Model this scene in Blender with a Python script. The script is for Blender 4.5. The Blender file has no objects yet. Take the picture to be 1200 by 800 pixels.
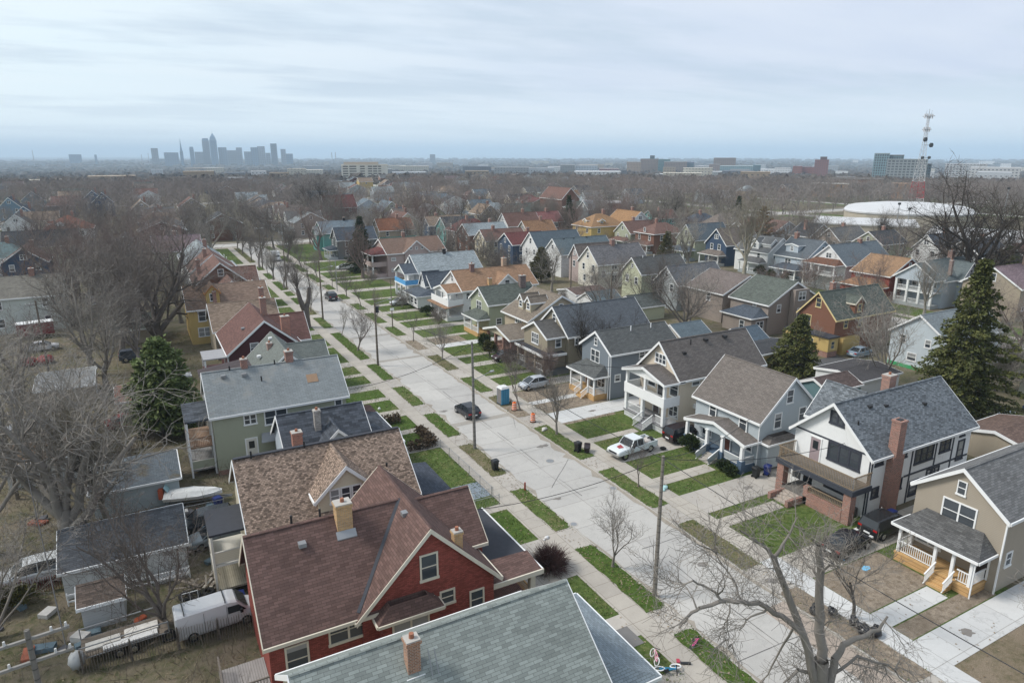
import bpy, math, random
import numpy as np
from mathutils import Vector, Matrix
R = math.radians
sc = bpy.context.scene
COL = sc.collection

# ------------------------------------------------------------------ camera
# x runs across the street, y along it; the drone hovers 30 m above the back yards
CAM_H, FPX, PITCH, HEAD = 30.0, 798.9, R(15.397), R(28.638)
cam = bpy.data.cameras.new('camera'); cam.sensor_width = 36.0; cam.lens = FPX / 1200 * 36
cam.clip_start = 0.5; cam.clip_end = 200000
camo = bpy.data.objects.new('camera', cam); COL.objects.link(camo)
camo.location = (0, 0, CAM_H); camo.rotation_euler = (math.pi / 2 - PITCH, 0, -HEAD)
sc.camera = camo
# ------------------------------------------------------------------ sky, sun, exposure
SUN_EL, SUN_AZ = R(48), R(-62)          # azimuth measured from +y towards +x
world = bpy.data.worlds.new('World'); sc.world = world; world.use_nodes = True
wn, wl = world.node_tree.nodes, world.node_tree.links
for n in list(wn): wn.remove(n)
def WN(t, **k):
    n = wn.new(t)
    for a, b in k.items(): setattr(n, a, b)
    return n
sky = WN('ShaderNodeTexSky', sky_type='NISHITA'); sky.sun_disc = False
sky.sun_elevation = SUN_EL; sky.sun_rotation = SUN_AZ
tc = WN('ShaderNodeTexCoord'); sep = WN('ShaderNodeSeparateXYZ'); wl.new(tc.outputs['Generated'], sep.inputs[0])
def wmath(op, a, b=None):
    n = WN('ShaderNodeMath', operation=op)
    for i, v in enumerate((a, b)):
        if v is None: continue
        if isinstance(v, (int, float)): n.inputs[i].default_value = v
        else: wl.new(v, n.inputs[i])
    return n.outputs[0]
zz = wmath('ADD', wmath('MAXIMUM', sep.outputs[2], 0.0), 0.07)
cx, cy = wmath('DIVIDE', sep.outputs[0], zz), wmath('DIVIDE', sep.outputs[1], zz)
comb = WN('ShaderNodeCombineXYZ'); wl.new(cx, comb.inputs[0]); wl.new(cy, comb.inputs[1])
def wnoise(scale, detail, rough, off, rot=0.0, st=(1, 1, 1)):
    mp = WN('ShaderNodeMapping'); mp.inputs['Location'].default_value = off; mp.inputs['Rotation'].default_value = (0, 0, rot)
    mp.inputs['Scale'].default_value = st
    wl.new(comb.outputs[0], mp.inputs[0])
    n = WN('ShaderNodeTexNoise'); n.inputs['Scale'].default_value = scale; n.inputs['Detail'].default_value = detail
    n.inputs['Roughness'].default_value = rough; wl.new(mp.outputs[0], n.inputs['Vector'])
    return n.outputs['Fac']
def wramp(fac, stops):
    r = WN('ShaderNodeValToRGB'); wl.new(fac, r.inputs[0]); e = r.color_ramp.elements
    while len(e) < len(stops): e.new(0.5)
    for el, (p, c) in zip(e, stops): el.position = p; el.color = (*c, 1)
    return r.outputs[0]
def wmix(f, a, b):
    m = WN('ShaderNodeMix', data_type='RGBA')
    for s, v in ((0, f), (6, a), (7, b)):
        if isinstance(v, (int, float)): m.inputs[s].default_value = v
        elif isinstance(v, tuple): m.inputs[s].default_value = (*v, 1)
        else: wl.new(v, m.inputs[s])
    return m.outputs[2]
# an overcast deck: pale and warm towards the sun side, blue grey away from it, darker bellies here and there
left = wmath('ADD', wmath('MULTIPLY', sep.outputs[0], -0.62), wmath('MULTIPLY', sep.outputs[1], 0.30))
side = wramp(wmath('ADD', wmath('MULTIPLY', left, 0.75), 0.5), [(0.0, (4.6, 5.1, 6.35)), (0.42, (5.05, 5.65, 6.65)), (0.75, (6.2, 7.1, 7.55)), (1.0, (7.5, 7.8, 7.6))])
bank = wramp(wnoise(0.75, 6, 0.60, (3.1, 1.7, 0), HEAD, (0.45, 1.0, 1)), [(0.47, (0, 0, 0)), (0.60, (1, 1, 1))])
veil = wramp(wnoise(1.3, 6, 0.6, (9.4, 5.2, 0), HEAD, (0.4, 1.0, 1)), [(0.35, (0, 0, 0)), (0.7, (1, 1, 1))])
c1 = wmix(wmath('MULTIPLY', veil, 0.30), side, (7.1, 7.35, 7.6))
c2 = wmix(wmath('MULTIPLY', bank, 0.72), c1, (4.1, 4.9, 5.8))
low = wramp(sep.outputs[2], [(0.0, (1, 1, 1)), (0.09, (0, 0, 0))])
c3 = wmix(wmath('MULTIPLY', low, 0.8), c2, (7.4, 8.2, 8.5))
full = wmix(0.94, sky.outputs[0], c3)
bg = WN('ShaderNodeBackground'); bg.inputs['Strength'].default_value = 0.088; wl.new(full, bg.inputs[0])
wo = WN('ShaderNodeOutputWorld'); wl.new(bg.outputs[0], wo.inputs[0])
sl = bpy.data.lights.new('sun', 'SUN'); sl.energy = 2.1; sl.angle = R(16); sl.color = (1.0, 0.95, 0.885)
so = bpy.data.objects.new('sun', sl); COL.objects.link(so)
sdir = Vector((math.sin(SUN_AZ) * math.cos(SUN_EL), math.cos(SUN_AZ) * math.cos(SUN_EL), math.sin(SUN_EL)))
so.rotation_euler = sdir.to_track_quat('Z', 'Y').to_euler(); so.location = (0, 0, 60)
sc.view_settings.view_transform = 'Standard'; sc.view_settings.look = 'None'
sc.view_settings.exposure = 0.70; sc.view_settings.gamma = 1.0
sc.render.engine = 'CYCLES'
sc.cycles.max_bounces = 8; sc.cycles.diffuse_bounces = 3; sc.cycles.glossy_bounces = 2
sc.cycles.transparent_max_bounces = 8; sc.cycles.volume_bounces = 4
sc.cycles.use_denoising = True

# ------------------------------------------------------------------ survey helper: a sight line of the photograph met with height z
def at(px, py, z=0.0):
    x, y = (px - 600) / FPX, -(py - 400) / FPX
    cp, sp = math.cos(PITCH), math.sin(PITCH); ch, sh = math.cos(HEAD), math.sin(HEAD)
    X, Y, Z = x, cp + sp * y, -sp + cp * y
    k = (z - CAM_H) / Z
    return ((X * ch + Y * sh) * k, (-X * sh + Y * ch) * k)
def ray_at(px, py, dist):
    """the point dist metres away (over the ground) on a sight line"""
    x, y = (px - 600) / FPX, -(py - 400) / FPX
    cp, sp = math.cos(PITCH), math.sin(PITCH); ch, sh = math.cos(HEAD), math.sin(HEAD)
    X, Y, Z = x, cp + sp * y, -sp + cp * y
    t, s = X * ch + Y * sh, -X * sh + Y * ch
    k = dist / math.hypot(t, s)
    return Vector((t * k, s * k, CAM_H + Z * k))
def visible(x, y, z=4.0, m=30):
    ch, sh = math.cos(HEAD), math.sin(HEAD); cp, sp = math.cos(PITCH), math.sin(PITCH)
    X = x * ch - y * sh; Y = x * sh + y * ch; Z = z - CAM_H
    d = Y * cp - Z * sp
    if d < 1: return False
    u = 600 + FPX * X / d; v = 400 - FPX * (Y * sp + Z * cp) / d
    return -m < u < 1200 + m and -m < v < 800 + m
def pix(x, y, z):
    ch, sh = math.cos(HEAD), math.sin(HEAD); cp, sp = math.cos(PITCH), math.sin(PITCH)
    X = x * ch - y * sh; Y = x * sh + y * ch; Z = z - CAM_H
    d = Y * cp - Z * sp
    return 600 + FPX * X / d, 400 - FPX * (Y * sp + Z * cp) / d

# ------------------------------------------------------------------ materials
MATS = {}
class NT:
    def __init__(s, name):
        s.m = bpy.data.materials.new(name); s.m.use_nodes = True
        s.n, s.l = s.m.node_tree.nodes, s.m.node_tree.links
        s.b = s.n['Principled BSDF']
    def node(s, t, **k):
        n = s.n.new(t)
        for a, b in k.items(): setattr(n, a, b)
        return n
    def link(s, a, b): s.l.new(a, b)
    def val(s, sock, v):
        if isinstance(v, (int, float)): sock.default_value = v
        elif isinstance(v, tuple): sock.default_value = (*v, 1) if len(v) == 3 else v
        else: s.link(v, sock)
    def math(s, op, a, b=0.0, clamp=False):
        n = s.node('ShaderNodeMath', operation=op, use_clamp=clamp); s.val(n.inputs[0], a); s.val(n.inputs[1], b); return n.outputs[0]
    def mix(s, f, a, b, mode='MIX'):
        n = s.node('ShaderNodeMix', data_type='RGBA', blend_type=mode); s.val(n.inputs[0], f); s.val(n.inputs[6], a); s.val(n.inputs[7], b); return n.outputs[2]
    def uv(s): return s.node('ShaderNodeTexCoord').outputs['UV']
    def obj(s): return s.node('ShaderNodeTexCoord').outputs['Object']
    def pos(s): return s.node('ShaderNodeNewGeometry').outputs['Position']
    def noise(s, vec, scale, detail=4, rough=0.55, out='Fac', stretch=None):
        if stretch:
            mp = s.node('ShaderNodeMapping'); mp.inputs['Scale'].default_value = stretch; s.link(vec, mp.inputs[0]); vec = mp.outputs[0]
        n = s.node('ShaderNodeTexNoise'); n.inputs['Scale'].default_value = scale; n.inputs['Detail'].default_value = detail
        n.inputs['Roughness'].default_value = rough; s.link(vec, n.inputs['Vector']); return n.outputs[out]
    def ramp(s, f, stops):
        r = s.node('ShaderNodeValToRGB'); s.link(f, r.inputs[0]); e = r.color_ramp.elements
        while len(e) < len(stops): e.new(0.5)
        for el, (p, c) in zip(e, stops):
            el.position = p; el.color = (*c, 1) if isinstance(c, tuple) else (c, c, c, 1)
        return r.outputs[0]
    def bump(s, h, strength=0.4, dist=0.02):
        b = s.node('ShaderNodeBump'); b.inputs['Strength'].default_value = strength; b.inputs['Distance'].default_value = dist
        s.link(h, b.inputs['Height']); s.link(b.outputs[0], s.b.inputs['Normal'])
    def done(s, col, rough=0.85, spec=0.3, metal=0.0):
        s.val(s.b.inputs['Base Color'], col); s.val(s.b.inputs['Roughness'], rough)
        s.b.inputs['Specular IOR Level'].default_value = spec; s.b.inputs['Metallic'].default_value = metal
        return s.m
def mul(c, k): return tuple(min(1, x * k) for x in c)
def lerp(a, b, t): return tuple(x + (y - x) * t for x, y in zip(a, b))
def key(pre, c, *a): return pre + '_' + '_'.join('%03d' % int(x * 999) for x in c) + ''.join('_%s' % x for x in a)

def plain(c, rough=0.7, spec=0.3, metal=0.0, var=0.10):
    k = key('plain', c, rough, spec, metal)
    if k not in MATS:
        t = NT(k); f = t.noise(t.pos(), 3.0, 5)
        MATS[k] = t.done(t.mix(f, mul(c, 1 - var), mul(c, 1 + var)), rough, spec, metal)
    return MATS[k]
def shingle(c, spread=0.25, row=0.16, w=0.42, blot=0.18, stain=None):
    k = key('shingle', c, spread, row)
    if k not in MATS:
        t = NT(k); uv = t.uv()
        br = t.node('ShaderNodeTexBrick'); t.link(uv, br.inputs['Vector']); br.offset = 0.5
        br.inputs['Scale'].default_value = 1.0; br.inputs['Brick Width'].default_value = w; br.inputs['Row Height'].default_value = row
        br.inputs['Mortar Size'].default_value = 0.012; br.inputs['Mortar Smooth'].default_value = 0.3; br.inputs['Bias'].default_value = 0.0
        br.inputs['Color1'].default_value = (*mul(c, 1 - spread), 1); br.inputs['Color2'].default_value = (*mul(c, 1 + spread), 1)
        br.inputs['Mortar'].default_value = (*mul(c, 0.5), 1)
        p = t.pos(); big = t.noise(p, 0.35, 5, 0.6); fine = t.noise(p, 9.0, 3, 0.6)
        streak = t.noise(uv, 1.0, 4, 0.6, stretch=(2.2, 0.25, 1))
        v = t.math('ADD', t.math('MULTIPLY', big, blot * 2), 1 - blot)
        v = t.math('MULTIPLY', v, t.math('ADD', t.math('MULTIPLY', fine, 0.30), 0.85))
        v = t.math('MULTIPLY', v, t.math('ADD', t.math('MULTIPLY', streak, 0.30), 0.85))
        vc = t.node('ShaderNodeCombineColor'); [t.link(v, vc.inputs[i]) for i in range(3)]
        col = t.mix(1.0, br.outputs['Color'], vc.outputs[0], 'MULTIPLY')
        if stain:
            col = t.mix(t.ramp(t.noise(p, 0.5, 5, 0.65), [(0.55, 0.0), (0.72, 1.0)]), col, stain)
        t.bump(br.outputs['Fac'], -0.5, 0.02)
        MATS[k] = t.done(col, 0.9, 0.2)
    return MATS[k]
def siding(c, row=0.13, dirt=0.10):
    k = key('siding', c, row)
    if k not in MATS:
        t = NT(k); s = t.node('ShaderNodeSeparateXYZ'); t.link(t.pos(), s.inputs[0])
        fr = t.math('FRACT', t.math('DIVIDE', s.outputs[2], row))
        sh = t.ramp(fr, [(0.0, 0.74), (0.12, 0.96), (0.9, 1.0), (1.0, 0.86)])
        n = t.noise(t.pos(), 0.9, 6, 0.65); n2 = t.noise(t.pos(), 2.0, 4, 0.6, stretch=(1, 1, 0.15))
        v = t.math('ADD', t.math('MULTIPLY', t.math('ADD', n, n2), dirt), 1 - dirt)
        vc = t.node('ShaderNodeCombineColor'); [t.link(v, vc.inputs[i]) for i in range(3)]
        col = t.mix(1.0, t.mix(1.0, c, sh, 'MULTIPLY'), vc.outputs[0], 'MULTIPLY')
        t.bump(fr, 0.5, 0.02)
        MATS[k] = t.done(col, 0.65, 0.3)
    return MATS[k]
def brick(c, mortar=(0.36, 0.33, 0.30), spread=0.3, painted=False):
    k = key('brick', c, spread, painted)
    if k not in MATS:
        t = NT(k); br = t.node('ShaderNodeTexBrick'); t.link(t.uv(), br.inputs['Vector'])
        br.inputs['Scale'].default_value = 1.0; br.inputs['Brick Width'].default_value = 0.23; br.inputs['Row Height'].default_value = 0.078
        br.inputs['Mortar Size'].default_value = 0.012; br.inputs['Mortar Smooth'].default_value = 0.2
        br.inputs['Color1'].default_value = (*mul(c, 1 - spread), 1); br.inputs['Color2'].default_value = (*mul(c, 1 + spread), 1)
        br.inputs['Mortar'].default_value = (*(mul(c, 0.6) if painted else mortar), 1)
        n = t.noise(t.pos(), 0.8, 6, 0.65)
        v = t.math('ADD', t.math('MULTIPLY', n, 0.5), 0.75); vc = t.node('ShaderNodeCombineColor'); [t.link(v, vc.inputs[i]) for i in range(3)]
        t.bump(br.outputs['Fac'], -0.4, 0.01)
        MATS[k] = t.done(t.mix(1.0, br.outputs['Color'], vc.outputs[0], 'MULTIPLY'), 0.85, 0.25)
    return MATS[k]
def planks(c, w=0.14, axis=0):
    k = key('planks', c, w, axis)
    if k not in MATS:
        t = NT(k); s = t.node('ShaderNodeSeparateXYZ'); t.link(t.uv(), s.inputs[0])
        fr = t.math('FRACT', t.math('DIVIDE', s.outputs[axis], w))
        gap = t.ramp(fr, [(0.0, 0.35), (0.10, 1.0), (0.9, 1.0), (1.0, 0.35)])
        n = t.noise(t.pos(), 2.5, 6, 0.6); v = t.mix(n, mul(c, 0.72), mul(c, 1.25))
        t.bump(gap, 0.5, 0.02)
        MATS[k] = t.done(t.mix(1.0, v, gap, 'MULTIPLY'), 0.8, 0.25)
    return MATS[k]
def concrete(name, c, joint=None, rough=0.9, stain=0.22):
    if name not in MATS:
        t = NT(name); p = t.pos()
        a = t.noise(p, 0.18, 6, 0.62); b = t.noise(p, 1.4, 6, 0.7); d = t.noise(p, 14, 3, 0.6)
        v = t.math('ADD', t.math('ADD', t.math('MULTIPLY', a, stain * 1.6), t.math('MULTIPLY', b, stain)), t.math('ADD', t.math('MULTIPLY', d, 0.16), 1 - stain * 1.3 - 0.08))
        vc = t.node('ShaderNodeCombineColor'); [t.link(v, vc.inputs[i]) for i in range(3)]
        col = t.mix(1.0, c, vc.outputs[0], 'MULTIPLY')
        if joint:
            br = t.node('ShaderNodeTexBrick'); br.offset = 0.0; t.link(p, br.inputs['Vector'])
            br.inputs['Scale'].default_value = 1.0; br.inputs['Brick Width'].default_value = joint[0]; br.inputs['Row Height'].default_value = joint[1]
            br.inputs['Mortar Size'].default_value = joint[2]; br.inputs['Mortar Smooth'].default_value = 0.6
            br.inputs['Color1'].default_value = (0.93, 0.93, 0.93, 1); br.inputs['Color2'].default_value = (1.06, 1.06, 1.05, 1)
            br.inputs['Mortar'].default_value = (0.60, 0.58, 0.55, 1)
            col = t.mix(1.0, col, br.outputs['Color'], 'MULTIPLY')
        # hairline cracks
        vo = t.node('ShaderNodeTexVoronoi', feature='DISTANCE_TO_EDGE'); vo.inputs['Scale'].default_value = 0.16
        wob = t.noise(p, 0.9, 4, 0.6, 'Color'); wv = t.node('ShaderNodeVectorMath', operation='ADD'); t.link(p, wv.inputs[0])
        ws = t.node('ShaderNodeVectorMath', operation='SCALE'); t.link(wob, ws.inputs[0]); ws.inputs['Scale'].default_value = 2.2
        t.link(ws.outputs[0], wv.inputs[1]); t.link(wv.outputs[0], vo.inputs['Vector'])
        cr = t.ramp(vo.outputs['Distance'], [(0.0, 0.40), (0.010, 1.0)])
        col = t.mix(0.30 if joint and joint[0] < 4 else 0.22, col, t.mix(1.0, col, cr, 'MULTIPLY'))
        t.bump(d, 0.15, 0.01)
        MATS[name] = t.done(col, rough, 0.25)
    return MATS[name]
def turf(name, g1, g2, dry, dryness):
    if name not in MATS:
        t = NT(name); p = t.pos()
        a = t.noise(p, 0.35, 6, 0.62); b = t.noise(p, 2.2, 6, 0.7); d = t.noise(p, 18, 4, 0.7)
        col = t.mix(t.ramp(b, [(0.38, 0.0), (0.62, 1.0)]), mul(g1, .8), mul(g2, 1.12))
        col = t.mix(t.ramp(t.math('ADD', t.math('MULTIPLY', a, 0.7), t.math('MULTIPLY', b, 0.3)), [(0.62 - dryness * 0.4, 0.0), (0.80 - dryness * 0.3, 1.0)]), col, dry)
        v = t.ramp(d, [(0.25, 0.55), (0.75, 1.35)])
        t.bump(d, 0.8, 0.06)
        MATS[name] = t.done(t.mix(1.0, col, v, 'MULTIPLY'), 0.95, 0.15)
    return MATS[name]
def leafmat(name, a, b):
    if name not in MATS:
        t = NT(name); n = t.noise(t.pos(), 0.9, 4, 0.6); o = t.node('ShaderNodeObjectInfo')
        n2 = t.noise(t.pos(), 6.0, 2, 0.5)
        MATS[name] = t.done(t.mix(t.ramp(t.math('ADD', t.math('MULTIPLY', n, 0.6), t.math('MULTIPLY', n2, 0.4)), [(0.35, 0.0), (0.65, 1.0)]), a, b), 0.8, 0.2)
    return MATS[name]
def barkmat(name, a, b, hue=0.12):
    """bark whose tone differs from tree to tree"""
    if name not in MATS:
        t = NT(name); n = t.noise(t.obj(), 3.0, 5, 0.65, stretch=(1, 1, 0.25)); o = t.node('ShaderNodeObjectInfo')
        col = t.mix(n, a, b)
        col = t.mix(t.ramp(o.outputs['Random'], [(0.0, 0.0), (1.0, 1.0)]), mul(a, 0.75), col)
        MATS[name] = t.done(col, 0.9, 0.15)
    return MATS[name]

GLASS = plain((0.022, 0.027, 0.033), 0.08, 0.6); GLASS.name = 'window_glass'
def glassy():
    t = NT('pane_glass'); o = t.node('ShaderNodeObjectInfo'); s = t.node('ShaderNodeSeparateXYZ'); t.link(t.obj(), s.inputs[0])
    # a drawn blind behind some panes
    lvl = t.math('SUBTRACT', t.math('MULTIPLY', o.outputs['Random'], 3.0), 1.9)
    up = t.ramp(t.math('ADD', s.outputs[2], lvl), [(0.48, 0.0), (0.5, 1.0)])
    col = t.mix(t.math('MULTIPLY', up, 0.8), (0.045, 0.055, 0.066), (0.34, 0.35, 0.35))
    return t.done(col, 0.07, 0.8)
PANE = glassy()
WHITE = plain((0.74, 0.75, 0.75), 0.55, 0.4, var=0.06)
OFFW = plain((0.60, 0.58, 0.52), 0.6, 0.35)
BLACK = plain((0.02, 0.02, 0.022), 0.5, 0.4)
RUBBER = plain((0.018, 0.018, 0.018), 0.85, 0.2)
CHROME = plain((0.5, 0.5, 0.5), 0.25, 0.5, 0.9)
STEEL = plain((0.30, 0.31, 0.32), 0.5, 0.4, 0.5)
POLEW = planks((0.15, 0.125, 0.10), 0.5, 1)
FRESH = planks((0.52, 0.33, 0.15), 0.15, 1)
REDBR = brick((0.24, 0.085, 0.055))
YELBR = brick((0.50, 0.29, 0.10), spread=0.2)
FLATR = plain((0.042, 0.045, 0.055), 0.75, 0.3, var=0.25); 
# ------------------------------------------------------------------ things, parts, meshes
def tag(o, label=None, cat=None, group=None, kind=None):
    if label: o['label'] = label
    if cat: o['category'] = cat
    if group: o['group'] = group
    if kind: o['kind'] = kind
    return o
def thing(name, label, cat, loc=(0, 0, 0), rz=0.0, group=None):
    o = bpy.data.objects.new(name, None); COL.objects.link(o); o.empty_display_size = 0.3
    o.location = loc; o.rotation_euler = (0, 0, rz)
    return tag(o, label, cat, group)
def link_mesh(name, me, parent=None, loc=(0, 0, 0), rz=0.0):
    o = bpy.data.objects.new(name, me); COL.objects.link(o); o.parent = parent; o.location = loc; o.rotation_euler = (0, 0, rz)
    return o
def copy_tree(o, parent=None):
    c = o.copy(); COL.objects.link(c); c.parent = parent
    for ch in list(o.children): copy_tree(ch, c)
    return c
def auto_uv(me):
    """lay a metre grid on every face: u along it, v up it"""
    nl, npoly = len(me.loops), len(me.polygons)
    if not nl: return
    co = np.empty(len(me.vertices) * 3, np.float32); me.vertices.foreach_get('co', co); co = co.reshape(-1, 3)
    lv = np.empty(nl, np.int32); me.loops.foreach_get('vertex_index', lv)
    nr = np.empty(npoly * 3, np.float32); me.polygons.foreach_get('normal', nr); nr = nr.reshape(-1, 3)
    tot = np.empty(npoly, np.int32); me.polygons.foreach_get('loop_total', tot)
    n = np.repeat(nr, tot, axis=0); p = co[lv]
    u = np.stack([-n[:, 1], n[:, 0], np.zeros(len(n))], 1); ln = np.linalg.norm(u, axis=1)
    flat = ln < 0.05
    u[flat] = (1, 0, 0); ln[flat] = 1; u /= ln[:, None]
    big = np.abs(u[:, 0]) > np.abs(u[:, 1]); sgn = np.where(big, np.sign(u[:, 0]), np.sign(u[:, 1])); u *= sgn[:, None]
    v = np.cross(n, u); v *= np.where(v[:, 2] < 0, -1, 1)[:, None]
    v[flat] = (0, 1, 0)
    uv = np.stack([(p * u).sum(1), (p * v).sum(1)], 1).astype(np.float32)
    l = me.uv_layers.new(name='UVMap'); l.data.foreach_set('uv', uv.ravel())
class MB:
    def __init__(s): s.v, s.f, s.k, s.mats = [], [], [], []
    def mi(s, m):
        if m not in s.mats: s.mats.append(m)
        return s.mats.index(m)
    def poly(s, pts, m):
        i = len(s.v); s.v += [tuple(p) for p in pts]; s.f.append(tuple(range(i, i + len(pts)))); s.k.append(s.mi(m))
    def hull(s, bot, top, m, caps=True):
        """a closed solid between two rings of the same length"""
        n, i = len(bot), len(s.v); s.v += [tuple(p) for p in bot] + [tuple(p) for p in top]; k = s.mi(m)
        for a in range(n):
            b = (a + 1) % n; s.f.append((i + a, i + b, i + n + b, i + n + a)); s.k.append(k)
        if caps:
            s.f.append(tuple(i + a for a in reversed(range(n)))); s.k.append(k)
            s.f.append(tuple(i + n + a for a in range(n))); s.k.append(k)
    def box(s, x0, x1, y0, y1, z0, z1, m):
        x0, x1 = min(x0, x1), max(x0, x1); y0, y1 = min(y0, y1), max(y0, y1)
        s.hull([(x0, y0, z0), (x1, y0, z0), (x1, y1, z0), (x0, y1, z0)], [(x0, y0, z1), (x1, y0, z1), (x1, y1, z1), (x0, y1, z1)], m)
    def bar(s, p, q, w, h, m):
        """a straight bar of section w x h from p to q"""
        p, q = Vector(p), Vector(q); d = (q - p).normalized()
        a = Vector((0, 0, 1)) if abs(d.z) < 0.95 else Vector((1, 0, 0))
        u = d.cross(a).normalized() * (w / 2); v = u.cross(d).normalized() * (h / 2)
        ring = lambda c: [c - u - v, c + u - v, c + u + v, c - u + v]
        s.hull(ring(p), ring(q), m)
    def tube(s, p, q, r0, r1, m, n=8, caps=True):
        p, q = Vector(p), Vector(q); d = (q - p).normalized()
        a = Vector((0, 0, 1)) if abs(d.z) < 0.95 else Vector((1, 0, 0))
        u = d.cross(a).normalized(); v = u.cross(d).normalized()
        ring = lambda c, r: [c + u * (r * math.cos(t)) + v * (r * math.sin(t)) for t in [2 * math.pi * i / n for i in range(n)]]
        s.hull(ring(p, r0), ring(q, r1), m, caps)
    def loft(s, rings, m, caps=True, closed=True):
        n, i, k = len(rings[0]), len(s.v), s.mi(m)
        for r in rings: s.v += [tuple(p) for p in r]
        for j in range(len(rings) - 1):
            for a in range(n if closed else n - 1):
                b = (a + 1) % n; s.f.append((i + j * n + a, i + j * n + b, i + (j + 1) * n + b, i + (j + 1) * n + a)); s.k.append(k)
        if caps:
            s.f.append(tuple(i + a for a in reversed(range(n)))); s.k.append(k)
            s.f.append(tuple(i + (len(rings) - 1) * n + a for a in range(n))); s.k.append(k)
    def ball(s, c, r, m, n=10, k=6, sz=1.0):
        rings = []
        for j in range(1, k):
            t = math.pi * j / k; rings.append([(c[0] + r * math.sin(t) * math.cos(2 * math.pi * i / n), c[1] + r * math.sin(t) * math.sin(2 * math.pi * i / n), c[2] - r * sz * math.cos(t)) for i in range(n)])
        s.loft(rings, m)
    def build(s, name, parent=None, origin=None, smooth=False, loc=None, kind=None):
        o = Vector(origin) if origin is not None else (parent.location if parent is not None else Vector((0, 0, 0)))
        me = bpy.data.meshes.new(name); me.from_pydata([(x - o.x, y - o.y, z - o.z) for x, y, z in s.v], [], s.f)
        for m in s.mats: me.materials.append(m)
        me.polygons.foreach_set('material_index', s.k)
        if smooth: me.polygons.foreach_set('use_smooth', [True] * len(s.f))
        me.update(); auto_uv(me)
        ob = link_mesh(name, me, parent, loc if loc is not None else (o if parent is None else (0, 0, 0)))
        if kind: ob['kind'] = kind
        return ob
LOCAL = (0, 0, 0)

# ------------------------------------------------------------------ windows (one mesh per size, shared)
WCACHE = {}
def window_meshes(w, h, n, trim, glass, bars, sash=None):
    sash = sash or trim; k = (round(w, 2), round(h, 2), n, trim.name, glass.name, bars, sash.name)
    if k not in WCACHE:
        f, g = MB(), MB(); b = 0.11 if w > 0.5 else 0.08
        f.box(-w / 2 - b, -w / 2, -0.055, 0.02, -h / 2 - b, h / 2 + b, trim); f.box(w / 2, w / 2 + b, -0.055, 0.02, -h / 2 - b, h / 2 + b, trim)
        f.box(-w / 2 + .002, w / 2 - .002, -0.053, 0.02, h / 2, h / 2 + b - .002, trim)
        f.box(-w / 2 - b - .04, w / 2 + b + .04, -0.09, 0.02, -h / 2 - b - .05, -h / 2, trim)
        for i in range(1, n):
            x = -w / 2 + w * i / n; f.box(x - .06, x + .06, -0.05, 0.02, -h / 2, h / 2, sash)
        if bars: f.box(-w / 2, w / 2, -0.035, 0.018, -.03, .03, sash)
        if sash is not trim:
            for q in range(n):
                xa, xb = -w / 2 + w * q / n + .06, -w / 2 + w * (q + 1) / n - .06
                f.box(xa - .02, xa + .05, -.03, .016, -h / 2, h / 2, sash); f.box(xb - .05, xb + .02, -.03, .016, -h / 2, h / 2, sash); f.box(xa + .05, xb - .05, -.031, .015, h / 2 - .06, h / 2, sash); f.box(xa + .05, xb - .05, -.031, .015, -h / 2, -h / 2 + .06, sash)
        g.poly([(-w / 2, -.012, -h / 2), (w / 2, -.012, -h / 2), (w / 2, -.012, h / 2), (-w / 2, -.012, h / 2)], glass)
        ms = []
        for q, nm in ((f, 'window'), (g, 'pane')):
            me = bpy.data.meshes.new(nm); me.from_pydata(q.v, [], q.f); [me.materials.append(m) for m in q.mats]; auto_uv(me); ms.append(me)
        # one mesh for far windows
        q = MB(); q.v, q.f, q.k, q.mats = list(f.v), list(f.f), list(f.k), list(f.mats); q.poly(g.v, glass)
        me = bpy.data.meshes.new('window'); me.from_pydata(q.v, [], q.f); [me.materials.append(m) for m in q.mats]
        me.polygons.foreach_set('material_index', q.k); auto_uv(me); ms.append(me)
        WCACHE[k] = ms
    return WCACHE[k]
FACE_RZ = {'S': 0.0, 'E': math.pi / 2, 'N': math.pi, 'W': -math.pi / 2}

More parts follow.
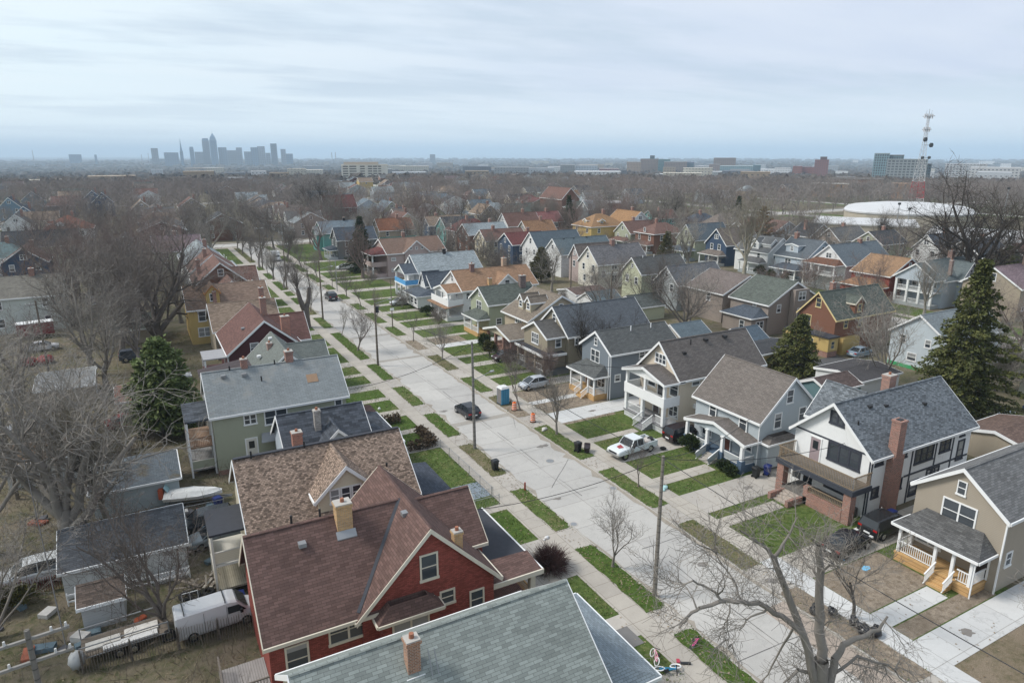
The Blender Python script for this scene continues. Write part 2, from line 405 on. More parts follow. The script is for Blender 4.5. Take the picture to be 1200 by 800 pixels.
# ------------------------------------------------------------------ houses
HOUSES = []      # (x0, x1, y0, y1, short name)
class House:
    def __init__(s, short, label, x0, x1, y0, y1, wall, roof, cat='house', name='house', trim=WHITE, far=False, group=None):
        s.x0, s.x1, s.y0, s.y1 = x0, x1, y0, y1; s.wall, s.roof, s.trim, s.far = wall, roof, trim, far
        s.c = Vector(((x0 + x1) / 2, (y0 + y1) / 2, 0))
        s.root = thing(name, label, cat, s.c, group=group)
        s.W, s.Rf, s.T = MB(), MB(), MB(); s.short = short
        HOUSES.append((x0, x1, y0, y1, short))
    def M(s, ax):
        return (lambda a, b, z: (a, b, z)) if ax == 'x' else (lambda a, b, z: (b, a, z))
    def gable(s, ax, a0, a1, b0, b1, ze, zr, zb=0.0, oh=0.35, ohr=0.30, wall=None, roof=None, trim=None, br=None, th=0.13, rake=(1, 1), walls=True, mb=None):
        """a gabled block: ridge along ax from a0 to a1, eaves at b0 and b1"""
        P = s.M(ax); bm = (b0 + b1) / 2 if br is None else br
        wall, roof, trim = wall or s.wall, roof or s.roof, trim or s.trim
        W, Rf, T = mb or (s.W, s.Rf, s.T)
        if walls:
            sec = lambda a: [P(a, b0, zb), P(a, b1, zb), P(a, b1, ze), P(a, bm, zr), P(a, b0, ze)]
            W.hull(sec(a0), sec(a1), wall)
        for e, sg in ((b0, -1), (b1, 1)):
            k = (zr - ze) / abs(bm - e); lo, bo = ze - k * oh, e + sg * oh; g = 0.015
            ring = lambda a: [P(a, bo, lo + g), P(a, bm, zr + g), P(a, bm, zr + g + th), P(a, bo, lo + g + th)]
            Rf.hull(ring(a0 - ohr), ring(a1 + ohr), roof)
            # fascia and gutter along the eave, barge boards up the rakes
            T.hull([P(a0 - ohr, bo, lo - .08), P(a0 - ohr, bo + sg * .09, lo - .08), P(a0 - ohr, bo + sg * .09, lo + g + th - .01), P(a0 - ohr, bo, lo + g + th - .01)],
                   [P(a1 + ohr, bo, lo - .08), P(a1 + ohr, bo + sg * .09, lo - .08), P(a1 + ohr, bo + sg * .09, lo + g + th - .01), P(a1 + ohr, bo, lo + g + th - .01)], trim)
            for j, (a, d) in enumerate(((a0 - ohr, -1), (a1 + ohr, 1))):
                if not rake[j]: continue
                q = lambda z0, da: [P(a + da, bo, lo + z0), P(a + da, bm, zr + z0)]
                r0 = [P(a, bo, lo - .16), P(a, bm, zr - .16), P(a, bm, zr + g + th + .01), P(a, bo, lo + g + th + .01)]
                r1 = [P(a + d * .05, bo, lo - .16), P(a + d * .05, bm, zr - .16), P(a + d * .05, bm, zr + g + th + .01), P(a + d * .05, bo, lo + g + th + .01)]
                T.hull(r0, r1, trim)
        if not s.far or True:
            # ridge cap
            Rf.hull([P(a0 - ohr + .01, bm - .14, zr + th - .01), P(a0 - ohr + .01, bm, zr + th + .045), P(a0 - ohr + .01, bm + .14, zr + th - .01)],
                    [P(a1 + ohr - .01, bm - .14, zr + th - .01), P(a1 + ohr - .01, bm, zr + th + .045), P(a1 + ohr - .01, bm + .14, zr + th - .01)], roof)
        return s
    def hip(s, x0, x1, y0, y1, ze, zr, zb=0.0, oh=0.4, wall=None, roof=None, trim=None, walls=True, mb=None, ends=(1, 1, 1, 1), th=.12):
        """a hipped block; ends say which of W, E, S, N slope (a lean-to has one side upright)"""
        wall, roof, trim = wall or s.wall, roof or s.roof, trim or s.trim
        W, Rf, T = mb or (s.W, s.Rf, s.T)
        if walls: W.box(x0, x1, y0, y1, zb, ze, wall)
        X0, X1, Y0, Y1 = x0 - oh * ends[0], x1 + oh * ends[1], y0 - oh * ends[2], y1 + oh * ends[3]
        lx, ly = X1 - X0, Y1 - Y0
        if sum(ends) < 4:
            i = min(lx, ly) * 0.9
            rx0, rx1 = X0 + (i if ends[0] else 0), X1 - (i if ends[1] else 0); ry0, ry1 = Y0 + (i * .5 if ends[2] else 0), Y1 - (i * .5 if ends[3] else 0)
            if ends[2] and ends[3] and ends[0] and not ends[1]: rx0 = rx1 = X1
            if ends[2] and ends[3] and ends[1] and not ends[0]: rx0 = rx1 = X0
        elif lx > ly: rx0, rx1, ry0, ry1 = X0 + ly / 2, X1 - ly / 2, (Y0 + Y1) / 2, (Y0 + Y1) / 2
        else: rx0, rx1, ry0, ry1 = (X0 + X1) / 2, (X0 + X1) / 2, Y0 + lx / 2, Y1 - lx / 2
        bot = [(X0, Y0, ze), (X1, Y0, ze), (X1, Y1, ze), (X0, Y1, ze)]
        Rf.hull(bot, [(x, y, z + th) for x, y, z in bot], roof)
        top = [(rx0, ry0, zr), (rx1, ry0, zr), (rx1, ry1, zr), (rx0, ry1, zr)]
        b2 = [(x, y, z + th + .002) for x, y, z in bot]
        for a, b in ((0, 1), (1, 2), (2, 3), (3, 0)):
            Rf.poly([b2[a], b2[b], top[b], top[a]] if (Vector(top[a]) - Vector(top[b])).length > .01 else [b2[a], b2[b], top[a]], roof)
        for (a, b), e in zip(((3, 0), (1, 2), (0, 1), (2, 3)), ends):
            if e:
                p, q = Vector(bot[a]), Vector(bot[b]); T.bar(p + Vector((0, 0, .03)), q + Vector((0, 0, .03)), .16, .19, trim)
        return s
    def plane(s, face):
        return {'W': s.x0, 'E': s.x1, 'S': s.y0, 'N': s.y1}[face]
    def win(s, face, u, z, w=0.85, h=1.35, n=1, pl=None, trim=None, glass=None, bars=True, name='window', sash=None):
        pl = s.plane(face) if pl is None else pl
        me = window_meshes(w, h, n, trim or s.trim, glass or PANE, bars, sash)
        loc = {'W': (pl - .004, u, z), 'E': (pl + .004, u, z), 'S': (u, pl - .004, z), 'N': (u, pl + .004, z)}[face]
        loc = tuple(Vector(loc) - s.c)
        if s.far: link_mesh(name, me[2], s.root, loc, FACE_RZ[face])
        else:
            o = link_mesh(name, me[0], s.root, loc, FACE_RZ[face]); link_mesh('pane', me[1], o)
        return s
    def door(s, face, u, z0, w=0.95, h=2.05, pl=None, m=None):
        pl = s.plane(face) if pl is None else pl
        b = MB(); m = m or plain((0.10, 0.06, 0.05), 0.5); d = -1 if face in 'WS' else 1
        def bx(u0, u1, z_0, z_1, d0, d1, mm):
            if face in 'WE': b.box(pl + d * d0, pl + d * d1, u0, u1, z_0, z_1, mm)
            else: b.box(u0, u1, pl + d * d0, pl + d * d1, z_0, z_1, mm)
        bx(u - w / 2, u + w / 2, z0, z0 + h, 0, .03, m)
        for q in (u - w / 2 - .06, u + w / 2 + .06): bx(q - .06, q + .06, z0, z0 + h + .1, 0, .06, s.trim)
        bx(u - w / 2, u + w / 2, z0 + h, z0 + h + .1, 0, .055, s.trim)
        bx(u - w * .28, u + w * .28, z0 + h * .52, z0 + h * .88, .03, .036, GLASS)
        b.build('door', s.root); return s
    def chim(s, x, y, z0, z1, w=0.6, d=0.6, m=None, cap=True, flash=True):
        b = MB(); m = m or REDBR; b.box(x - w / 2, x + w / 2, y - d / 2, y + d / 2, z0, z1, m)
        if cap:
            b.box(x - w / 2 - .06, x + w / 2 + .06, y - d / 2 - .06, y + d / 2 + .06, z1 - .16, z1 - .02, m)
            b.box(x - w / 2 - .03, x + w / 2 + .03, y - d / 2 - .03, y + d / 2 + .03, z1 - .02, z1 + .05, plain((0.40, 0.38, 0.35), 0.9))
            b.tube((x, y, z1), (x, y, z1 + .28), .13, .12, plain((0.30, 0.13, 0.08), 0.9))
        b.build('chimney', s.root); return s
    def vents(s, pts, m=None):
        """small roof vents and pipe stacks standing on the slope"""
        for (x, y, z, k) in pts:
            b = MB()
            if k == 'box': b.box(x - .22, x + .22, y - .22, y + .22, z - .1, z + .16, m or STEEL)
            else: b.tube((x, y, z - .1), (x, y, z + .55), .07, .07, m or BLACK)
            b.build('roof_vent', s.root)
        return s
    def dormer(s, face, u, z0, w, h, depth, rise=0.7, wall=None, roof=None, trim=None, front=None, win=True, shed=False):
        """a small gabled dormer whose front stands at plane `front`"""
        mb = (MB(), MB(), MB()); ax = 'x' if face in 'WE' else 'y'; d = 1 if face in 'WS' else -1
        a0, a1 = (front, front + d * depth) if d > 0 else (front + d * depth, front)
        s.gable(ax, a0, a1, u - w / 2, u + w / 2, z0 + h, z0 + h + (0.12 if shed else rise), zb=z0 - .8, oh=.2, ohr=.18, wall=wall, roof=roof, trim=trim, mb=mb)
        q = MB()
        for src in mb:
            for f, k in zip(src.f, src.k): q.poly([src.v[i] for i in f], src.mats[k])
        q.build('dormer', s.root)
        if win: s.win(face, u, z0 + h * .5, min(w * .55, .8), h * .68, 1, pl=front)
        return s
    def posts(s, pts, z0, z1, w=0.22, m=None, base=None, taper=1.0):
        for (x, y) in pts:
            b = MB(); m_ = m or s.trim
            zs = z0
            if base: b.box(x - w * .8, x + w * .8, y - w * .8, y + w * .8, base[0], base[1], base[2]); zs = base[1] + .002
            r = lambda q, z: [(x - q, y - q, z), (x + q, y - q, z), (x + q, y + q, z), (x - q, y + q, z)]
            b.hull(r(w / 2 * 1.0, zs), r(w / 2 * taper, z1), m_)
            b.box(x - w * .62, x + w * .62, y - w * .62, y + w * .62, z1 - .1, z1 + .004, m_)
            b.build('porch_post', s.root)
        return s
    def rail(s, p, q, z, h=0.9, m=None, bal=True, solid=None, z1=None):
        """a balustrade from p to q standing at height z (z1 at the far end)"""
        m = m or s.trim; z1 = z if z1 is None else z1; b = MB()
        P, Q = Vector((*p, z)), Vector((*q, z1)); up = Vector((0, 0, 1)); L = (Q - P).length
        b.bar(P + up * h, Q + up * h, .09, .07, m); b.bar(P + up * .1, Q + up * .1, .05, .06, m)
        if solid: b.bar(P + up * (h * .5 + .05), Q + up * (h * .5 + .05), .05, h - .16, solid)
        elif bal:
            n = max(2, int(L / 0.15))
            for i in range(1, n):
                c = P.lerp(Q, i / n); b.bar(c + up * .1, c + up * h, .04, .04, m)
        b.build('railing', s.root); return s
    def slab(s, name, x0, x1, y0, y1, z0, z1, m):
        b = MB(); b.box(x0, x1, y0, y1, z0, z1, m); b.build(name, s.root); return s
    def steps(s, x_top, x_bot, y0, y1, ztop, n, m, along='x', zb=0.0):
        b = MB()
        for i in range(n):
            t0, t1 = i / n, (i + 1) / n; z = ztop - (ztop - zb) * t0 - (ztop - zb) / n
            xa, xb = x_top + (x_bot - x_top) * t0, x_top + (x_bot - x_top) * t1
            if along == 'x': b.box(xa, xb + (.03 if x_bot > x_top else -.03), y0, y1, zb, z + .001 * i, m)
            else: b.box(y0, y1, xa, xb + (.03 if x_bot > x_top else -.03), zb, z + .001 * i, m)
        b.build('porch_steps', s.root); return s
    def part(s, name, fn):
        b = MB(); fn(b); b.build(name, s.root); return s
    def roofpart(s, name, fn):
        """a roof with trim of its own (over a porch or a wing), one mesh"""
        mb = (MB(), MB(), MB()); fn(mb); q = MB()
        for src in mb:
            for f, k in zip(src.f, src.k): q.poly([src.v[i] for i in f], src.mats[k])
        q.build(name, s.root); return s
    def done(s):
        if s.W.f: s.W.build('wall', s.root)
        if s.Rf.f: s.Rf.build('roof', s.root)
        if s.T.f: s.T.build('trim', s.root)
        return s
# ---- palettes
RF = dict(gray=shingle((0.134, 0.134, 0.134)), dark=shingle((0.058, 0.061, 0.067)), slate=shingle((0.077, 0.092, 0.113)), blue=shingle((0.134, 0.166, 0.192)),
          brown=shingle((0.154, 0.092, 0.077)), tan=shingle((0.237, 0.179, 0.134), .35), orange=shingle((0.25, 0.145, 0.085)), red=shingle((0.134, 0.051, 0.049)),
          taupe=shingle((0.160, 0.134, 0.118)), green=shingle((0.096, 0.109, 0.096)), pale=shingle((0.256, 0.288, 0.301)), lilac=shingle((0.198, 0.147, 0.160)))
WL = dict(white=siding((0.68, 0.69, 0.69)), cream=siding((0.66, 0.60, 0.46)), tan=siding((0.36, 0.31, 0.24)), gray=siding((0.36, 0.39, 0.40)), lblue=siding((0.44, 0.50, 0.56)),
          navy=siding((0.045, 0.075, 0.13)), sage=siding((0.36, 0.38, 0.29)), lime=siding((0.48, 0.50, 0.36)), yellow=siding((0.52, 0.38, 0.15)), brown=siding((0.17, 0.085, 0.06)),
          maroon=siding((0.09, 0.032, 0.035)), teal=siding((0.15, 0.36, 0.34)), taupe=siding((0.30, 0.255, 0.225)), red=brick((0.26, 0.068, 0.052), painted=True), brickred=brick((0.22, 0.085, 0.06)),
          dgreen=siding((0.055, 0.075, 0.055)), pink=siding((0.42, 0.34, 0.32)), dgray=siding((0.14, 0.15, 0.155)))
# ------------------------------------------------------------------ the ground, the lake and the far shore
def ground_h(x, y):
    D = math.hypot(x, y); a = math.atan2(x, y) - HEAD
    t = max(0, D - 520); h = -46 * (1 - math.exp(-t / 1500)) * min(1, t / 300)
    h += 4 * min(1, max(0, (D - 900) / 1500)) * math.sin(x * .0011 + 1.3) * math.sin(y * .0013 + .4)
    return h
def build_ground():
    t = NT('ground_earth'); p = t.pos(); a = t.noise(p, 0.12, 6, 0.65); b = t.noise(p, 1.1, 6, 0.7); d = t.noise(p, 9, 4, 0.7)
    col = t.mix(t.ramp(a, [(0.38, 0.0), (0.62, 1.0)]), (0.085, 0.072, 0.055), (0.065, 0.075, 0.035))
    col = t.mix(t.ramp(b, [(0.45, 0.0), (0.75, 1.0)]), col, (0.15, 0.13, 0.105))
    col = t.mix(1.0, col, t.ramp(d, [(0.25, 0.65), (0.75, 1.3)]), 'MULTIPLY')
    t.bump(d, 0.8, 0.08); earth = t.done(col, 0.95, 0.1)
    t = NT('far_land'); p = t.pos(); a = t.noise(p, 0.004, 7, 0.7); b = t.noise(p, 0.03, 6, 0.7)
    col = t.mix(t.ramp(a, [(0.4, 0.0), (0.6, 1.0)]), (0.045, 0.042, 0.038), (0.075, 0.068, 0.058))
    col = t.mix(t.ramp(b, [(0.55, 0.0), (0.8, 1.0)]), col, (0.16, 0.155, 0.15))
    far = t.done(col, 0.95, 0.1)
    rad = [0, 15, 40, 80, 150, 250, 400, 600] + [600 * 1.16 ** i for i in range(1, 28)]
    na = 120; v, f, k = [], [], []
    for r in rad:
        for i in range(na):
            an = 2 * math.pi * i / na; x, y = r * math.sin(an), r * math.cos(an)
            da = (an - HEAD + math.pi) % (2 * math.pi) - math.pi
            shore = 9000 + 9000 * max(0, min(1, (-da - R(16)) / R(14)))
            z = ground_h(x, y) - 0.14
            if r > shore: z -= (r - shore) * .02
            v.append((x, y, z))
    for j in range(len(rad) - 1):
        for i in range(na):
            b = (i + 1) % na; f.append((j * na + i, j * na + b, (j + 1) * na + b, (j + 1) * na + i)); k.append(0 if rad[j] < 500 else 1)
    me = bpy.data.meshes.new('ground'); me.from_pydata(v, [], f); me.materials.append(earth); me.materials.append(far)
    me.polygons.foreach_set('material_index', k); me.update()
    o = link_mesh('ground', me); o['kind'] = 'structure'
    return earth
EARTH = build_ground()
t = NT('lake_water'); t.bump(t.noise(t.pos(), 0.02, 5, 0.6), 0.2, 1.0); LAKE = t.done((0.10, 0.16, 0.19), 0.22, 0.5)
b = MB(); n = 64
ring = lambda r: [(r * math.sin(2 * math.pi * i / n), r * math.cos(2 * math.pi * i / n), -52) for i in range(n)]
b.loft([ring(5000), ring(16000), ring(40000), ring(90000)], LAKE, caps=False); b.build('lake', kind='structure')

# ------------------------------------------------------------------ streets, blocks, walks
SW, X0S = 3.8, 32.6                                    # half a street, the middle of ours
PITCHX = 88.5
STREETS = [X0S + PITCHX * i for i in range(-4, 5)]
CROSS = [(-40, -31), (244.5, 254), (470, 478), (690, 698)]
ROADC = concrete('street_concrete', (0.405, 0.392, 0.372), (4.6, 3.8, 0.035), stain=0.24)
WALKC = concrete('walk_concrete', (0.375, 0.345, 0.305), (1.5, 1.5, 0.03), stain=0.26)
NEWC = concrete('new_concrete', (0.50, 0.50, 0.495), (3.0, 3.0, 0.03), stain=0.15)
APRC = concrete('apron_concrete', (0.385, 0.358, 0.325), (3.0, 3.0, 0.03), stain=0.32)
KERBC = concrete('kerb_concrete', (0.40, 0.375, 0.34), None, stain=0.3)
ASPH = concrete('asphalt', (0.085, 0.085, 0.088), None, stain=0.35)
GRASS = turf('lawn_grass', (0.066, 0.108, 0.024), (0.105, 0.142, 0.042), (0.165, 0.150, 0.070), 0.28)
GRASSG = turf('lawn_grass_lush', (0.056, 0.100, 0.018), (0.080, 0.124, 0.028), (0.12, 0.125, 0.042), 0.16)
GRASSD = turf('lawn_grass_worn', (0.070, 0.090, 0.028), (0.110, 0.118, 0.048), (0.20, 0.165, 0.105), 0.6)
DIRT = turf('bare_soil', (0.225, 0.18, 0.135), (0.30, 0.25, 0.195), (0.16, 0.125, 0.09), 0.35)
YARD = turf('yard_ground', (0.075, 0.090, 0.034), (0.125, 0.112, 0.066), (0.19, 0.158, 0.118), 0.62)
def sheet(name, x0, x1, y0, y1, z, m, curve=None):
    b = MB(); b.poly([(x0, y0, z), (x1, y0, z), (x1, y1, z), (x0, y1, z)], m); return b.build(name, kind='structure')
xs = sorted(STREETS)
for i, x in enumerate(xs):
    y1 = 244.5 if x == X0S else 700
    b = MB(); b.poly([(x - SW, -60, -.12), (x + SW, -60, -.12), (x + SW, y1, -.12), (x - SW, y1, -.12)], ROADC); b.build('street', kind='structure')
for (y0, y1) in CROSS:
    b = MB(); b.poly([(xs[0] - 100, y0, -.116), (xs[-1] + 100, y0, -.116), (xs[-1] + 100, y1, -.116), (xs[0] - 100, y1, -.116)], ROADC); b.build('cross_street', kind='structure')
# blocks of lots, their kerbs and pavements
ys = [-60] + [v for c in CROSS for v in c] + [700]
for bi in range(len(xs) - 1):
    for j in range(0, len(ys) - 1, 2):
        x0, x1, y0, y1 = xs[bi] + SW, xs[bi + 1] - SW, ys[j], ys[j + 1]
        if j == 4 and bi in (3, 4):
            if bi == 4: continue
            x1 = xs[bi + 2] - SW
        b = MB(); b.box(x0 + .16, x1 - .16, y0 + .16, y1 - .16, -.13, 0, YARD); b.build('yard', kind='structure')
        b = MB()
        for (a0, a1, c0, c1) in ((x0, x0 + .16, y0, y1), (x1 - .16, x1, y0, y1), (x0 + .162, x1 - .162, y0, y0 + .16), (x0 + .162, x1 - .162, y1 - .16, y1)): b.box(a0, a1, c0, c1, -.13, .006, KERBC)
        b.build('kerb', kind='structure')
        for sx in (x0 + 1.75, x1 - 3.5):
            if abs(sx - (28.8 - 3.5)) < .6 or abs(sx - 38.4) < .6: continue
            sheet('pavement', sx, sx + 1.75, y0 + 2, y1 - 2, .012, WALKC)
            sheet('front_lawn', *((sx - 7.5, sx - .02) if sx > x0 + 20 else (sx + 1.77, sx + 9)), y0 + 4, y1 - 4, .006, GRASS)
            sheet('verge', *((sx + 1.77, x1 - .2) if sx > x0 + 20 else (x0 + .2, sx - .02)), y0 + 4, y1 - 4, .006, GRASS)
        for sy in (y0 + 1.7, y1 - 3.3): sheet('pavement', x0 + 2, x1 - 2, sy, sy + 1.6, .016, WALKC)
# our street: pavements in full, tree lawns between the aprons
sheet('pavement', 25.3, 27.05, -20, 243, .024, WALKC); sheet('pavement', 38.4, 40.2, 31, 243, .024, WALKC); sheet('pavement', 38.4, 40.2, -20, 31, .024, NEWC)
sheet('apron', 27.06, 28.62, -20, 242, .010, APRC); sheet('apron', 36.58, 38.39, -20, 242, .010, APRC)
sheet('front_lawn', 16.5, 25.28, -20, 240, .008, GRASS); sheet('front_lawn', 40.22, 51.5, 20, 240, .008, GRASS); sheet('front_lawn', 40.22, 51.5, -20, 17.6, .009, turf('lawn_patchy', (0.085, 0.09, 0.036), (0.16, 0.13, 0.08), (0.23, 0.185, 0.135), .75))
def verge(xa, xb, y0, y1, m, side):
    """a strip of tree lawn with rounded kerb-side corners"""
    r = 0.35 if side == 'R' else 0.5; b = MB(); o = []
    out, inn = (xb, xa) if side == 'L' else (xa, xb); d = 1 if side == 'L' else -1
    o.append((inn, y0)); 
    for t in range(0, 91, 18): o.append((out - d * r + d * r * math.sin(R(t)), y0 + r - r * math.cos(R(t))))
    for t in range(0, 91, 18): o.append((out - d * r + d * r * math.cos(R(t)), y1 - r + r * math.sin(R(t))))
    o.append((inn, y1))
    rnd = random.Random(int(y0 * 10)); dense = []
    for (ax, ay), (bx, by) in zip(o, o[1:] + o[:1]):
        n = max(1, int(math.hypot(bx - ax, by - ay) / .5))
        for i in range(n): dense.append((ax + (bx - ax) * i / n + rnd.uniform(-.09, .09), ay + (by - ay) * i / n + rnd.uniform(-.09, .09)))
    b.poly([(x, y, .034) for x, y in dense], m); b.build('tree_lawn', kind='structure')
LT = [(12, 18.5), (18.9, 27.85), (30.35, 39.1), (42.15, 50.0), (53.4, 61.4), (64.2, 71.7), (75.1, 82.8), (86.3, 94.3), (97.3, 115.1), (119.2, 128), (131, 140), (142, 149), (151.5, 157), (159, 171), (175.3, 184.4), (190, 197.2), (205, 240)]
for i, (a, c) in enumerate(LT): verge(27.07, 28.66, a, c, [GRASS, GRASSG, GRASSG, GRASS, GRASSD, GRASSG][i % 6] if i else GRASSD, 'L')
RT = [(11, 15.4, GRASSD), (17.9, 27.6, DIRT), (30.8, 38.1, GRASSD), (41.3, 49.5, GRASS), (52.5, 62.0, GRASS), (65.6, 69.6, DIRT), (69.6, 73.5, GRASSD), (75.5, 82.1, GRASS), (86.2, 94.3, GRASSD), (98.1, 104.2, DIRT),
      (108, 114.7, GRASS), (118.2, 127.1, GRASS), (130.7, 137, GRASS), (142.4, 148, GRASS), (154.4, 161, GRASS), (165, 178, GRASS), (182, 196, GRASS), (201, 215, GRASS), (220, 240, GRASS)]
for a, c, m in RT: verge(36.56, 38.37, a, c, m, 'R')
# drives and front walks on the left
def lay(name, x0, x1, y0, y1, m, z=.028): sheet(name, x0, x1, y0, y1, z, m)
for y0, y1, m in ((28.9, 31.2, APRC), (50.2, 53.2, concrete('blue_paving', (0.20, 0.235, 0.27), (0.9, 0.45, .02))), (62.2, 64.0, WALKC), (72.6, 74.9, WALKC), (83.2, 86.0, WALKC), (94.6, 97.0, APRC), (115.6, 118.6, APRC), (128.4, 130.6, WALKC), (140.3, 141.8, WALKC), (149.3, 151.3, APRC), (171.8, 175, APRC), (185, 189.6, APRC), (198, 204, APRC)):
    lay('driveway', 16.5, 25.29, y0, y1, m)
for y0, y1 in ((24.2, 25.5), (36.3, 37.7), (39.4, 41.8), (47.3, 48.4), (67.2, 68.4), (78.6, 79.8), (89.6, 90.8), (106, 107.3), (122, 123.2)): lay('front_walk', 17.5, 25.29, y0, y1, WALKC if y0 != 39.4 else APRC)
lay('asphalt_patch', 22.2, 25.0, 28.2, 30.0, concrete('worn_asphalt', (0.17, 0.165, 0.16), None, stain=.4), .032)
# and on the right
for x1, y0, y1, m in ((70, 38.3, 41.9, APRC), (56, 49.9, 53.0, APRC), (74, 61.6, 65.0, NEWC), (64, 17.6, 20.1, NEWC), (68, 27.7, 30.7, WALKC), (60, 73.7, 76.2, APRC), (58, 86, 87.8, APRC), (57, 97.4, 99.6, NEWC), (62, 110, 112.4, APRC), (60, 124.6, 126.8, APRC), (58, 132, 133.8, APRC), (60, 149, 152, APRC), (60, 162, 164.4, APRC), (60, 178.5, 181, APRC), (60, 197, 200, APRC)):
    lay('driveway', 40.21, x1, y0, y1, m, .03)
for x1, y0, y1, m in ((46.6, 21.6, 23.1, NEWC), (46.9, 35.9, 37.2, WALKC), (47, 44.2, 45.7, WALKC), (46.5, 55.4, 56.5, WALKC), (47.2, 68.3, 69.4, NEWC), (47, 80, 81.2, WALKC), (46.8, 91, 92.2, WALKC), (48, 103.6, 104.8, WALKC), (48.5, 117, 118.2, WALKC), (49, 139, 140.2, WALKC), (49, 168, 169.2, WALKC)):
    lay('front_walk', 40.21, x1, y0, y1, m, .03)
lay('bare_plot', 40.25, 47.6, 23.2, 27.6, DIRT, .016); lay('bare_plot', 40.25, 50, 20.2, 21.5, DIRT, .016)
lay('bare_plot', 40.25, 49.5, 65.1, 73.5, DIRT, .016); lay('bare_plot', 40.3, 46, 99.7, 103.5, DIRT, .016); lay('bare_plot', 40.25, 47.5, 61, 61.6, DIRT, .016)
lay('lush_lawn', 19.2, 25.2, 76.2, 82.6, GRASSG, .013); lay('lush_lawn', 19.2, 25.2, 64.2, 72.4, GRASSG, .013); lay('lush_lawn', 21, 25.2, 42.3, 47, GRASSG, .013); lay('lush_lawn', 42, 48, 104.9, 108.5, GRASSG, .013)
# tar run into the joints, a few dark diagonal lines, oil under where cars stand
SEAMC = plain((0.075, 0.072, 0.07), .7); rr = random.Random(9); b = MB()
def seam(p, q, w_=.045):
    n_ = max(2, int(math.dist(p, q) / 1.3)); L_ = [(p[0] + (q[0] - p[0]) * i / n_ + rr.uniform(-.05, .05), p[1] + (q[1] - p[1]) * i / n_ + rr.uniform(-.05, .05)) for i in range(n_ + 1)]
    for (ax, ay), (bx, by) in zip(L_, L_[1:]):
        if rr.random() < .25: continue
        dx, dy = bx - ax, by - ay; l_ = math.hypot(dx, dy); nx, ny = -dy / l_ * w_ * rr.uniform(.5, 1.2) / 2, dx / l_ * w_ * rr.uniform(.5, 1.2) / 2
        b.poly([(ax - nx, ay - ny, -.107), (bx - nx, by - ny, -.107), (bx + nx, by + ny, -.107), (ax + nx, ay + ny, -.107)], SEAMC)
seam((32.6, 6), (32.6, 240), .055)
for y_ in (24, 37, 47.5, 58, 76, 88, 104, 119, 140, 165): seam((28.9, y_ + rr.uniform(-.5, .5)), (36.3, y_ + rr.uniform(-.5, .5)))
for a_, c_ in (((29.5, 33), (33.8, 36)), ((31, 49), (35.8, 53.5)), ((30, 81), (34, 79)), ((34, 61), (36.2, 66))): seam(a_, c_, .04)  # thin broken dark lines running diagonally over the slabs
b.build('tar_seam', kind='structure')
OIL = concrete('oil_stained', (0.20, 0.185, 0.17), None, stain=.5)
for (x_, y_, r_, z_) in ((44.5, 51.4, .9, .032), (42.2, 51.7, .5, .032), (46.8, 29.0, .9, .032), (43.5, 29.3, .7, .032), (47, 40, .6, .032), (44, 18.9, .7, .032), (34.6, 33, .6, -.106), (30.4, 47, .5, -.106), (35.2, 57.5, .8, -.106), (29.9, 72, .6, -.106), (22.5, 51.6, .7, .031), (37.4, 28.9, .6, .032), (45.5, 63.2, .6, .032)):
    q = MB(); q.poly([(x_ + r_ * rr.uniform(.45, 1.1) * math.cos(t_), y_ + r_ * .6 * rr.uniform(.45, 1.1) * math.sin(t_), z_) for t_ in [i * math.pi / 9 for i in range(18)]], OIL); q.build('oil_stain', kind='structure')
# the next lots' lanes behind: asphalt between the second row and the yards
lay('asphalt_drive', 81, 92, 60.2, 64.4, ASPH, .02); lay('asphalt_drive', 84, 92, 66, 77, ASPH, .02)
# silt along the gutters
GUT = concrete('gutter_silt', (0.29, 0.26, 0.22), None, stain=.4)
for xg, sg in ((28.81, 1), (36.39, -1)):
    b = MB(); rr = random.Random(int(xg)); yy = 5.0; o, q = [], []
    while yy < 240:
        w_ = rr.uniform(.08, .4) if rr.random() < .8 else rr.uniform(.4, .9); o.append((xg, yy, -.113)); q.append((xg + sg * w_, yy, -.113)); yy += rr.uniform(.5, 1.4)
    for i in range(len(o) - 1): b.poly([o[i], q[i], q[i + 1], o[i + 1]], GUT)
    b.build('gutter_silt', kind='structure')
# road wear: patches, a seam of dark fill, manholes
for (x0, x1, y0, y1) in ((28.9, 36.3, 66.8, 67.8), (28.9, 36.3, 95.0, 95.9)): sheet('street_patch', x0, x1, y0, y1, -.112, concrete('patch_fill', (0.30, 0.28, 0.25), None, stain=.35))
sheet('street_patch', 34.3, 36.3, 15, 27, -.112, concrete('patch_brown', (0.34, 0.285, 0.24), None, stain=.4)); sheet('street_patch', 32.4, 34.2, 13, 21.5, -.108, concrete('patch_pale', (0.52, 0.50, 0.47), None, stain=.3))
sheet('street_patch', 28.9, 36.3, 110, 111, -.112, MATS['patch_fill'])
for (x, y, r) in ((33.9, 54.0, .42), (29.2, 42.6, .28), (36.0, 46.2, .3)):
    b = MB(); b.tube((x, y, -.119), (x, y, -.106), r, r, STEEL, 20); b.tube((x, y, -.119), (x, y, -.110), r + .1, r + .1, KERBC, 20)
    tag(b.build('manhole_cover'), 'round iron manhole cover set in the concrete street' if r > .4 else ('small iron drain cover by the left kerb' if x < 30 else 'small iron drain cover by the right kerb'), 'manhole cover')
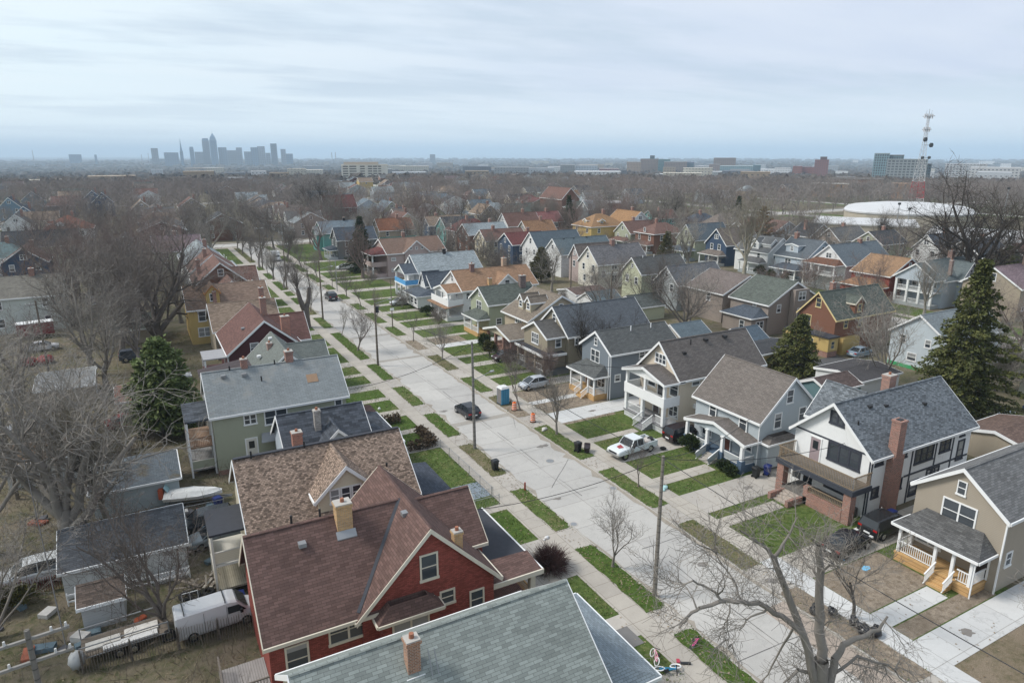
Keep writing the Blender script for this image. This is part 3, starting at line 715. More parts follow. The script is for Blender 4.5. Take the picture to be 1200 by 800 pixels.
# ------------------------------------------------------------------ the houses one can tell apart: left row, nearest first
PALEB = shingle((0.235, 0.275, 0.30), .16, row=.15, w=.34); SAGER = shingle((0.225, 0.25, 0.235), .22, row=.17, w=.5)
BRNR = shingle((0.125, 0.078, 0.068), .24, row=.17, w=.5); MOTT = shingle((0.225, 0.168, 0.132), .60, row=.13, w=.19, blot=.3)
SLATE = shingle((0.058, 0.066, 0.08), .45, row=.26, w=.6); GRNGR = shingle((0.225, 0.245, 0.25), .10, row=.16, w=.5, stain=(0.26, 0.26, 0.245))
TRIMC = plain((0.62, 0.57, 0.47), .6)
h = House('sage-roofed house', 'house under sage green shingles at the bottom edge of the photo', 3.6, 17.4, 22.0, 30.8, WL['cream'], SAGER)
h.gable('x', 3.6, 17.4, 22.0, 30.8, 4.6, 8.0).done()
h.roofpart('porch_roof', lambda mb: h.hip(17.4, 21.2, 23.2, 30.6, 3.0, 4.75, zb=2.8, oh=.35, roof=PALEB, mb=mb, ends=(0, 1, 1, 1)))
h.posts([(21.0, 23.5), (21.0, 27), (21.0, 30.3)], .6, 2.8).slab('porch_floor', 17.42, 21.1, 23.3, 30.5, 0, .6, WL['gray'])
h.chim(8.6, 25.3, 6.6, 8.75, .62, .55, brick((0.30, 0.14, 0.07))); h.part('flashing', lambda b: b.box(8.15, 9.05, 24.85, 25.0, 6.75, 6.98, WHITE)); h.vents([(19.4, 27.6, 3.85, 'box')], STEEL)
h.part('ladder_rail', lambda b: [b.bar((9.3 + d, 24.6, 6.9), (9.3 + d, 25.1, 8.0), .04, .04, STEEL) for d in (0, .3)])

h = House('red brick house', 'painted red brick house with brown shingle roof and yellow brick chimneys', 3.4, 17.2, 33.8, 42.7, WL['red'], BRNR, trim=TRIMC)
h.gable('x', 3.4, 12.7, 34.0, 42.5, 4.45, 8.5, ohr=.3, rake=(1, 0)).gable('y', 33.75, 42.8, 8.6, 17.1, 4.45, 8.72, oh=.45, rake=(1, 1))
h.gable('x', 12.9, 17.9, 37.0, 42.5, 4.9, 7.35, ohr=.25, rake=(0, 1))
for u, z, w, hh, n in ((12.77, 6.22, .95, 1.55, 1), (13.9, 3.75, .8, .8, 1), (7.8, 3.55, 2.1, 1.25, 2), (4.86, 2.7, 1.1, 1.7, 1), (15.9, 2.9, .8, 1.2, 1)): h.win('S', u, z, w, hh, n, pl=34.0 if u < 8.5 else 33.75)
h.part('bay', lambda b: b.box(9.5, 13.0, 33.05, 33.745, .2, 3.9, WL['red'])); h.win('S', 11.26, 2.95, 2.1, 1.6, 2, pl=33.05)
h.roofpart('bay_roof', lambda mb: h.hip(9.5, 13.0, 33.05, 33.74, 3.85, 4.75, zb=3.8, oh=.3, mb=mb, ends=(1, 1, 1, 0)))
h.chim(8.85, 37.8, 7.0, 9.55, .95, .8, YELBR); h.chim(14.85, 34.25, 5.8, 7.75, .55, .5, YELBR)
h.part('flashing', lambda b: b.hull([(8.25, 37.02, 7.45), (9.45, 37.02, 7.45), (9.45, 37.38, 7.8), (8.25, 37.38, 7.8)], [(8.25, 37.02, 7.54), (9.45, 37.02, 7.54), (9.45, 37.38, 7.89), (8.25, 37.38, 7.89)], STEEL))
h.part('valley_flashing', lambda b: b.bar((8.4, 33.85, 4.5), (12.6, 38.2, 8.66), .22, .05, FLATR)); h.vents([(6.2, 37.2, 7.75, 'box'), (12.4, 36.6, 8.4, 'box'), (7.6, 38.4, 8.6, 'pipe'), (5.9, 38.4, 8.6, 'pipe')])
h.part('porch_roof', lambda b: (b.box(17.15, 20.85, 36.0, 43.2, 3.12, 3.32, FLATR), b.hull([(16.0, 34.0, 3.15), (20.85, 34.0, 3.15), (20.85, 36.0, 3.45), (16.0, 36.0, 3.6)], [(16.0, 34.0, 3.3), (20.85, 34.0, 3.3), (20.85, 36.0, 3.62), (16.0, 36.0, 3.8)], BRNR), b.box(20.85, 20.95, 34.0, 43.2, 3.02, 3.36, WHITE), b.box(16.6, 20.95, 33.9, 34.0, 3.0, 3.34, TRIMC)))
h.slab('porch_floor', 17.2, 20.6, 34.2, 43, 0, .8, REDBR).posts([(20.35, 34.5), (20.35, 38.6), (20.35, 42.8)], .8, 3.1, .38, TRIMC)
h.rail((17.4, 34.45), (20.1, 34.45), .8, .85, FRESH).rail((20.35, 34.8), (20.35, 38.3), .8, .85, FRESH)
h.slab('porch_floor', .9, 3.38, 33.9, 37.0, 1.05, 1.2, planks((0.28, 0.27, 0.26))).rail((.95, 33.95), (.95, 36.95), 1.2, 1.0, planks((0.16, 0.14, 0.12), .14, 1)).rail((.95, 33.95), (3.3, 33.95), 1.2, 1.0, planks((0.16, 0.14, 0.12), .14, 1))
[h.part('porch_post', lambda b, x=x, y=y: b.box(x - .08, x + .08, y - .08, y + .08, 0, 1.04, POLEW)) for x in (1.0, 3.2) for y in (34.0, 36.9)]; h.done()

h = House('mottled brown roof house', 'cream house with mottled brown shingles and a three window wall dormer', 4.2, 16.2, 45.0, 53.6, WL['cream'], MOTT)
h.gable('x', 4.2, 16.2, 45.0, 53.6, 5.15, 8.55).gable('y', 44.95, 49.5, 8.9, 12.95, 6.5, 8.45, oh=.35, rake=(1, 0))
for u in (10.05, 10.85, 11.65): h.win('S', u, 6.3, .55, .95, 1, pl=44.95)
h.win('S', 6.0, 3.4).win('S', 13.6, 2.6, 1.6, 1.2, 2).win('W', 49.3, 6.6, .8, 1.2)
h.part('ridge_cap', lambda b: b.bar((3.95, 49.3, 8.76), (16.45, 49.3, 8.76), .3, .07, FLATR))
h.vents([(5.2, 49.2, 8.6, 'pipe'), (9.0, 49.2, 8.6, 'pipe'), (14.2, 46.4, 6.2, 'box'), (14.6, 46.9, 6.5, 'pipe')])
h.part('porch_roof', lambda b: (b.hull([(16.25, 48.0, 3.35), (20.3, 48.0, 2.9), (20.3, 57.0, 2.9), (16.25, 57.0, 3.35)][:4], [(16.25, 48.0, 3.5), (20.3, 48.0, 3.05), (20.3, 55.0, 3.05), (16.25, 55.0, 3.5)], FLATR) if False else b.hull([(16.25, 47.4, 3.35), (20.3, 47.4, 2.9), (20.3, 53.6, 2.9), (16.25, 53.6, 3.35)], [(16.25, 47.4, 3.5), (20.3, 47.4, 3.05), (20.3, 53.6, 3.05), (16.25, 53.6, 3.5)], shingle((0.055, 0.065, 0.085), .2)), b.box(16.3, 20.36, 47.3, 47.4, 2.95, 3.14, WHITE)))
h.slab('porch_floor', 16.3, 20.1, 47.6, 53.4, 0, .7, WL['gray']).posts([(19.95, 47.7), (19.95, 50.5), (19.95, 53.3)], .7, 2.95, .2, plain((0.16, 0.33, 0.52), .5))
h.slab('rear_porch_roof', 1.6, 4.15, 45.6, 49.4, 5.0, 5.16, FLATR); [h.part('porch_post', lambda b, x=x, y=y: b.box(x - .07, x + .07, y - .07, y + .07, 0, 5.0, OFFW)) for x in (1.75, 4.05) for y in (45.7, 49.3)]
h.slab('rear_deck', 1.7, 4.15, 45.7, 49.3, 2.6, 2.75, OFFW).slab('rear_deck', 1.7, 4.15, 45.7, 49.3, .7, .85, planks((0.35, 0.32, 0.25))).rail((1.75, 45.75), (4.1, 45.75), 2.75, .95, OFFW, solid=WL['cream']).rail((1.75, 45.75), (1.75, 49.3), 2.75, .95, OFFW, solid=WL['cream']).rail((1.75, 45.75), (1.75, 49.3), .85, .9, OFFW).done()

h = House('dark slate roof bungalow', 'pale blue bungalow under dark slate shingles with two chimneys', 9.2, 18.6, 57.4, 65.0, WL['lblue'], SLATE)
h.gable('x', 9.2, 16.6, 57.6, 64.8, 4.1, 6.9, oh=.4).gable('y', 57.3, 62, 11.3, 15.7, 4.1, 6.2, oh=.35, rake=(1, 0))
h.roofpart('porch_roof', lambda mb: h.hip(16.6, 19.6, 58.2, 66.3, 3.4, 4.7, zb=3.2, oh=.3, mb=mb, ends=(0, 1, 1, 1)))
h.posts([(19.4, 58.5), (19.4, 62.2), (19.4, 66)], .5, 3.2).slab('porch_floor', 16.62, 19.6, 58.3, 66.2, 0, .5, APRC)
h.chim(12.25, 59.6, 5.2, 7.5, .55, .55, brick((0.30, 0.29, 0.28))).chim(10.1, 58.3, 4.2, 6.3, .85, .75, brick((0.33, 0.10, 0.06)))
h.win('S', 13.5, 4.9, .4, .4, 1, pl=57.3, bars=False).win('S', 12, 2.4).vents([(11.7, 60.6, 6.2, 'box')]).done()

h = House('pale green house', 'pale sage green two storey house under a weathered grey blue roof', 4.0, 16.7, 66.3, 73.9, WL['sage'], GRNGR)
h.gable('x', 4.0, 16.7, 66.3, 73.9, 6.15, 9.25, oh=.3).done()
h.part('foundation', lambda b: b.box(3.97, 16.73, 66.27, 73.93, 0, .5, REDBR))
h.win('S', 7.3, 5.2, 1.0, .85, 2).win('S', 9.7, 5.05, 2.0, 1.3, 2).win('S', 15.9, 5.0, .6, 1.3).win('S', 12.5, 2.6, .9, 1.3).win('E', 69, 5, 1.8, 1.3, 2).door('S', 7.2, 1.15, .95, 2.05, m=OFFW)
h.part('awning', lambda b: b.hull([(8.2, 66.28, 3.5), (9.6, 66.28, 3.5), (9.8, 65.3, 2.9), (8.0, 65.3, 2.9)], [(8.2, 66.28, 3.56), (9.6, 66.28, 3.56), (9.8, 65.3, 2.96), (8.0, 65.3, 2.96)], STEEL))
h.chim(7.7, 70.2, 8.4, 10.2, .6, .6, REDBR).chim(12.1, 70.3, 8.4, 10.4, .75, .75, REDBR).vents([(6.3, 70.0, 9.2, 'pipe'), (10.6, 70.0, 9.2, 'pipe'), (5.6, 69.4, 8.9, 'box'), (7.5, 69.3, 8.8, 'box'), (9.0, 68.6, 8.1, 'pipe')])
h.part('roof_patch', lambda b: b.hull([(13.3, 67.75, 7.5), (14.4, 67.75, 7.5), (14.4, 68.5, 8.12), (13.3, 68.5, 8.12)], [(13.3, 67.75, 7.53), (14.4, 67.75, 7.53), (14.4, 68.5, 8.15), (13.3, 68.5, 8.15)], plain((0.30, 0.20, 0.13), .9)))
h.slab('rear_porch_roof', 1.6, 3.95, 66.8, 72.5, 5.6, 5.75, SLATE).slab('rear_deck', 1.7, 3.95, 67, 72.3, 2.9, 3.05, planks((0.25, 0.17, 0.12))).slab('rear_deck', 1.7, 3.95, 67, 72.3, .6, .75, planks((0.2, 0.2, 0.2)))
[h.part('porch_post', lambda b, x=x, y=y: b.box(x - .08, x + .08, y - .08, y + .08, 0, 5.6, WHITE)) for x in (1.75, 3.85) for y in (67, 69.6, 72.2)]
h.rail((1.75, 67.0), (3.9, 67.0), 3.05, .9, planks((0.22, 0.14, 0.10), .14, 1)).rail((1.75, 67.0), (1.75, 72.2), 3.05, .9, planks((0.22, 0.14, 0.10), .14, 1)).rail((1.75, 67.0), (3.9, 67.0), .75, .9, OFFW, solid=WL['sage'])
h.slab('entry_roof', 16.75, 20.2, 66.8, 70, 3.0, 3.2, BRNR).posts([(20, 67), (20, 69.8)], .4, 3.0).slab('porch_floor', 16.75, 20.1, 66.9, 69.9, 0, .4, APRC)

h = House('grey green roof cottage', 'small grey blue cottage under grey green shingles beside the dark red house', 4.6, 17.8, 79.6, 90.5, siding((0.25, 0.28, 0.31)), shingle((0.145, 0.16, 0.15), .12))
h.gable('y', 80.5, 91, 10.4, 17.0, 4.3, 7.35, oh=.4).gable('y', 79.7, 84, 10.9, 16.0, 4.3, 6.7, rake=(1, 0)).gable('x', 13.8, 19.6, 85.0, 91.4, 3.6, 6.3, rake=(0, 1))
h.part('flat_roof', lambda b: b.hull([(4.4, 82.6, 3.5), (10.6, 82.6, 4.3), (10.6, 91, 4.3), (4.4, 91, 3.5)], [(4.4, 82.6, 3.7), (10.6, 82.6, 4.5), (10.6, 91, 4.5), (4.4, 91, 3.7)], planks((0.065, 0.052, 0.055), 1.2, 0))).part('annex', lambda b: b.box(4.6, 10.38, 82.8, 90.8, 0, 3.45, WL['gray']))
h.chim(12.7, 86.6, 5.4, 7.2, .6, .6, brick((0.36, 0.20, 0.16))).vents([(11.3, 86.3, 5.7, 'box'), (13.2, 88.7, 7.2, 'box')], WHITE).win('S', 13.4, 5.0, .5, .7, 1, pl=79.7).win('E', 88, 1.8, 1.3, 1.2, 2, pl=19.6).done()

h = House('dark red house', 'dark red house with a maroon roof and tall brick chimneys', 8.6, 20.2, 93.4, 106.5, WL['maroon'], shingle((0.135, 0.075, 0.066), .2))
h.gable('y', 93.4, 106, 8.6, 18.0, 4.6, 8.5, oh=.35).gable('x', 13.2, 20.0, 98.5, 105.8, 4.2, 7.2, rake=(0, 1))
h.win('S', 11.8, 5.0, .9, 1.2).win('S', 14.3, 5.0, .9, 1.2).chim(16.2, 94.6, 4.9, 8.6, 1.1, .9, brick((0.36, 0.12, 0.07))).chim(14.3, 99.8, 7.9, 10.4, .8, .8, REDBR)
h.part('rear_porch', lambda b: ([b.box(x - .1, x + .1, y - .1, y + .1, 0, 4.0, WHITE) for x in (5.6, 8.4) for y in (93.8, 98)], b.box(5.4, 8.58, 93.6, 98.2, 4.0, 4.15, plain((0.3, 0.3, 0.31), .7)), b.box(5.5, 8.58, 93.7, 98.1, 1.9, 2.1, WL['maroon']), b.box(5.5, 8.58, 93.7, 93.8, 2.1, 3.0, WL['maroon']), b.box(5.5, 8.58, 93.7, 98, 0, 1.0, WL['maroon']))).vents([(11.0, 97, 6.9, 'box')]).done()

h = House('yellow house', 'yellow house with tan shingles and a peaked yellow dormer', 5.6, 18.4, 118.5, 129.6, WL['yellow'], shingle((0.19, 0.135, 0.105), .3))
h.gable('x', 5.6, 18.2, 118.5, 129.8, 5.8, 8.6)
h.dormer('S', 9.5, 6.6, 2.0, 1.6, 3.5, 1.1, front=119.3, trim=plain((0.35, 0.17, 0.06)))
h.win('S', 7.5, 4.6, 1.0, 1.5, 1).win('S', 10, 4.6, .8, 1.3).win('S', 13, 4.6, .8, 1.3).win('S', 7.6, 2.0, 1.7, 1.3, 2).chim(9.7, 119.0, 6.2, 8.4, .55, .5).done()
h = House('tan roof house', 'low house under pinkish tan shingles next to the dark red house', 8.2, 17.6, 107.2, 116.6, WL['tan'], shingle((0.225, 0.17, 0.13), .3))
h.gable('x', 8.2, 17.6, 107.2, 116.6, 4.6, 7.7).chim(15.9, 111.6, 7.2, 9.7, .7, .7, REDBR).win('S', 10, 2.5).win('S', 14, 2.5, 1.5, 1.2, 2).done()
h = House('brown shingle house', 'brown house with white rakes and a brown roof below a smaller white gable', 8.6, 20.0, 139, 154, WL['brown'], RF['brown'])
h.gable('y', 143, 154.5, 8.6, 18.0, 5.6, 9.5, oh=.4).gable('y', 134.5, 143, 11.2, 17.2, 4.4, 7.2, wall=WL['lblue']).gable('x', 14, 20.2, 144, 151, 4.8, 7.8, rake=(0, 1))
h.win('S', 13.3, 7.6, .9, 1.2, pl=143).win('S', 9.4, 4.6, .8, 1.2, pl=143).win('S', 14.2, 5.4, .6, .7, pl=134.5).chim(17.6, 135.3, 4.6, 6.9, .8, .8, YELBR).chim(9.8, 149, 6, 9.6, .7, .7).done()
h = House('white house by the corner', 'white house with a grey roof and brick chimneys near the corner', 8.0, 18.6, 178, 192, WL['white'], RF['pale'])
h.gable('y', 178, 192, 8.4, 17.6, 5.4, 8.8).slab('porch_floor', 17.7, 20.6, 180, 190, 0, .8, WL['white']).posts([(20.3, 180.3), (20.3, 185), (20.3, 189.7)], .8, 3.0).slab('porch_roof', 17.7, 20.8, 179.8, 190.2, 3.0, 3.2, RF['pale'])
h.win('S', 11, 4.6).win('S', 15, 4.6).win('E', 182, 4.5).win('E', 187, 4.5).chim(13.8, 179, 7.5, 10.2, .8, .7).done()
h = House('maroon roof house', 'white house under a maroon roof between the brown house and the corner', 6.5, 18.4, 160.5, 172, WL['white'], RF['brown'])
h.gable('y', 160.5, 172, 9.0, 18.4, 5.4, 8.9).win('S', 11.5, 4.4).win('S', 15.5, 4.4).chim(12.4, 164, 7.4, 9.8, .8, .8, REDBR).done()

# ------------------------------------------------------------------ right row, nearest first
GR1 = shingle((0.15, 0.15, 0.15), .25); GRB = shingle((0.135, 0.15, 0.165), .42, row=.15, w=.3); TAUPR = shingle((0.15, 0.132, 0.12), .16)
h = House('beige house with new porch', 'beige new house with fresh timber porch and white railings', 49.9, 63.5, 20.4, 26.7, siding((0.36, 0.315, 0.255)), GR1)
h.gable('x', 49.9, 63.5, 20.4, 26.7, 5.85, 8.25, oh=.3, ohr=.3)
h.win('W', 23.59, 6.75, .5, .95).win('W', 23.5, 4.75, 2.2, 1.55, 2).win('W', 25.2, 1.9, 1.7, 1.1, 2).win('S', 51.1, 2.4, .62, .95).win('S', 56, 4.6).win('S', 59, 2.2).door('W', 21.5, .75, m=BLACK)
h.roofpart('porch_roof', lambda mb: h.hip(47.8, 49.88, 20.85, 26.5, 2.95, 4.15, zb=2.75, oh=.28, roof=shingle((0.10, 0.10, 0.10), .3), mb=mb, ends=(1, 0, 1, 1)))
h.slab('porch_floor', 47.75, 49.88, 20.9, 26.45, .62, .75, FRESH).slab('porch_skirt', 47.8, 49.88, 20.95, 26.4, 0, .62, planks((0.50, 0.31, 0.14), .3, 1))
h.posts([(47.95, 21.1), (47.95, 22.35), (47.95, 23.6), (47.95, 26.25), (49.65, 26.3)], .75, 2.95, .2)
h.rail((47.95, 23.7), (47.95, 26.15), .75).rail((47.95, 21.15), (47.95, 22.0), .75).rail((48.0, 26.3), (49.6, 26.3), .75).rail((48.05, 21.05), (49.8, 21.05), .75)
h.steps(47.75, 46.5, 22.05, 23.3, .75, 4, FRESH).rail((47.8, 22.08), (46.55, 22.08), .62, .85, z1=.02).rail((47.8, 23.38), (46.55, 23.38), .62, .85, z1=.02)
h.part('downspout', lambda b: (b.box(49.78, 49.88, 20.28, 20.38, 0, 5.7, WHITE), b.box(47.72, 47.8, 20.8, 20.88, 0, 2.8, WHITE))).done()

STUC = concrete('white_stucco', (0.70, 0.71, 0.71), None, stain=.16); DKT = plain((0.045, 0.05, 0.065), .6)
h = House('white stucco house', 'white stucco house with dark timber trim and a tall brick wall chimney', 51.3, 66.0, 31.35, 39.0, STUC, GRB)
h.gable('x', 51.3, 66.0, 31.35, 39.0, 5.75, 9.15, oh=.35, ohr=.45).gable('y', 36, 39.6, 53.8, 58.4, 6.4, 9.05, rake=(0, 1))
h.win('W', 34.95, 7.85, 1.25, 1.0, 2, trim=DKT, sash=WHITE).win('W', 33.9, 4.75, 3.0, 1.5, 3, trim=DKT, sash=WHITE).win('W', 34.2, 1.75, 2.2, .8, 2, trim=DKT, sash=WHITE).door('W', 36.75, 3.15, 1.0, 2.2, m=plain((0.30, 0.24, 0.25))).door('W', 37.1, .75, 1.0, 2.1, m=GLASS).door('W', 38.3, .75, .9, 2.1, m=GLASS)
for u, z, w, hh, n in ((58.8, 4.35, 2.6, 1.35, 3), (61.95, 4.6, 1.5, 1.3, 2), (64.6, 3.5, .9, 1.8, 1), (64.5, 5.2, .6, .5, 1), (52.3, 5.15, .9, .7, 1), (55.75, 5.05, .6, .6, 1), (55.6, 2.2, .7, .9, 1), (57.9, 1.3, 1.1, 1.3, 1), (52.3, 2.2, .8, .8, 1), (60.6, 2.2, 1.8, .6, 3)): h.win('S', u, z, w, hh, n, trim=DKT, sash=WHITE)
h.part('timber_trim', lambda b: ([b.box(x - .09, x + .09, 31.31, 31.35, 0, 5.6, DKT) for x in (51.4, 57.0, 60.55, 63.2)], b.box(56.2, 65.9, 31.315, 31.35, 2.65, 2.83, DKT), b.box(51.26, 51.3, 31.4, 38.95, 5.62, 5.76, DKT), b.box(51.26, 51.3, 31.4, 31.52, 0, 5.6, DKT), b.box(65.8, 66.0, 31.315, 31.35, 0, 2.6, WHITE)))
h.part('chimney', lambda b: (b.box(53.3, 54.8, 30.75, 31.34, 0, 5.4, REDBR), b.box(53.55, 54.45, 30.75, 31.55, 5.4, 8.4, REDBR), b.box(53.5, 54.5, 30.7, 31.6, 8.4, 8.55, REDBR), b.box(53.75, 54.25, 30.95, 31.35, 8.55, 8.62, BLACK)))
h.chim(60.6, 36.6, 7.9, 9.9, 1.0, .8, brick((0.30, 0.13, 0.09))).vents([(56.6, 34.2, 8.3, 'box'), (61.5, 33.6, 7.8, 'box'), (54.6, 34.4, 8.5, 'box'), (51.9, 33.4, 7.5, 'pipe')], BLACK)
h.slab('porch_deck', 48.9, 51.28, 31.1, 38.8, 2.95, 3.2, planks((0.17, 0.155, 0.14), .3, 1)).part('deck_fascia', lambda b: (b.box(48.82, 48.9, 31.05, 38.85, 2.75, 3.22, DKT), b.box(48.9, 51.28, 31.0, 31.1, 2.75, 3.22, DKT)))
WOODR = planks((0.25, 0.19, 0.13), .2, 1)
h.rail((48.95, 31.15), (48.95, 38.75), 3.22, 1.15, WOODR).rail((48.95, 31.15), (51.25, 31.15), 3.22, 1.15, WOODR).rail((48.95, 38.75), (51.25, 38.75), 3.22, 1.15, WOODR)
h.part('porch_post', lambda b: b.box(48.95, 49.65, 31.2, 31.9, 0, 2.94, REDBR)).part('porch_post', lambda b: b.box(48.95, 49.65, 38.0, 38.7, 0, 2.94, REDBR)).part('porch_post', lambda b: b.box(48.95, 49.45, 35.3, 35.75, 0, 1.7, REDBR))
h.slab('porch_floor', 48.95, 51.28, 31.95, 38.0, 0, .72, planks((0.16, 0.15, 0.14))).part('porch_wall', lambda b: b.box(48.9, 49.15, 31.9, 35.3, 0, 1.25, REDBR)).rail((49.0, 31.9), (49.0, 35.3), 1.27, .55, WOODR)
h.steps(48.9, 46.9, 36.0, 37.5, .72, 5, concrete('step_stone', (0.42, 0.36, 0.31), None)).part('stair_wall', lambda b: (b.box(47.0, 48.9, 35.65, 35.97, 0, .62, REDBR), b.box(47.0, 48.9, 37.53, 37.85, 0, .62, REDBR))).done()

h = House('light grey blue house', 'grey blue house with a low gabled porch on four white columns', 50.3, 58.6, 42.3, 51.0, siding((0.42, 0.47, 0.50)), TAUPR)
h.gable('y', 42.3, 51.0, 50.4, 58.5, 5.2, 8.85, oh=.35)
h.win('S', 54.2, 7.05, .8, 1.25).win('S', 52.8, 4.75, .85, 1.45).win('S', 56.3, 4.85, .85, 1.3).win('W', 48.4, 4.3, .8, 1.4).win('W', 44.3, 4.25, .85, 1.45).door('W', 46.2, .75, m=plain((0.16, 0.06, 0.04))).win('W', 43.3, 2.1, .6, .7).win('W', 49, 1.9, 1.2, 1.2, 2)
h.roofpart('porch_roof', lambda mb: h.gable('x', 48.6, 50.38, 42.3, 50.35, 3.0, 3.95, zb=2.85, oh=.15, ohr=.25, mb=mb, wall=siding((0.42, 0.47, 0.50))))
BLUB = brick((0.085, 0.13, 0.19), spread=.15, painted=True)
h.slab('porch_floor', 48.5, 50.28, 42.4, 50.3, 0, .75, BLUB).posts([(48.55, 42.55), (48.55, 45.1), (48.55, 47.2), (48.55, 50.1)], .75, 2.95, .34, base=(0, 1.3, BLUB), taper=.8)
h.rail((48.55, 42.9), (48.55, 44.8), .75, .8, solid=WL['gray']).rail((48.55, 47.5), (48.55, 49.8), .75, .8, solid=WL['gray']).rail((48.75, 42.5), (50.2, 42.5), .75, .8, solid=WL['gray'])
h.steps(48.5, 46.95, 45.35, 46.95, .75, 5, APRC).rail((48.4, 45.3), (46.95, 45.3), .7, .8, solid=WL['gray'], z1=0).rail((48.4, 47.0), (46.95, 47.0), .7, .8, solid=WL['gray'], z1=0)
h.part('side_bay', lambda b: b.box(50.9, 54.6, 41.5, 42.28, .3, 2.9, siding((0.42, 0.47, 0.50)))).win('S', 53.2, 1.7, .8, 1.35, 1, pl=41.5)
h.roofpart('bay_roof', lambda mb: h.hip(50.9, 54.6, 41.5, 42.28, 2.9, 3.5, zb=2.8, oh=.35, mb=mb, ends=(1, 1, 1, 0)))
h.part('downspout', lambda b: b.box(50.24, 50.32, 42.2, 42.28, 0, 5.1, WHITE)).done()

h = House('cream double porch house', 'cream house with a white two storey front porch', 50.5, 63.2, 53.7, 60.5, siding((0.66, 0.575, 0.465)), shingle((0.125, 0.112, 0.105), .18))
h.gable('x', 50.5, 63.2, 53.7, 60.5, 6.1, 9.45, oh=.35, ohr=.4)
h.win('W', 57.1, 7.5, 1.7, 1.0, 3).win('W', 58.4, 4.6, 1.2, 1.3).win('W', 54.6, 4.6, 1.2, 1.6).win('W', 54.5, 2.05, 1.3, 1.3, 2).door('W', 56.8, 3.1, m=GLASS).door('W', 57.4, .9, m=plain((0.12, 0.1, 0.1))).win('S', 52.8, 5.45, 1.0, .8).win('S', 58, 4.8, .8, 1.3).win('S', 56, 2.2, .8, 1.3)
h.part('air_conditioner', lambda b: b.box(52.6, 53.2, 53.25, 53.69, 2.3, 2.75, WHITE))
h.roofpart('porch_roof', lambda mb: h.gable('x', 48.3, 50.48, 53.6, 60.6, 5.75, 6.75, zb=5.5, oh=.25, ohr=.35, mb=mb, wall=WHITE))
h.slab('porch_deck', 48.2, 50.48, 53.6, 60.6, 3.0, 3.25, WHITE).part('deck_wall', lambda b: (b.box(48.2, 48.3, 53.6, 60.6, 3.25, 4.15, WHITE), b.box(48.3, 50.48, 53.6, 53.7, 3.25, 4.15, WHITE), b.box(48.3, 50.48, 60.5, 60.6, 3.25, 4.15, WHITE)))
h.posts([(48.45, 53.85), (48.45, 57.1), (48.45, 60.35)], 4.15, 5.55, .3).posts([(48.45, 53.85), (48.45, 57.4), (48.45, 60.35)], .85, 3.0, .36)
h.slab('porch_floor', 48.2, 50.48, 53.6, 60.6, .7, .85, planks((0.22, 0.22, 0.23))).part('porch_skirt', lambda b: b.box(48.3, 50.48, 53.7, 60.5, 0, .7, planks((0.55, 0.56, 0.57), .35, 1)))
h.rail((48.45, 57.6), (48.45, 60.2), .85).rail((48.45, 54.05), (48.45, 55.2), .85).rail((48.6, 53.8), (50.4, 53.8), .85)
h.steps(48.2, 46.6, 55.35, 56.9, .85, 5, planks((0.24, 0.24, 0.25))).rail((48.2, 55.3), (46.7, 55.3), .8, .9, z1=.05).rail((48.2, 56.95), (46.7, 56.95), .8, .9, z1=.05)
h.vents([(54.0, 56.2, 9.0, 'pipe'), (56.5, 56.4, 9.1, 'box'), (59.5, 56.4, 9.1, 'box'), (52.6, 55.7, 8.2, 'box')], BLACK).done()

h = House('slate grey house', 'slate grey new house with white trim and a small white porch', 49.75, 60.5, 65.3, 71.7, siding((0.185, 0.215, 0.245)), shingle((0.095, 0.100, 0.100), .2))
h.gable('x', 49.75, 60.5, 65.3, 71.7, 6.0, 8.15, oh=.3, ohr=.3).win('W', 68.65, 6.85, .5, .9).win('W', 68.7, 4.9, 1.7, 1.5, 2).win('S', 50.8, 2.75, .7, .75).win('S', 55, 5.3, 1.6, .8, 2).door('W', 70.2, .7, m=plain((0.25, 0.14, 0.08))).win('W', 67.2, 1.8, 1.4, 1.3, 2)
h.roofpart('porch_roof', lambda mb: h.hip(47.6, 49.73, 65.8, 71.4, 3.0, 4.15, zb=2.8, oh=.28, mb=mb, ends=(1, 0, 1, 1)))
h.slab('porch_floor', 47.6, 49.73, 65.8, 71.4, 0, .7, FRESH).posts([(47.75, 66.0), (47.75, 67.3), (47.75, 68.8), (47.75, 71.2), (49.5, 65.95)], .7, 3.0, .2).rail((47.75, 69.0), (47.75, 71.1), .7).rail((47.75, 66.1), (47.75, 67.2), .7).rail((47.9, 65.95), (49.5, 65.95), .7)
h.steps(47.6, 46.6, 67.35, 68.75, .7, 3, FRESH).rail((47.7, 67.3), (46.6, 67.3), .65, .85, z1=0).rail((47.7, 68.8), (46.6, 68.8), .65, .85, z1=0)
h.part('downspout', lambda b: (b.box(49.6, 49.7, 65.2, 65.28, 0, 5.85, WHITE), b.box(49.35, 49.42, 65.3, 65.38, 0, 5.8, WHITE))).vents([(54.5, 67.7, 8.0, 'pipe'), (57.8, 67.7, 8.0, 'pipe')], WHITE).done()

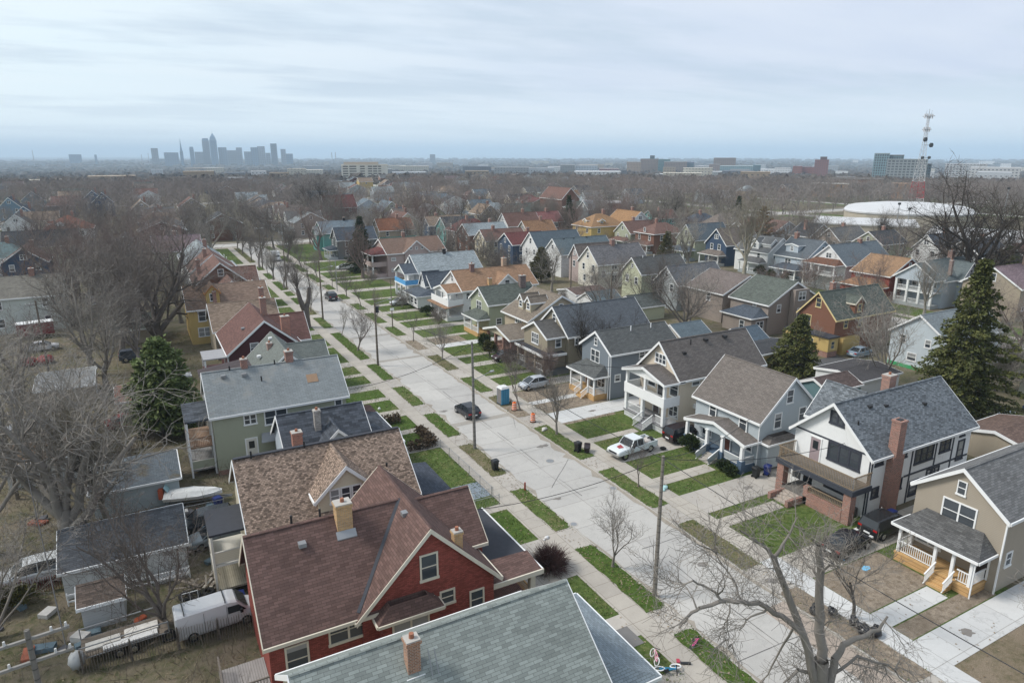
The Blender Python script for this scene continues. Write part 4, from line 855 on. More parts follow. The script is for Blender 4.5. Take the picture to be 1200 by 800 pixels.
h = House('khaki house with black porch roof', 'khaki house with a projecting gabled upper room over a flat black porch roof', 48.0, 65.5, 76.6, 84.9, siding((0.30, 0.265, 0.20)), shingle((0.095, 0.105, 0.118), .15))
h.gable('x', 51.2, 65.4, 77.2, 85.2, 5.4, 8.7, oh=.35).gable('x', 48.2, 52.5, 78.0, 84.5, 5.3, 6.9, oh=.35, rake=(1, 0), roof=shingle((0.10, 0.096, 0.092), .2))
h.win('W', 81.3, 4.5, 1.7, 1.4, 3, pl=48.2).win('S', 52.4, 4.6, .9, .8, 2).win('W', 81, 7.3, .8, .9, pl=51.2).win('S', 50, 4.4, .8, 1.2, pl=78.0).win('S', 58, 4.0)
h.part('porch_roof', lambda b: (b.box(46.9, 48.18, 76.7, 84.8, 2.95, 3.15, FLATR), b.box(48.18, 50.6, 76.7, 77.98, 2.95, 3.15, FLATR), b.box(46.8, 46.9, 76.6, 84.9, 2.85, 3.2, WHITE), b.box(46.9, 50.6, 76.6, 76.7, 2.85, 3.2, WHITE)))
h.slab('porch_floor', 47, 51.2, 77, 84.6, 0, .7, WL['dgray']).posts([(47.2, 77.1), (47.2, 79.5), (47.2, 82), (47.2, 84.4)], .7, 2.95, .3, WL['tan']).rail((47.2, 77.3), (47.2, 80), .7).rail((47.2, 82.2), (47.2, 84.2), .7).done()

h = House('tan dormer house', 'tan house with twin small dormers and a broad gabled porch', 51.2, 62.6, 88.3, 96.6, siding((0.47, 0.42, 0.31)), shingle((0.185, 0.155, 0.125), .2), trim=WHITE)
h.gable('y', 88.3, 96.6, 51.4, 62.6, 5.3, 8.5, oh=.55, wall=siding((0.40, 0.34, 0.25)))
h.dormer('W', 90.6, 6.3, 1.5, 1.3, 3, .8, front=52.4).dormer('W', 93.0, 6.3, 1.5, 1.3, 3, .8, front=52.4).win('W', 92.0, 4.5, 1.8, 1.0, 3, pl=51.4).win('S', 57, 6.9, .6, .6)
h.roofpart('porch_roof', lambda mb: h.gable('x', 47.3, 51.38, 86.9, 95.4, 2.95, 4.15, zb=2.8, oh=.3, ohr=.4, mb=mb))
h.slab('porch_floor', 47.4, 51.38, 87.1, 95.2, 0, .7, REDBR).posts([(47.6, 87.3), (47.6, 89.8), (47.6, 92.5), (47.6, 95)], .7, 2.95, .4, REDBR).done()

h = House('sage gable house', 'sage green house with a dark brick chimney and small hipped porch', 50.6, 60.5, 100.8, 108.0, siding((0.34, 0.37, 0.27)), RF['green'])
h.gable('x', 50.6, 60.4, 100.8, 108.0, 5.4, 7.75, oh=.35).win('W', 104.4, 6.7, .45, .8).win('W', 104.6, 4.6, 1.7, 1.4, 2).win('S', 52.5, 2.3, .9, .9).chim(58.6, 103.6, 6.6, 9.3, 1.1, .8, brick((0.06, 0.025, 0.03)))
h.roofpart('porch_roof', lambda mb: h.hip(48.4, 50.58, 100.6, 106.4, 2.9, 4.0, zb=2.7, oh=.25, mb=mb, ends=(1, 0, 1, 1)))
h.slab('porch_floor', 48.4, 50.58, 100.7, 106.3, 0, .7, FRESH).posts([(48.5, 100.8), (48.5, 103.4), (48.5, 106.2)], .7, 2.9, .2).rail((48.5, 100.9), (48.5, 103.2), .7).rail((48.5, 103.6), (48.5, 106.1), .7).done()

ORR = shingle((0.265, 0.165, 0.105), .2)
h = House('orange roof house', 'white house under a big orange tan roof with a two level front porch', 51.5, 67.5, 113.4, 122.6, WL['white'], ORR)
h.gable('x', 51.5, 67.4, 113.4, 122.6, 5.6, 8.5, oh=.4).gable('y', 113.0, 117.5, 58.0, 63.4, 5.6, 7.9, rake=(1, 0)).win('S', 60.7, 6.3, .9, 1.0, pl=113.0).win('W', 118, 7.2, .7, 1.2).win('S', 53, 4.4, 1.5, 1.1, 2).win('S', 53.4, 1.8, 1.3, 1.1, 2).win('W', 120, 4.4).win('W', 116, 4.4)
h.roofpart('porch_roof', lambda mb: h.gable('x', 48.6, 51.48, 113.4, 119.6, 5.3, 6.3, zb=5.1, oh=.25, ohr=.3, mb=mb))
h.slab('porch_deck', 48.5, 51.48, 113.3, 121.5, 2.75, 3.0, WHITE).part('deck_wall', lambda b: (b.box(48.5, 48.6, 113.3, 121.5, 3.0, 3.95, WHITE), b.box(48.6, 51.48, 113.3, 113.4, 3.0, 3.95, WHITE)))
h.part('porch_roof', lambda b: b.hull([(47.7, 112.9, 2.5), (51.48, 112.9, 2.9), (51.48, 122, 2.9), (47.7, 122, 2.5)], [(47.7, 112.9, 2.6), (51.48, 112.9, 2.99), (51.48, 122, 2.99), (47.7, 122, 2.6)], ORR)).posts([(48.7, 113.6), (48.7, 116.6), (48.7, 119.5)], 3.95, 5.2, .3).posts([(48.5, 113.6), (48.5, 117.5), (48.5, 121.3)], .8, 2.5, .4)
h.slab('porch_floor', 48.3, 51.48, 113.4, 121.4, 0, .8, WL['white']).chim(55.4, 117.6, 7.6, 9.7, .8, .8, brick((0.14, 0.04, 0.04))).chim(62.8, 118.4, 7.7, 10.2, .8, .8, brick((0.42, 0.27, 0.17))).chim(57.4, 113.9, 5.6, 7.3, .7, .6, YELBR).done()

h = House('small white dark roof house', 'small white house under dark grey roofs squeezed beside the orange roof house', 50.5, 60, 125.6, 131.8, WL['white'], RF['slate'])
h.gable('x', 50.5, 60, 126.0, 131.6, 4.2, 6.6).gable('x', 49.7, 53, 127.2, 130.4, 4.6, 6.9, rake=(1, 0)).win('W', 128.8, 5.4, .6, .9, pl=49.7)
h.roofpart('porch_roof', lambda mb: h.hip(46.8, 50.48, 124.6, 131.9, 2.7, 3.9, zb=.5, oh=.3, mb=mb, ends=(1, 0, 1, 1), wall=WL['white']))
for u in (125.6, 127.6, 129.6): h.win('W', u, 1.7, 1.2, 1.1, pl=46.8)
h.done()

h = House('white house with blue deck', 'white house with a pale blue grey roof and a bright blue upper deck', 51.8, 66.6, 136.2, 145.6, WL['white'], RF['pale'])
h.gable('x', 51.8, 66.6, 136.2, 145.6, 5.4, 8.6, oh=.35).gable('x', 51.4, 54, 138.6, 143, 6.0, 8.2, rake=(1, 0), roof=RF['slate']).win('S', 55, 4.2).win('S', 60, 4.2)
h.roofpart('porch_roof', lambda mb: h.gable('x', 48.7, 51.78, 136.3, 142.5, 5.4, 7.0, zb=5.2, oh=.25, ohr=.3, mb=mb, roof=RF['slate'], wall=WL['gray']))
BLUE = plain((0.10, 0.33, 0.62), .5)
h.slab('porch_deck', 48.6, 51.78, 136.2, 143, 2.8, 3.0, WHITE).part('deck_wall', lambda b: (b.box(48.6, 48.7, 136.2, 143, 3.0, 3.95, BLUE), b.box(48.7, 51.78, 136.2, 136.3, 3.0, 3.95, BLUE), b.box(48.55, 48.75, 136.1, 143.1, 2.7, 3.0, WHITE)))
h.posts([(48.8, 136.4), (48.8, 142.3)], 3.95, 5.3, .3).posts([(48.8, 136.4), (48.8, 139.5), (48.8, 142.7)], .8, 2.8, .4).slab('porch_floor', 48.6, 51.78, 136.3, 143, 0, .8, WL['gray']).chim(59.5, 140.7, 8.2, 9.6, .6, .6, BLACK).done()

h = House('pinkish house with stacked porches', 'pinkish grey house with brown roof and stacked front porches by the spruce', 54, 70, 163.5, 176, WL['pink'], shingle((0.17, 0.115, 0.09), .2))
h.gable('x', 54, 69.6, 163.6, 175.6, 5.9, 8.9).gable('y', 163.0, 168.5, 58.4, 64.6, 6.2, 8.8, rake=(1, 0)).win('S', 60, 7.0, .5, .5, pl=163).win('S', 61.5, 7.0, .5, .5, pl=163).win('S', 63, 7.0, .5, .5, pl=163).win('S', 61.5, 4.3, 1.6, 1.6, 2, pl=163).win('S', 55.5, 4.5, 1.0, .6).win('S', 55.5, 1.8, 1.0, .7)
h.roofpart('porch_roof', lambda mb: h.hip(50.2, 53.98, 164.4, 172.6, 5.6, 6.9, zb=5.4, oh=.25, mb=mb, roof=RF['red'], ends=(1, 0, 1, 1)))
h.slab('porch_deck', 50.2, 53.98, 164.4, 172.6, 2.7, 2.95, WL['pink']).part('deck_wall', lambda b: (b.box(50.2, 50.3, 164.4, 172.6, 2.95, 3.9, WL['pink']), b.box(50.3, 53.98, 164.4, 164.5, 2.95, 3.9, WL['pink']))).posts([(50.4, 164.6), (50.4, 168.5), (50.4, 172.4)], .8, 2.7, .4).posts([(50.4, 164.6), (50.4, 168.5), (50.4, 172.4)], 3.9, 5.4, .3).slab('porch_floor', 50.2, 53.98, 164.4, 172.6, 0, .8, WL['pink']).done()

h = House('teal house', 'teal house with a grey blue roof at the far end of the street', 51.5, 66, 219, 231, WL['teal'], RF['blue'])
h.gable('x', 51.5, 66, 219, 231, 5.6, 8.8).gable('x', 49.8, 53, 220.5, 226, 5.4, 7.4, rake=(1, 0), roof=RF['pale'])
for u in (221.4, 222.6, 223.8, 225): h.win('W', u, 4.3, .8, 1.3, pl=49.8)
h.win('S', 55, 4.2).win('S', 60, 4.2).win('S', 57.5, 1.6).chim(60, 225, 8.4, 9.8, .7, .7, BLACK).done()
# ------------------------------------------------------------------ second, third and fourth rows: houses the photo shows over the right row's roofs
def house2(short, label, ax, x0, x1, y0, y1, ze, zr, wall, roof, wins=(), chim=(), trim=WHITE, oh=.35, far=False, porch=None, extra=None, group=None):
    h = House(short, label, x0, x1, y0, y1, wall, roof, trim=trim, far=far, group=group)
    if ax == 'h': h.hip(x0, x1, y0, y1, ze, zr)
    elif ax == 'x': h.gable('x', x0, x1, y0, y1, ze, zr, oh=oh)
    else: h.gable('y', y0, y1, x0, x1, ze, zr, oh=oh)
    for w in wins: h.win(*w[:3], *w[3:])
    for c in chim: h.chim(*c)
    if porch:                                   # (face, depth, u0, u1, roof, floors)
        f, d, u0, u1, rm, fl = porch; pl = h.plane(f); s = -1 if f == 'W' else 1
        xa, xb = sorted((pl + s * .02, pl + s * d)); xo = pl + s * (d - .2)
        for k in range(fl):
            zf = .7 + 2.6 * k
            h.slab('porch_floor', xa, xb, u0, u1, 0 if k == 0 else zf - .25, zf, WL['gray'] if k == 0 else trim)
            h.posts([(xo, u0 + .2), (xo, (u0 + u1) / 2), (xo, u1 - .2)], zf, zf + 2.25, .28)
            h.rail((xo, u0 + .3), (xo, (u0 + u1) / 2 - .3), zf, .85, bal=not far, solid=wall if far else None)
        zt = .7 + 2.6 * fl - .35
        h.roofpart('porch_roof', lambda mb: h.hip(xa, xb, u0, u1, zt, zt + 1.15, zb=zt - .15, oh=.3, mb=mb, roof=rm, ends=(1, 0, 1, 1) if f == 'W' else (0, 1, 1, 1)))
    if extra: extra(h)
    return h.done()
GROOF, DROOF = RF['gray'], RF['dark']
def brick_extra(h):
    h.part('rear_wing', lambda b: (b.box(89.7, 91.95, 64.3, 72.2, .9, 3.0, WL['yellow']), b.box(89.75, 91.95, 64.35, 72.1, 0, .9, REDBR)))
    h.slab('wing_roof', 89.5, 92.0, 64.1, 72.4, 3.0, 3.2, FLATR); h.win('S', 90.7, 1.9, .7, 1.1, pl=64.3); h.win('W', 67.4, 1.9, .9, 1.1, pl=89.7); h.win('W', 70, 1.9, .9, 1.1, pl=89.7)
    h.dormer('S', 97.5, 6.0, 2.2, 1.6, 3, 1.0, front=65.3, trim=TRIMC); h.part('rear_wing', lambda b: b.box(93, 97, 64.2, 65.1, 0, 2.6, WL['yellow']))
house2('brown and yellow house', 'brown shingle house with cream rakes above a yellow ground floor wing', 'x', 92.0, 106, 65.2, 71.8, 5.7, 9.2, siding((0.20, 0.095, 0.062), .2), RF['green'],
       [('W', 68.5, 7.6, .8, 1.3), ('W', 70.0, 4.3, .8, 2.0), ('S', 94.5, 4.6, .8, 1.2), ('S', 98, 4.4, .8, 1.2)], [(96, 69.3, 8.6, 10.3, .8, .6, REDBR)], trim=plain((0.62, 0.50, 0.26), .6), extra=brick_extra)
def tanb_extra(h):
    h.part('rear_wing', lambda b: b.box(88.4, 91.9, 78.2, 84.6, .5, 3.3, WL['taupe'])); h.roofpart('wing_roof', lambda mb: h.hip(88.4, 91.9, 78.2, 84.6, 3.3, 4.6, zb=3.2, mb=mb, ends=(1, 0, 1, 1), roof=RF['slate']))
    h.win('W', 80.2, 2.0, .9, 1.3, pl=88.4); h.win('S', 90.4, 2.0, 1.6, 1.2, 2, pl=78.2); h.part('bay', lambda b: b.box(97, 100.5, 76.9, 77.9, 0, 7.6, WL['taupe'])); h.win('S', 98.7, 6.5, 1.6, 1.3, 2, pl=76.9); h.win('S', 98.7, 3.6, 1.6, 1.4, 2, pl=76.9)
house2('taupe house with rear wing', 'taupe house with a wide grey green roof and a low hipped rear wing', 'y', 92, 104.6, 78, 86.5, 5.4, 8.7, WL['taupe'], RF['green'], [('W', 81, 4.6, .6, 1.0), ('S', 94.5, 4.5, .8, 1.2)], extra=tanb_extra)
house2('grey brown hipped house', 'grey brown house under a broad taupe roof with a narrow double window gable', 'y', 92, 104.4, 88.4, 98.0, 5.4, 8.2, WL['taupe'], shingle((0.150, 0.125, 0.115), .2), [('S', 99.5, 6.2, 1.5, 1.3, 2), ('S', 95, 4.3), ('W', 92, 4.4)])
house2('sage grey house', 'grey house with a mid grey roof behind a large bare tree', 'x', 91.5, 104, 99.8, 106.6, 5.3, 8.4, WL['gray'], shingle((0.125, 0.13, 0.14), .2), [('W', 103.2, 7.0, .7, 1.1), ('W', 101.6, 4.4), ('W', 104.8, 4.4), ('S', 95, 4.3)])
house2('olive cream house', 'olive cream house with a plain grey roof and two white roof vents', 'x', 91, 103.6, 110.3, 116.8, 5.9, 8.8, WL['lime'], shingle((0.10, 0.10, 0.098), .2), [('W', 113.5, 7.2, .5, .8), ('W', 115, 4.4), ('W', 112, 4.2), ('S', 94, 4.4), ('S', 97, 2)], extra=lambda h: h.vents([(93.5, 113.3, 8.7, 'pipe'), (96.5, 113.3, 8.7, 'pipe')], WHITE))
house2('big cream house', 'tall cream house with a weathered grey roof and many double windows', 'x', 91, 105.2, 125.7, 133.7, 5.7, 9.3, siding((0.66, 0.635, 0.56)), shingle((0.15, 0.145, 0.15), .3), [('W', 129.9, 7.4, .8, 1.3), ('W', 131.5, 4.6), ('W', 127.6, 4.6), ('W', 131, 2), ('W', 128, 2), ('S', 92.5, 3.4), ('S', 95.5, 5.0, 1.4, 1.2, 2), ('S', 95.6, 2.2, 1.4, 1.3, 2), ('S', 100.2, 4.9), ('S', 100.2, 2.1), ('S', 104, 4.8)], [(97.6, 129.7, 8.8, 10.6, .9, .9, brick((0.2, 0.07, 0.05)))])
house2('pinkish gable house', 'narrow pinkish brown house wedged left of the big cream house', 'x', 92, 103, 134.6, 139.2, 5.9, 8.9, WL['pink'], RF['taupe'], [('W', 136.9, 7, .6, 1), ('W', 137, 4.4)])
house2('white blue roof house', 'white house with a mid blue grey roof dotted with vents', 'x', 92, 108, 142.8, 150.8, 5.8, 9.2, WL['white'], shingle((0.115, 0.145, 0.16), .15), [('W', 147, 7.2, .8, 1.0), ('W', 149, 4.6), ('W', 145, 4.6), ('W', 148.5, 1.8, 1, 2), ('S', 95, 2.5, 1, 2), ('S', 98, 2.5, 1, 2)], extra=lambda h: h.vents([(95, 146.6, 9, 'box'), (98, 146.6, 9, 'box'), (102, 146.6, 9.1, 'box')], BLACK))
house2('white steel blue roof house', 'white house under a dark steel blue roof', 'x', 92.5, 107, 155, 163.5, 5.8, 9.6, WL['white'], shingle((0.095, 0.12, 0.14), .15), [('W', 159, 7.4), ('W', 157, 4.6), ('W', 161, 4.6)])
# third row: fronts towards us across the hidden street
house2('navy house', 'navy blue house with a brown roof and a white columned porch', 'x', 141, 154, 135.8, 143.6, 5.9, 9.9, WL['navy'], RF['taupe'], [('W', 141.2, 5, .9, 1.4), ('W', 138.4, 5, .9, 1.4), ('W', 139.7, 7.8, 1.2, 1.0, 2)], porch=('W', 2.6, 136, 143.4, RF['taupe'], 1))
house2('lime house', 'pale lime house with a steel blue roof and a dark hipped porch', 'x', 141, 155, 148, 155.6, 6.0, 10.0, WL['lime'], shingle((0.10, 0.125, 0.145), .15), [('W', 150.2, 5, .6, .8), ('W', 153.4, 5, .6, .8), ('W', 151.8, 7.8, .8, 1.1)], porch=('W', 4.5, 147.5, 155.8, RF['slate'], 1))
def lb_extra(h):
    h.dormer('W', 114, 6.9, 3.6, 1.4, 3, .4, front=140.6); h.win('W', 114, 4.4, 1.6, 1.4, 2); h.win('S', 145, 7.6, .8, 1.2); h.chim(145, 116.5, 9.3, 11, .9, .9, REDBR)
house2('pale blue house', 'pale blue house with a gabled white porch and a long white dormer', 'y', 139.6, 150.4, 108.6, 118, 5.8, 9.6, WL['lblue'], shingle((0.10, 0.115, 0.13), .2), [], porch=('W', 3.0, 109.2, 116.5, RF['slate'], 1), extra=lb_extra)
house2('white house with arched dormers', 'white house with pale roof dormers left of the pale blue house', 'y', 140.5, 150, 121.0, 132, 5.6, 9.0, WL['white'], shingle((0.12, 0.125, 0.13), .2), [('S', 143, 4.6), ('S', 147, 4.6), ('W', 124, 4.5), ('W', 129, 4.5)], porch=('W', 2.8, 121.5, 128, RF['gray'], 1), extra=lambda h: (h.dormer('S', 143.2, 6.0, 2.6, 1.6, 3, 1.2, front=121.6), h.dormer('W', 126, 6.2, 2.6, 1.5, 3, 1.0, front=141)))
house2('white and brown gable house', 'white fronted house with pale blue roof and brown hipped porch roof', 'x', 139.4, 156, 98.0, 107.4, 5.7, 9.7, WL['white'], shingle((0.135, 0.16, 0.18), .15), [('W', 102.7, 7.4, 1.3, 1.1, 2), ('S', 144, 4, 1, 1.5), ('S', 150, 4)], porch=('W', 3.0, 98.6, 107, shingle((0.15, 0.075, 0.05)), 2), extra=lambda h: h.chim(150, 102.7, 9.2, 10.6, .8, .8, REDBR))
house2('red house with orange roof', 'red painted house with a light orange roof and a low front roof', 'y', 136.2, 148.6, 85.4, 94.2, 5.4, 8.6, WL['red'], shingle((0.26, 0.165, 0.10), .2), [('S', 140, 4.6), ('S', 145, 4.6), ('S', 142.6, 7.2, .7, 1.0), ('W', 92.6, 4.6, .8, 1.0)], extra=lambda h: h.roofpart('porch_roof', lambda mb: h.hip(132.6, 136.1, 85.6, 94, 3.0, 4.4, zb=.6, oh=.35, mb=mb, ends=(1, 0, 1, 1), roof=shingle((0.27, 0.15, 0.085), .2), wall=WL['red'])))
def bw_extra(h):
    h.roofpart('porch_roof', lambda mb: h.gable('x', 136.4, 139.36, 76.4, 84.4, 5.9, 8.7, zb=5.3, mb=mb, wall=WL['lblue'])); h.posts([(136.6, 76.7), (136.6, 79.2), (136.6, 81.7), (136.6, 84.1)], .7, 5.3, .4)
    h.slab('porch_deck', 136.5, 139.36, 76.5, 84.3, 3.0, 3.2, WHITE); h.rail((136.7, 76.9), (136.7, 84), 3.2, .9); h.rail((136.7, 76.9), (136.7, 84), .7, .9); h.slab('porch_floor', 136.5, 139.36, 76.5, 84.3, 0, .7, WL['gray'])
    h.gable('y', 75.4, 80, 144, 150, 5.6, 8.8, rake=(1, 0)); h.win('S', 147, 6.8, .8, 1.2, pl=75.4); h.chim(148, 80.4, 8.3, 10.6, .9, .9, brick((0.26, 0.13, 0.1))); h.chim(142.4, 77, 6.4, 9.4, .6, .6, brick((0.16, 0.09, 0.08)))
house2('blue and white porch house', 'pale house with a big white pedimented double porch and brick chimneys', 'x', 139.4, 153, 76.2, 84.6, 5.6, 9.0, WL['lblue'], shingle((0.13, 0.155, 0.16), .15), [('W', 78, 4.6), ('W', 82, 4.6)], extra=bw_extra)
house2('lilac roof house', 'cream house under a lilac shingle roof by the big spruce', 'x', 140.4, 156, 63.0, 73.2, 6.2, 9.4, WL['tan'], RF['lilac'], [('S', 142.2, 2.2, .6, .6), ('S', 147.6, 5, 1.6, 1.3, 2), ('W', 68, 7.6)], [(150, 67.5, 8.6, 11, .8, .8, brick((0.3, 0.17, 0.12))), (146.5, 62.6, 0, 3.6, .9, .7, REDBR)])
house2('low white house by the spruce', 'long white walled house with a grey roof hidden behind the bare tree', 'x', 95.6, 110, 50.5, 58.5, 5.2, 8.0, siding((0.50, 0.56, 0.60)), shingle((0.19, 0.215, 0.225), .15), [('W', 53, 4.2, .7, 1), ('W', 56.6, 4.2, .7, 1), ('W', 55, 1.8, 1.2, 1)], extra=lambda h: h.part('green_skirt', lambda b: b.box(95.55, 95.6, 50.6, 58.4, 0, .5, plain((0.05, 0.3, 0.12)))))
house2('pale garage house', 'low cream building with a grey hipped roof right of the spruce', 'x', 98, 112, 33.5, 42, 2.8, 5.6, siding((0.46, 0.45, 0.38)), shingle((0.16, 0.17, 0.185), .1), [('W', 36, 1.8, .9, 1), ('W', 39.5, 1.8, .9, 1)])
# fourth row and beyond
for sh, lb, ax, x, y, W, L, ze, zr, wl, rf in (
    ('blue gable house', 'steel blue gabled house with a white arched window beside the small spruce', 'x', 184, 68, 9, 14, 5.6, 9.2, siding((0.12, 0.19, 0.28)), RF['blue']),
    ('grey gable house', 'pale grey house with a steep gable left of the steel blue house', 'x', 178, 74, 8, 12, 5.6, 9.4, WL['gray'], RF['dark']),
    ('dark green house', 'dark green house with a white paned attic window and brown roof', 'x', 182, 85.6, 10, 14, 5.4, 9.2, WL['dgreen'], RF['brown']),
    ('grey house with crossed rakes', 'dark grey house with pale rakes in front of the white roofed hall', 'x', 183, 97, 10, 14, 5.2, 8.8, WL['dgray'], RF['slate']),
    ('white narrow house', 'narrow white house with steep roof left of the grey crossed rake house', 'x', 181, 105, 7, 12, 6, 9.6, WL['white'], RF['slate']),
    ('mustard house', 'mustard yellow house with an orange hipped roof and white dormers', 'h', 138, 191, 11, 14, 6.6, 10.5, WL['yellow'], shingle((0.27, 0.165, 0.09), .2)),
    ('white orange roof house', 'white house with a bright orange gabled roof', 'y', 154, 189, 11, 13, 6.2, 10.5, WL['white'], shingle((0.28, 0.165, 0.085), .2)),
    ('small orange roof house', 'pale house with an orange brown roof at the wood edge', 'x', 112, 198, 8, 11, 5, 8.5, WL['tan'], RF['orange']),
    ('pink roof house', 'brick house with a pinkish red roof beyond the orange roofs', 'x', 129, 224, 9, 13, 5.4, 8.8, WL['brickred'], shingle((0.2, 0.09, 0.085))),
    ('green turreted house', 'grey green house with a steep white trimmed gable', 'y', 98, 288, 9, 12, 6, 10, WL['sage'], RF['blue']),
    ('cream house with red roof', 'cream house with a red brown roof and a yellow shed dormer', 'y', 86, 236, 10, 12, 5.8, 9.4, WL['cream'], RF['brown']),
    ('salmon roof house', 'tan house with a salmon brown roof and a round white dormer', 'x', 70, 223, 8, 12, 5.6, 9, WL['tan'], shingle((0.22, 0.10, 0.06))),
    ('teal roof garage house', 'low house with a teal roof and white rake right of the far spruce', 'x', 59, 184, 7, 10, 4.4, 7.4, WL['white'], shingle((0.06, 0.15, 0.13))),
    ('yellow green house', 'yellow green house with grey roof among the bare trees', 'y', 109, 266, 9, 12, 6, 9.6, WL['lime'], RF['gray']),
    ('buff house', 'buff house with a tan roof and white window gable', 'y', 129, 255, 9, 11, 6, 9.6, WL['tan'], RF['tan']),
    ('white house with brown roof', 'white two storey house with brown gabled roof behind a leafless thicket', 'x', 112, 212, 9, 13, 6, 10, WL['white'], RF['brown']),
    ('crimson house', 'dark crimson house with many white windows beyond the teal house', 'x', 74, 312, 11, 14, 7, 12, siding((0.20, 0.05, 0.06)), RF['red']),
    ('turquoise trimmed house', 'brown house with turquoise trim facing down the street', 'y', 27, 264, 13, 11, 6, 9.5, WL['brown'], RF['dark']),
    ('mint house', 'white house with a grey roof at the left edge of the photo', 'x', -25, 147, 11, 12, 6.2, 9.0, siding((0.52, 0.56, 0.53)), shingle((0.16, 0.15, 0.13))),
    ('long green grey house', 'long yellow trimmed house with a dark green grey roof on the left', 'x', -33, 235, 10, 18, 5.2, 9.0, WL['lime'], RF['dark']),
    ('teal roof house', 'house with a pale teal hipped roof on the left', 'h', -30, 208, 11, 13, 5.6, 9, WL['white'], shingle((0.12, 0.17, 0.175), .1)),
    ('navy attic house', 'house with a navy gable and mint porch under a brown roof', 'y', -24, 193, 9, 11, 5.6, 8.8, WL['navy'], RF['brown']),
    ('red roof white house', 'white house with a brick red hipped roof among the trees on the left', 'h', -20, 276, 13, 14, 5.8, 10, WL['white'], shingle((0.19, 0.075, 0.05))),
    ('blue gabled house', 'blue house with a white trimmed gable near the left edge', 'y', -38, 330, 9, 11, 6, 10, siding((0.1, 0.17, 0.25)), RF['slate']),
    ('twin blue gable house', 'second blue white trimmed gable house farther back on the left', 'y', -50, 390, 9, 11, 6, 10.5, siding((0.13, 0.22, 0.30)), RF['slate']),
    ('red porch blue house', 'blue house with a red porch gable far on the left', 'y', -46, 440, 10, 11, 6.5, 11, siding((0.10, 0.20, 0.28)), RF['dark']),
    ('white gable house', 'white house showing a plain white gable near the left edge', 'y', -37, 296, 9, 11, 5.6, 9.4, WL['white'], RF['gray']),
    ('far blue house', 'slate blue gabled house deep in the bare trees', 'y', -18, 420, 10, 11, 7, 11.5, siding((0.09, 0.14, 0.21)), RF['slate']),
    ('far navy gable house', 'small navy house with bright white rakes above the trees', 'y', -13, 396, 9, 11, 7, 11.5, WL['navy'], RF['slate']),
    ('tan steep house', 'tan house with a tan roof peeking over the tree crowns', 'y', 3, 340, 10, 11, 6, 10.5, WL['tan'], RF['tan']),
    ('screened white gable house', 'white framed gable behind the dense tall trees on the left', 'y', -3, 214, 9, 10, 5.4, 8.6, WL['dgray'], RF['gray']),
    ('veiled white house', 'white house showing through tall bare trees left of the brown house', 'y', 9, 210, 9, 11, 5.4, 8.8, WL['white'], RF['dark']),
    ('brown roof corner house', 'brown roofed house with white gable beyond the corner', 'y', 24, 356, 11, 12, 6, 10, WL['tan'], RF['brown']),
):
    x0, x1 = (x, x + L) if ax == 'x' else (x - W / 2, x + W / 2)
    y0, y1 = (y - W / 2, y + W / 2) if ax != 'y' else (y, y + L)
    if ax == 'h': x0, x1, y0, y1 = x - L / 2, x + L / 2, y - W / 2, y + W / 2
    h = House(sh, lb, x0, x1, y0, y1, wl, rf, far=True)
    if ax == 'h': h.hip(x0, x1, y0, y1, ze, zr)
    else: h.gable(ax, *((x0, x1, y0, y1) if ax == 'x' else (y0, y1, x0, x1)), ze, zr)
    xm, ym = (x0 + x1) / 2, (y0 + y1) / 2
    if ax != 'h':
        if ax == 'x': h.win('W', ym, zr - 2.0, 1.2, 1.0, 2)
        else: h.win('S', xm, zr - 2.0, 1.2, 1.0, 2)
    else:
        h.dormer('W', ym, ze + .6, 2.2, 1.2, 3, .6, front=x0 + 1.2); h.dormer('S', xm - 2, ze + .6, 2.2, 1.2, 3, .6, front=y0 + 1.2)
    for u in (-.28, .28):
        for zq in (ze - 1.2, 1.9):
            h.win('S', xm + u * (x1 - x0), zq); h.win('W', ym + u * (y1 - y0), zq)
    h.chim(xm + 1.5, ym, ze + 1, zr + 1.3, .8, .8); h.done()

# ------------------------------------------------------------------ garages and sheds in the yards
def shed(short, label, x0, x1, y0, y1, ze, zr, wall, roof, ax='x', name='garage', hip=False, doors=True):
    h = House(short, label, x0, x1, y0, y1, wall, roof, cat=name, name=name)
    if hip: h.hip(x0, x1, y0, y1, ze, zr, oh=.25)
    else: h.gable(ax, *((x0, x1, y0, y1) if ax == 'x' else (y0, y1, x0, x1)), ze, zr, oh=.22, ohr=.2)
    if doors: h.part('garage_door', lambda b: b.box(x1, x1 + .04, (y0 + y1) / 2 - 1.2, (y0 + y1) / 2 + 1.2, 0, 2.0, WHITE))
    return h.done()
PEEL = concrete('peeling_white', (0.52, 0.53, 0.52), None, stain=.5)
OLDR = shingle((0.082, 0.088, 0.098), .25, blot=.4)
shed('peeling white garage', 'long peeling white garage with a patchy dark grey roof', -7.6, .2, 50.9, 57.2, 2.25, 3.7, PEEL, OLDR)
shed('small tool shed', 'small white walled tool shed with a brown roof in the junk yard', -6.3, -3.9, 46.5, 48.9, 1.9, 2.6, siding((0.42, 0.43, 0.43), .2), shingle((0.15, 0.115, 0.095)), name='shed', doors=False)
shed('pale blue garage', 'pale blue garage with a blue grey hipped roof patched with moss', -6.2, .4, 62.5, 68.8, 2.3, 3.9, siding((0.42, 0.48, 0.50)), shingle((0.14, 0.16, 0.175), .15, stain=(0.13, 0.10, 0.05)), hip=True)
shed('rusty roof garage', 'white garage with a rusty orange brown roof behind the pale trunk', -13.4, -7.4, 72.4, 77.4, 2.4, 3.1, siding((0.46, 0.47, 0.46)), shingle((0.21, 0.125, 0.07), .3))
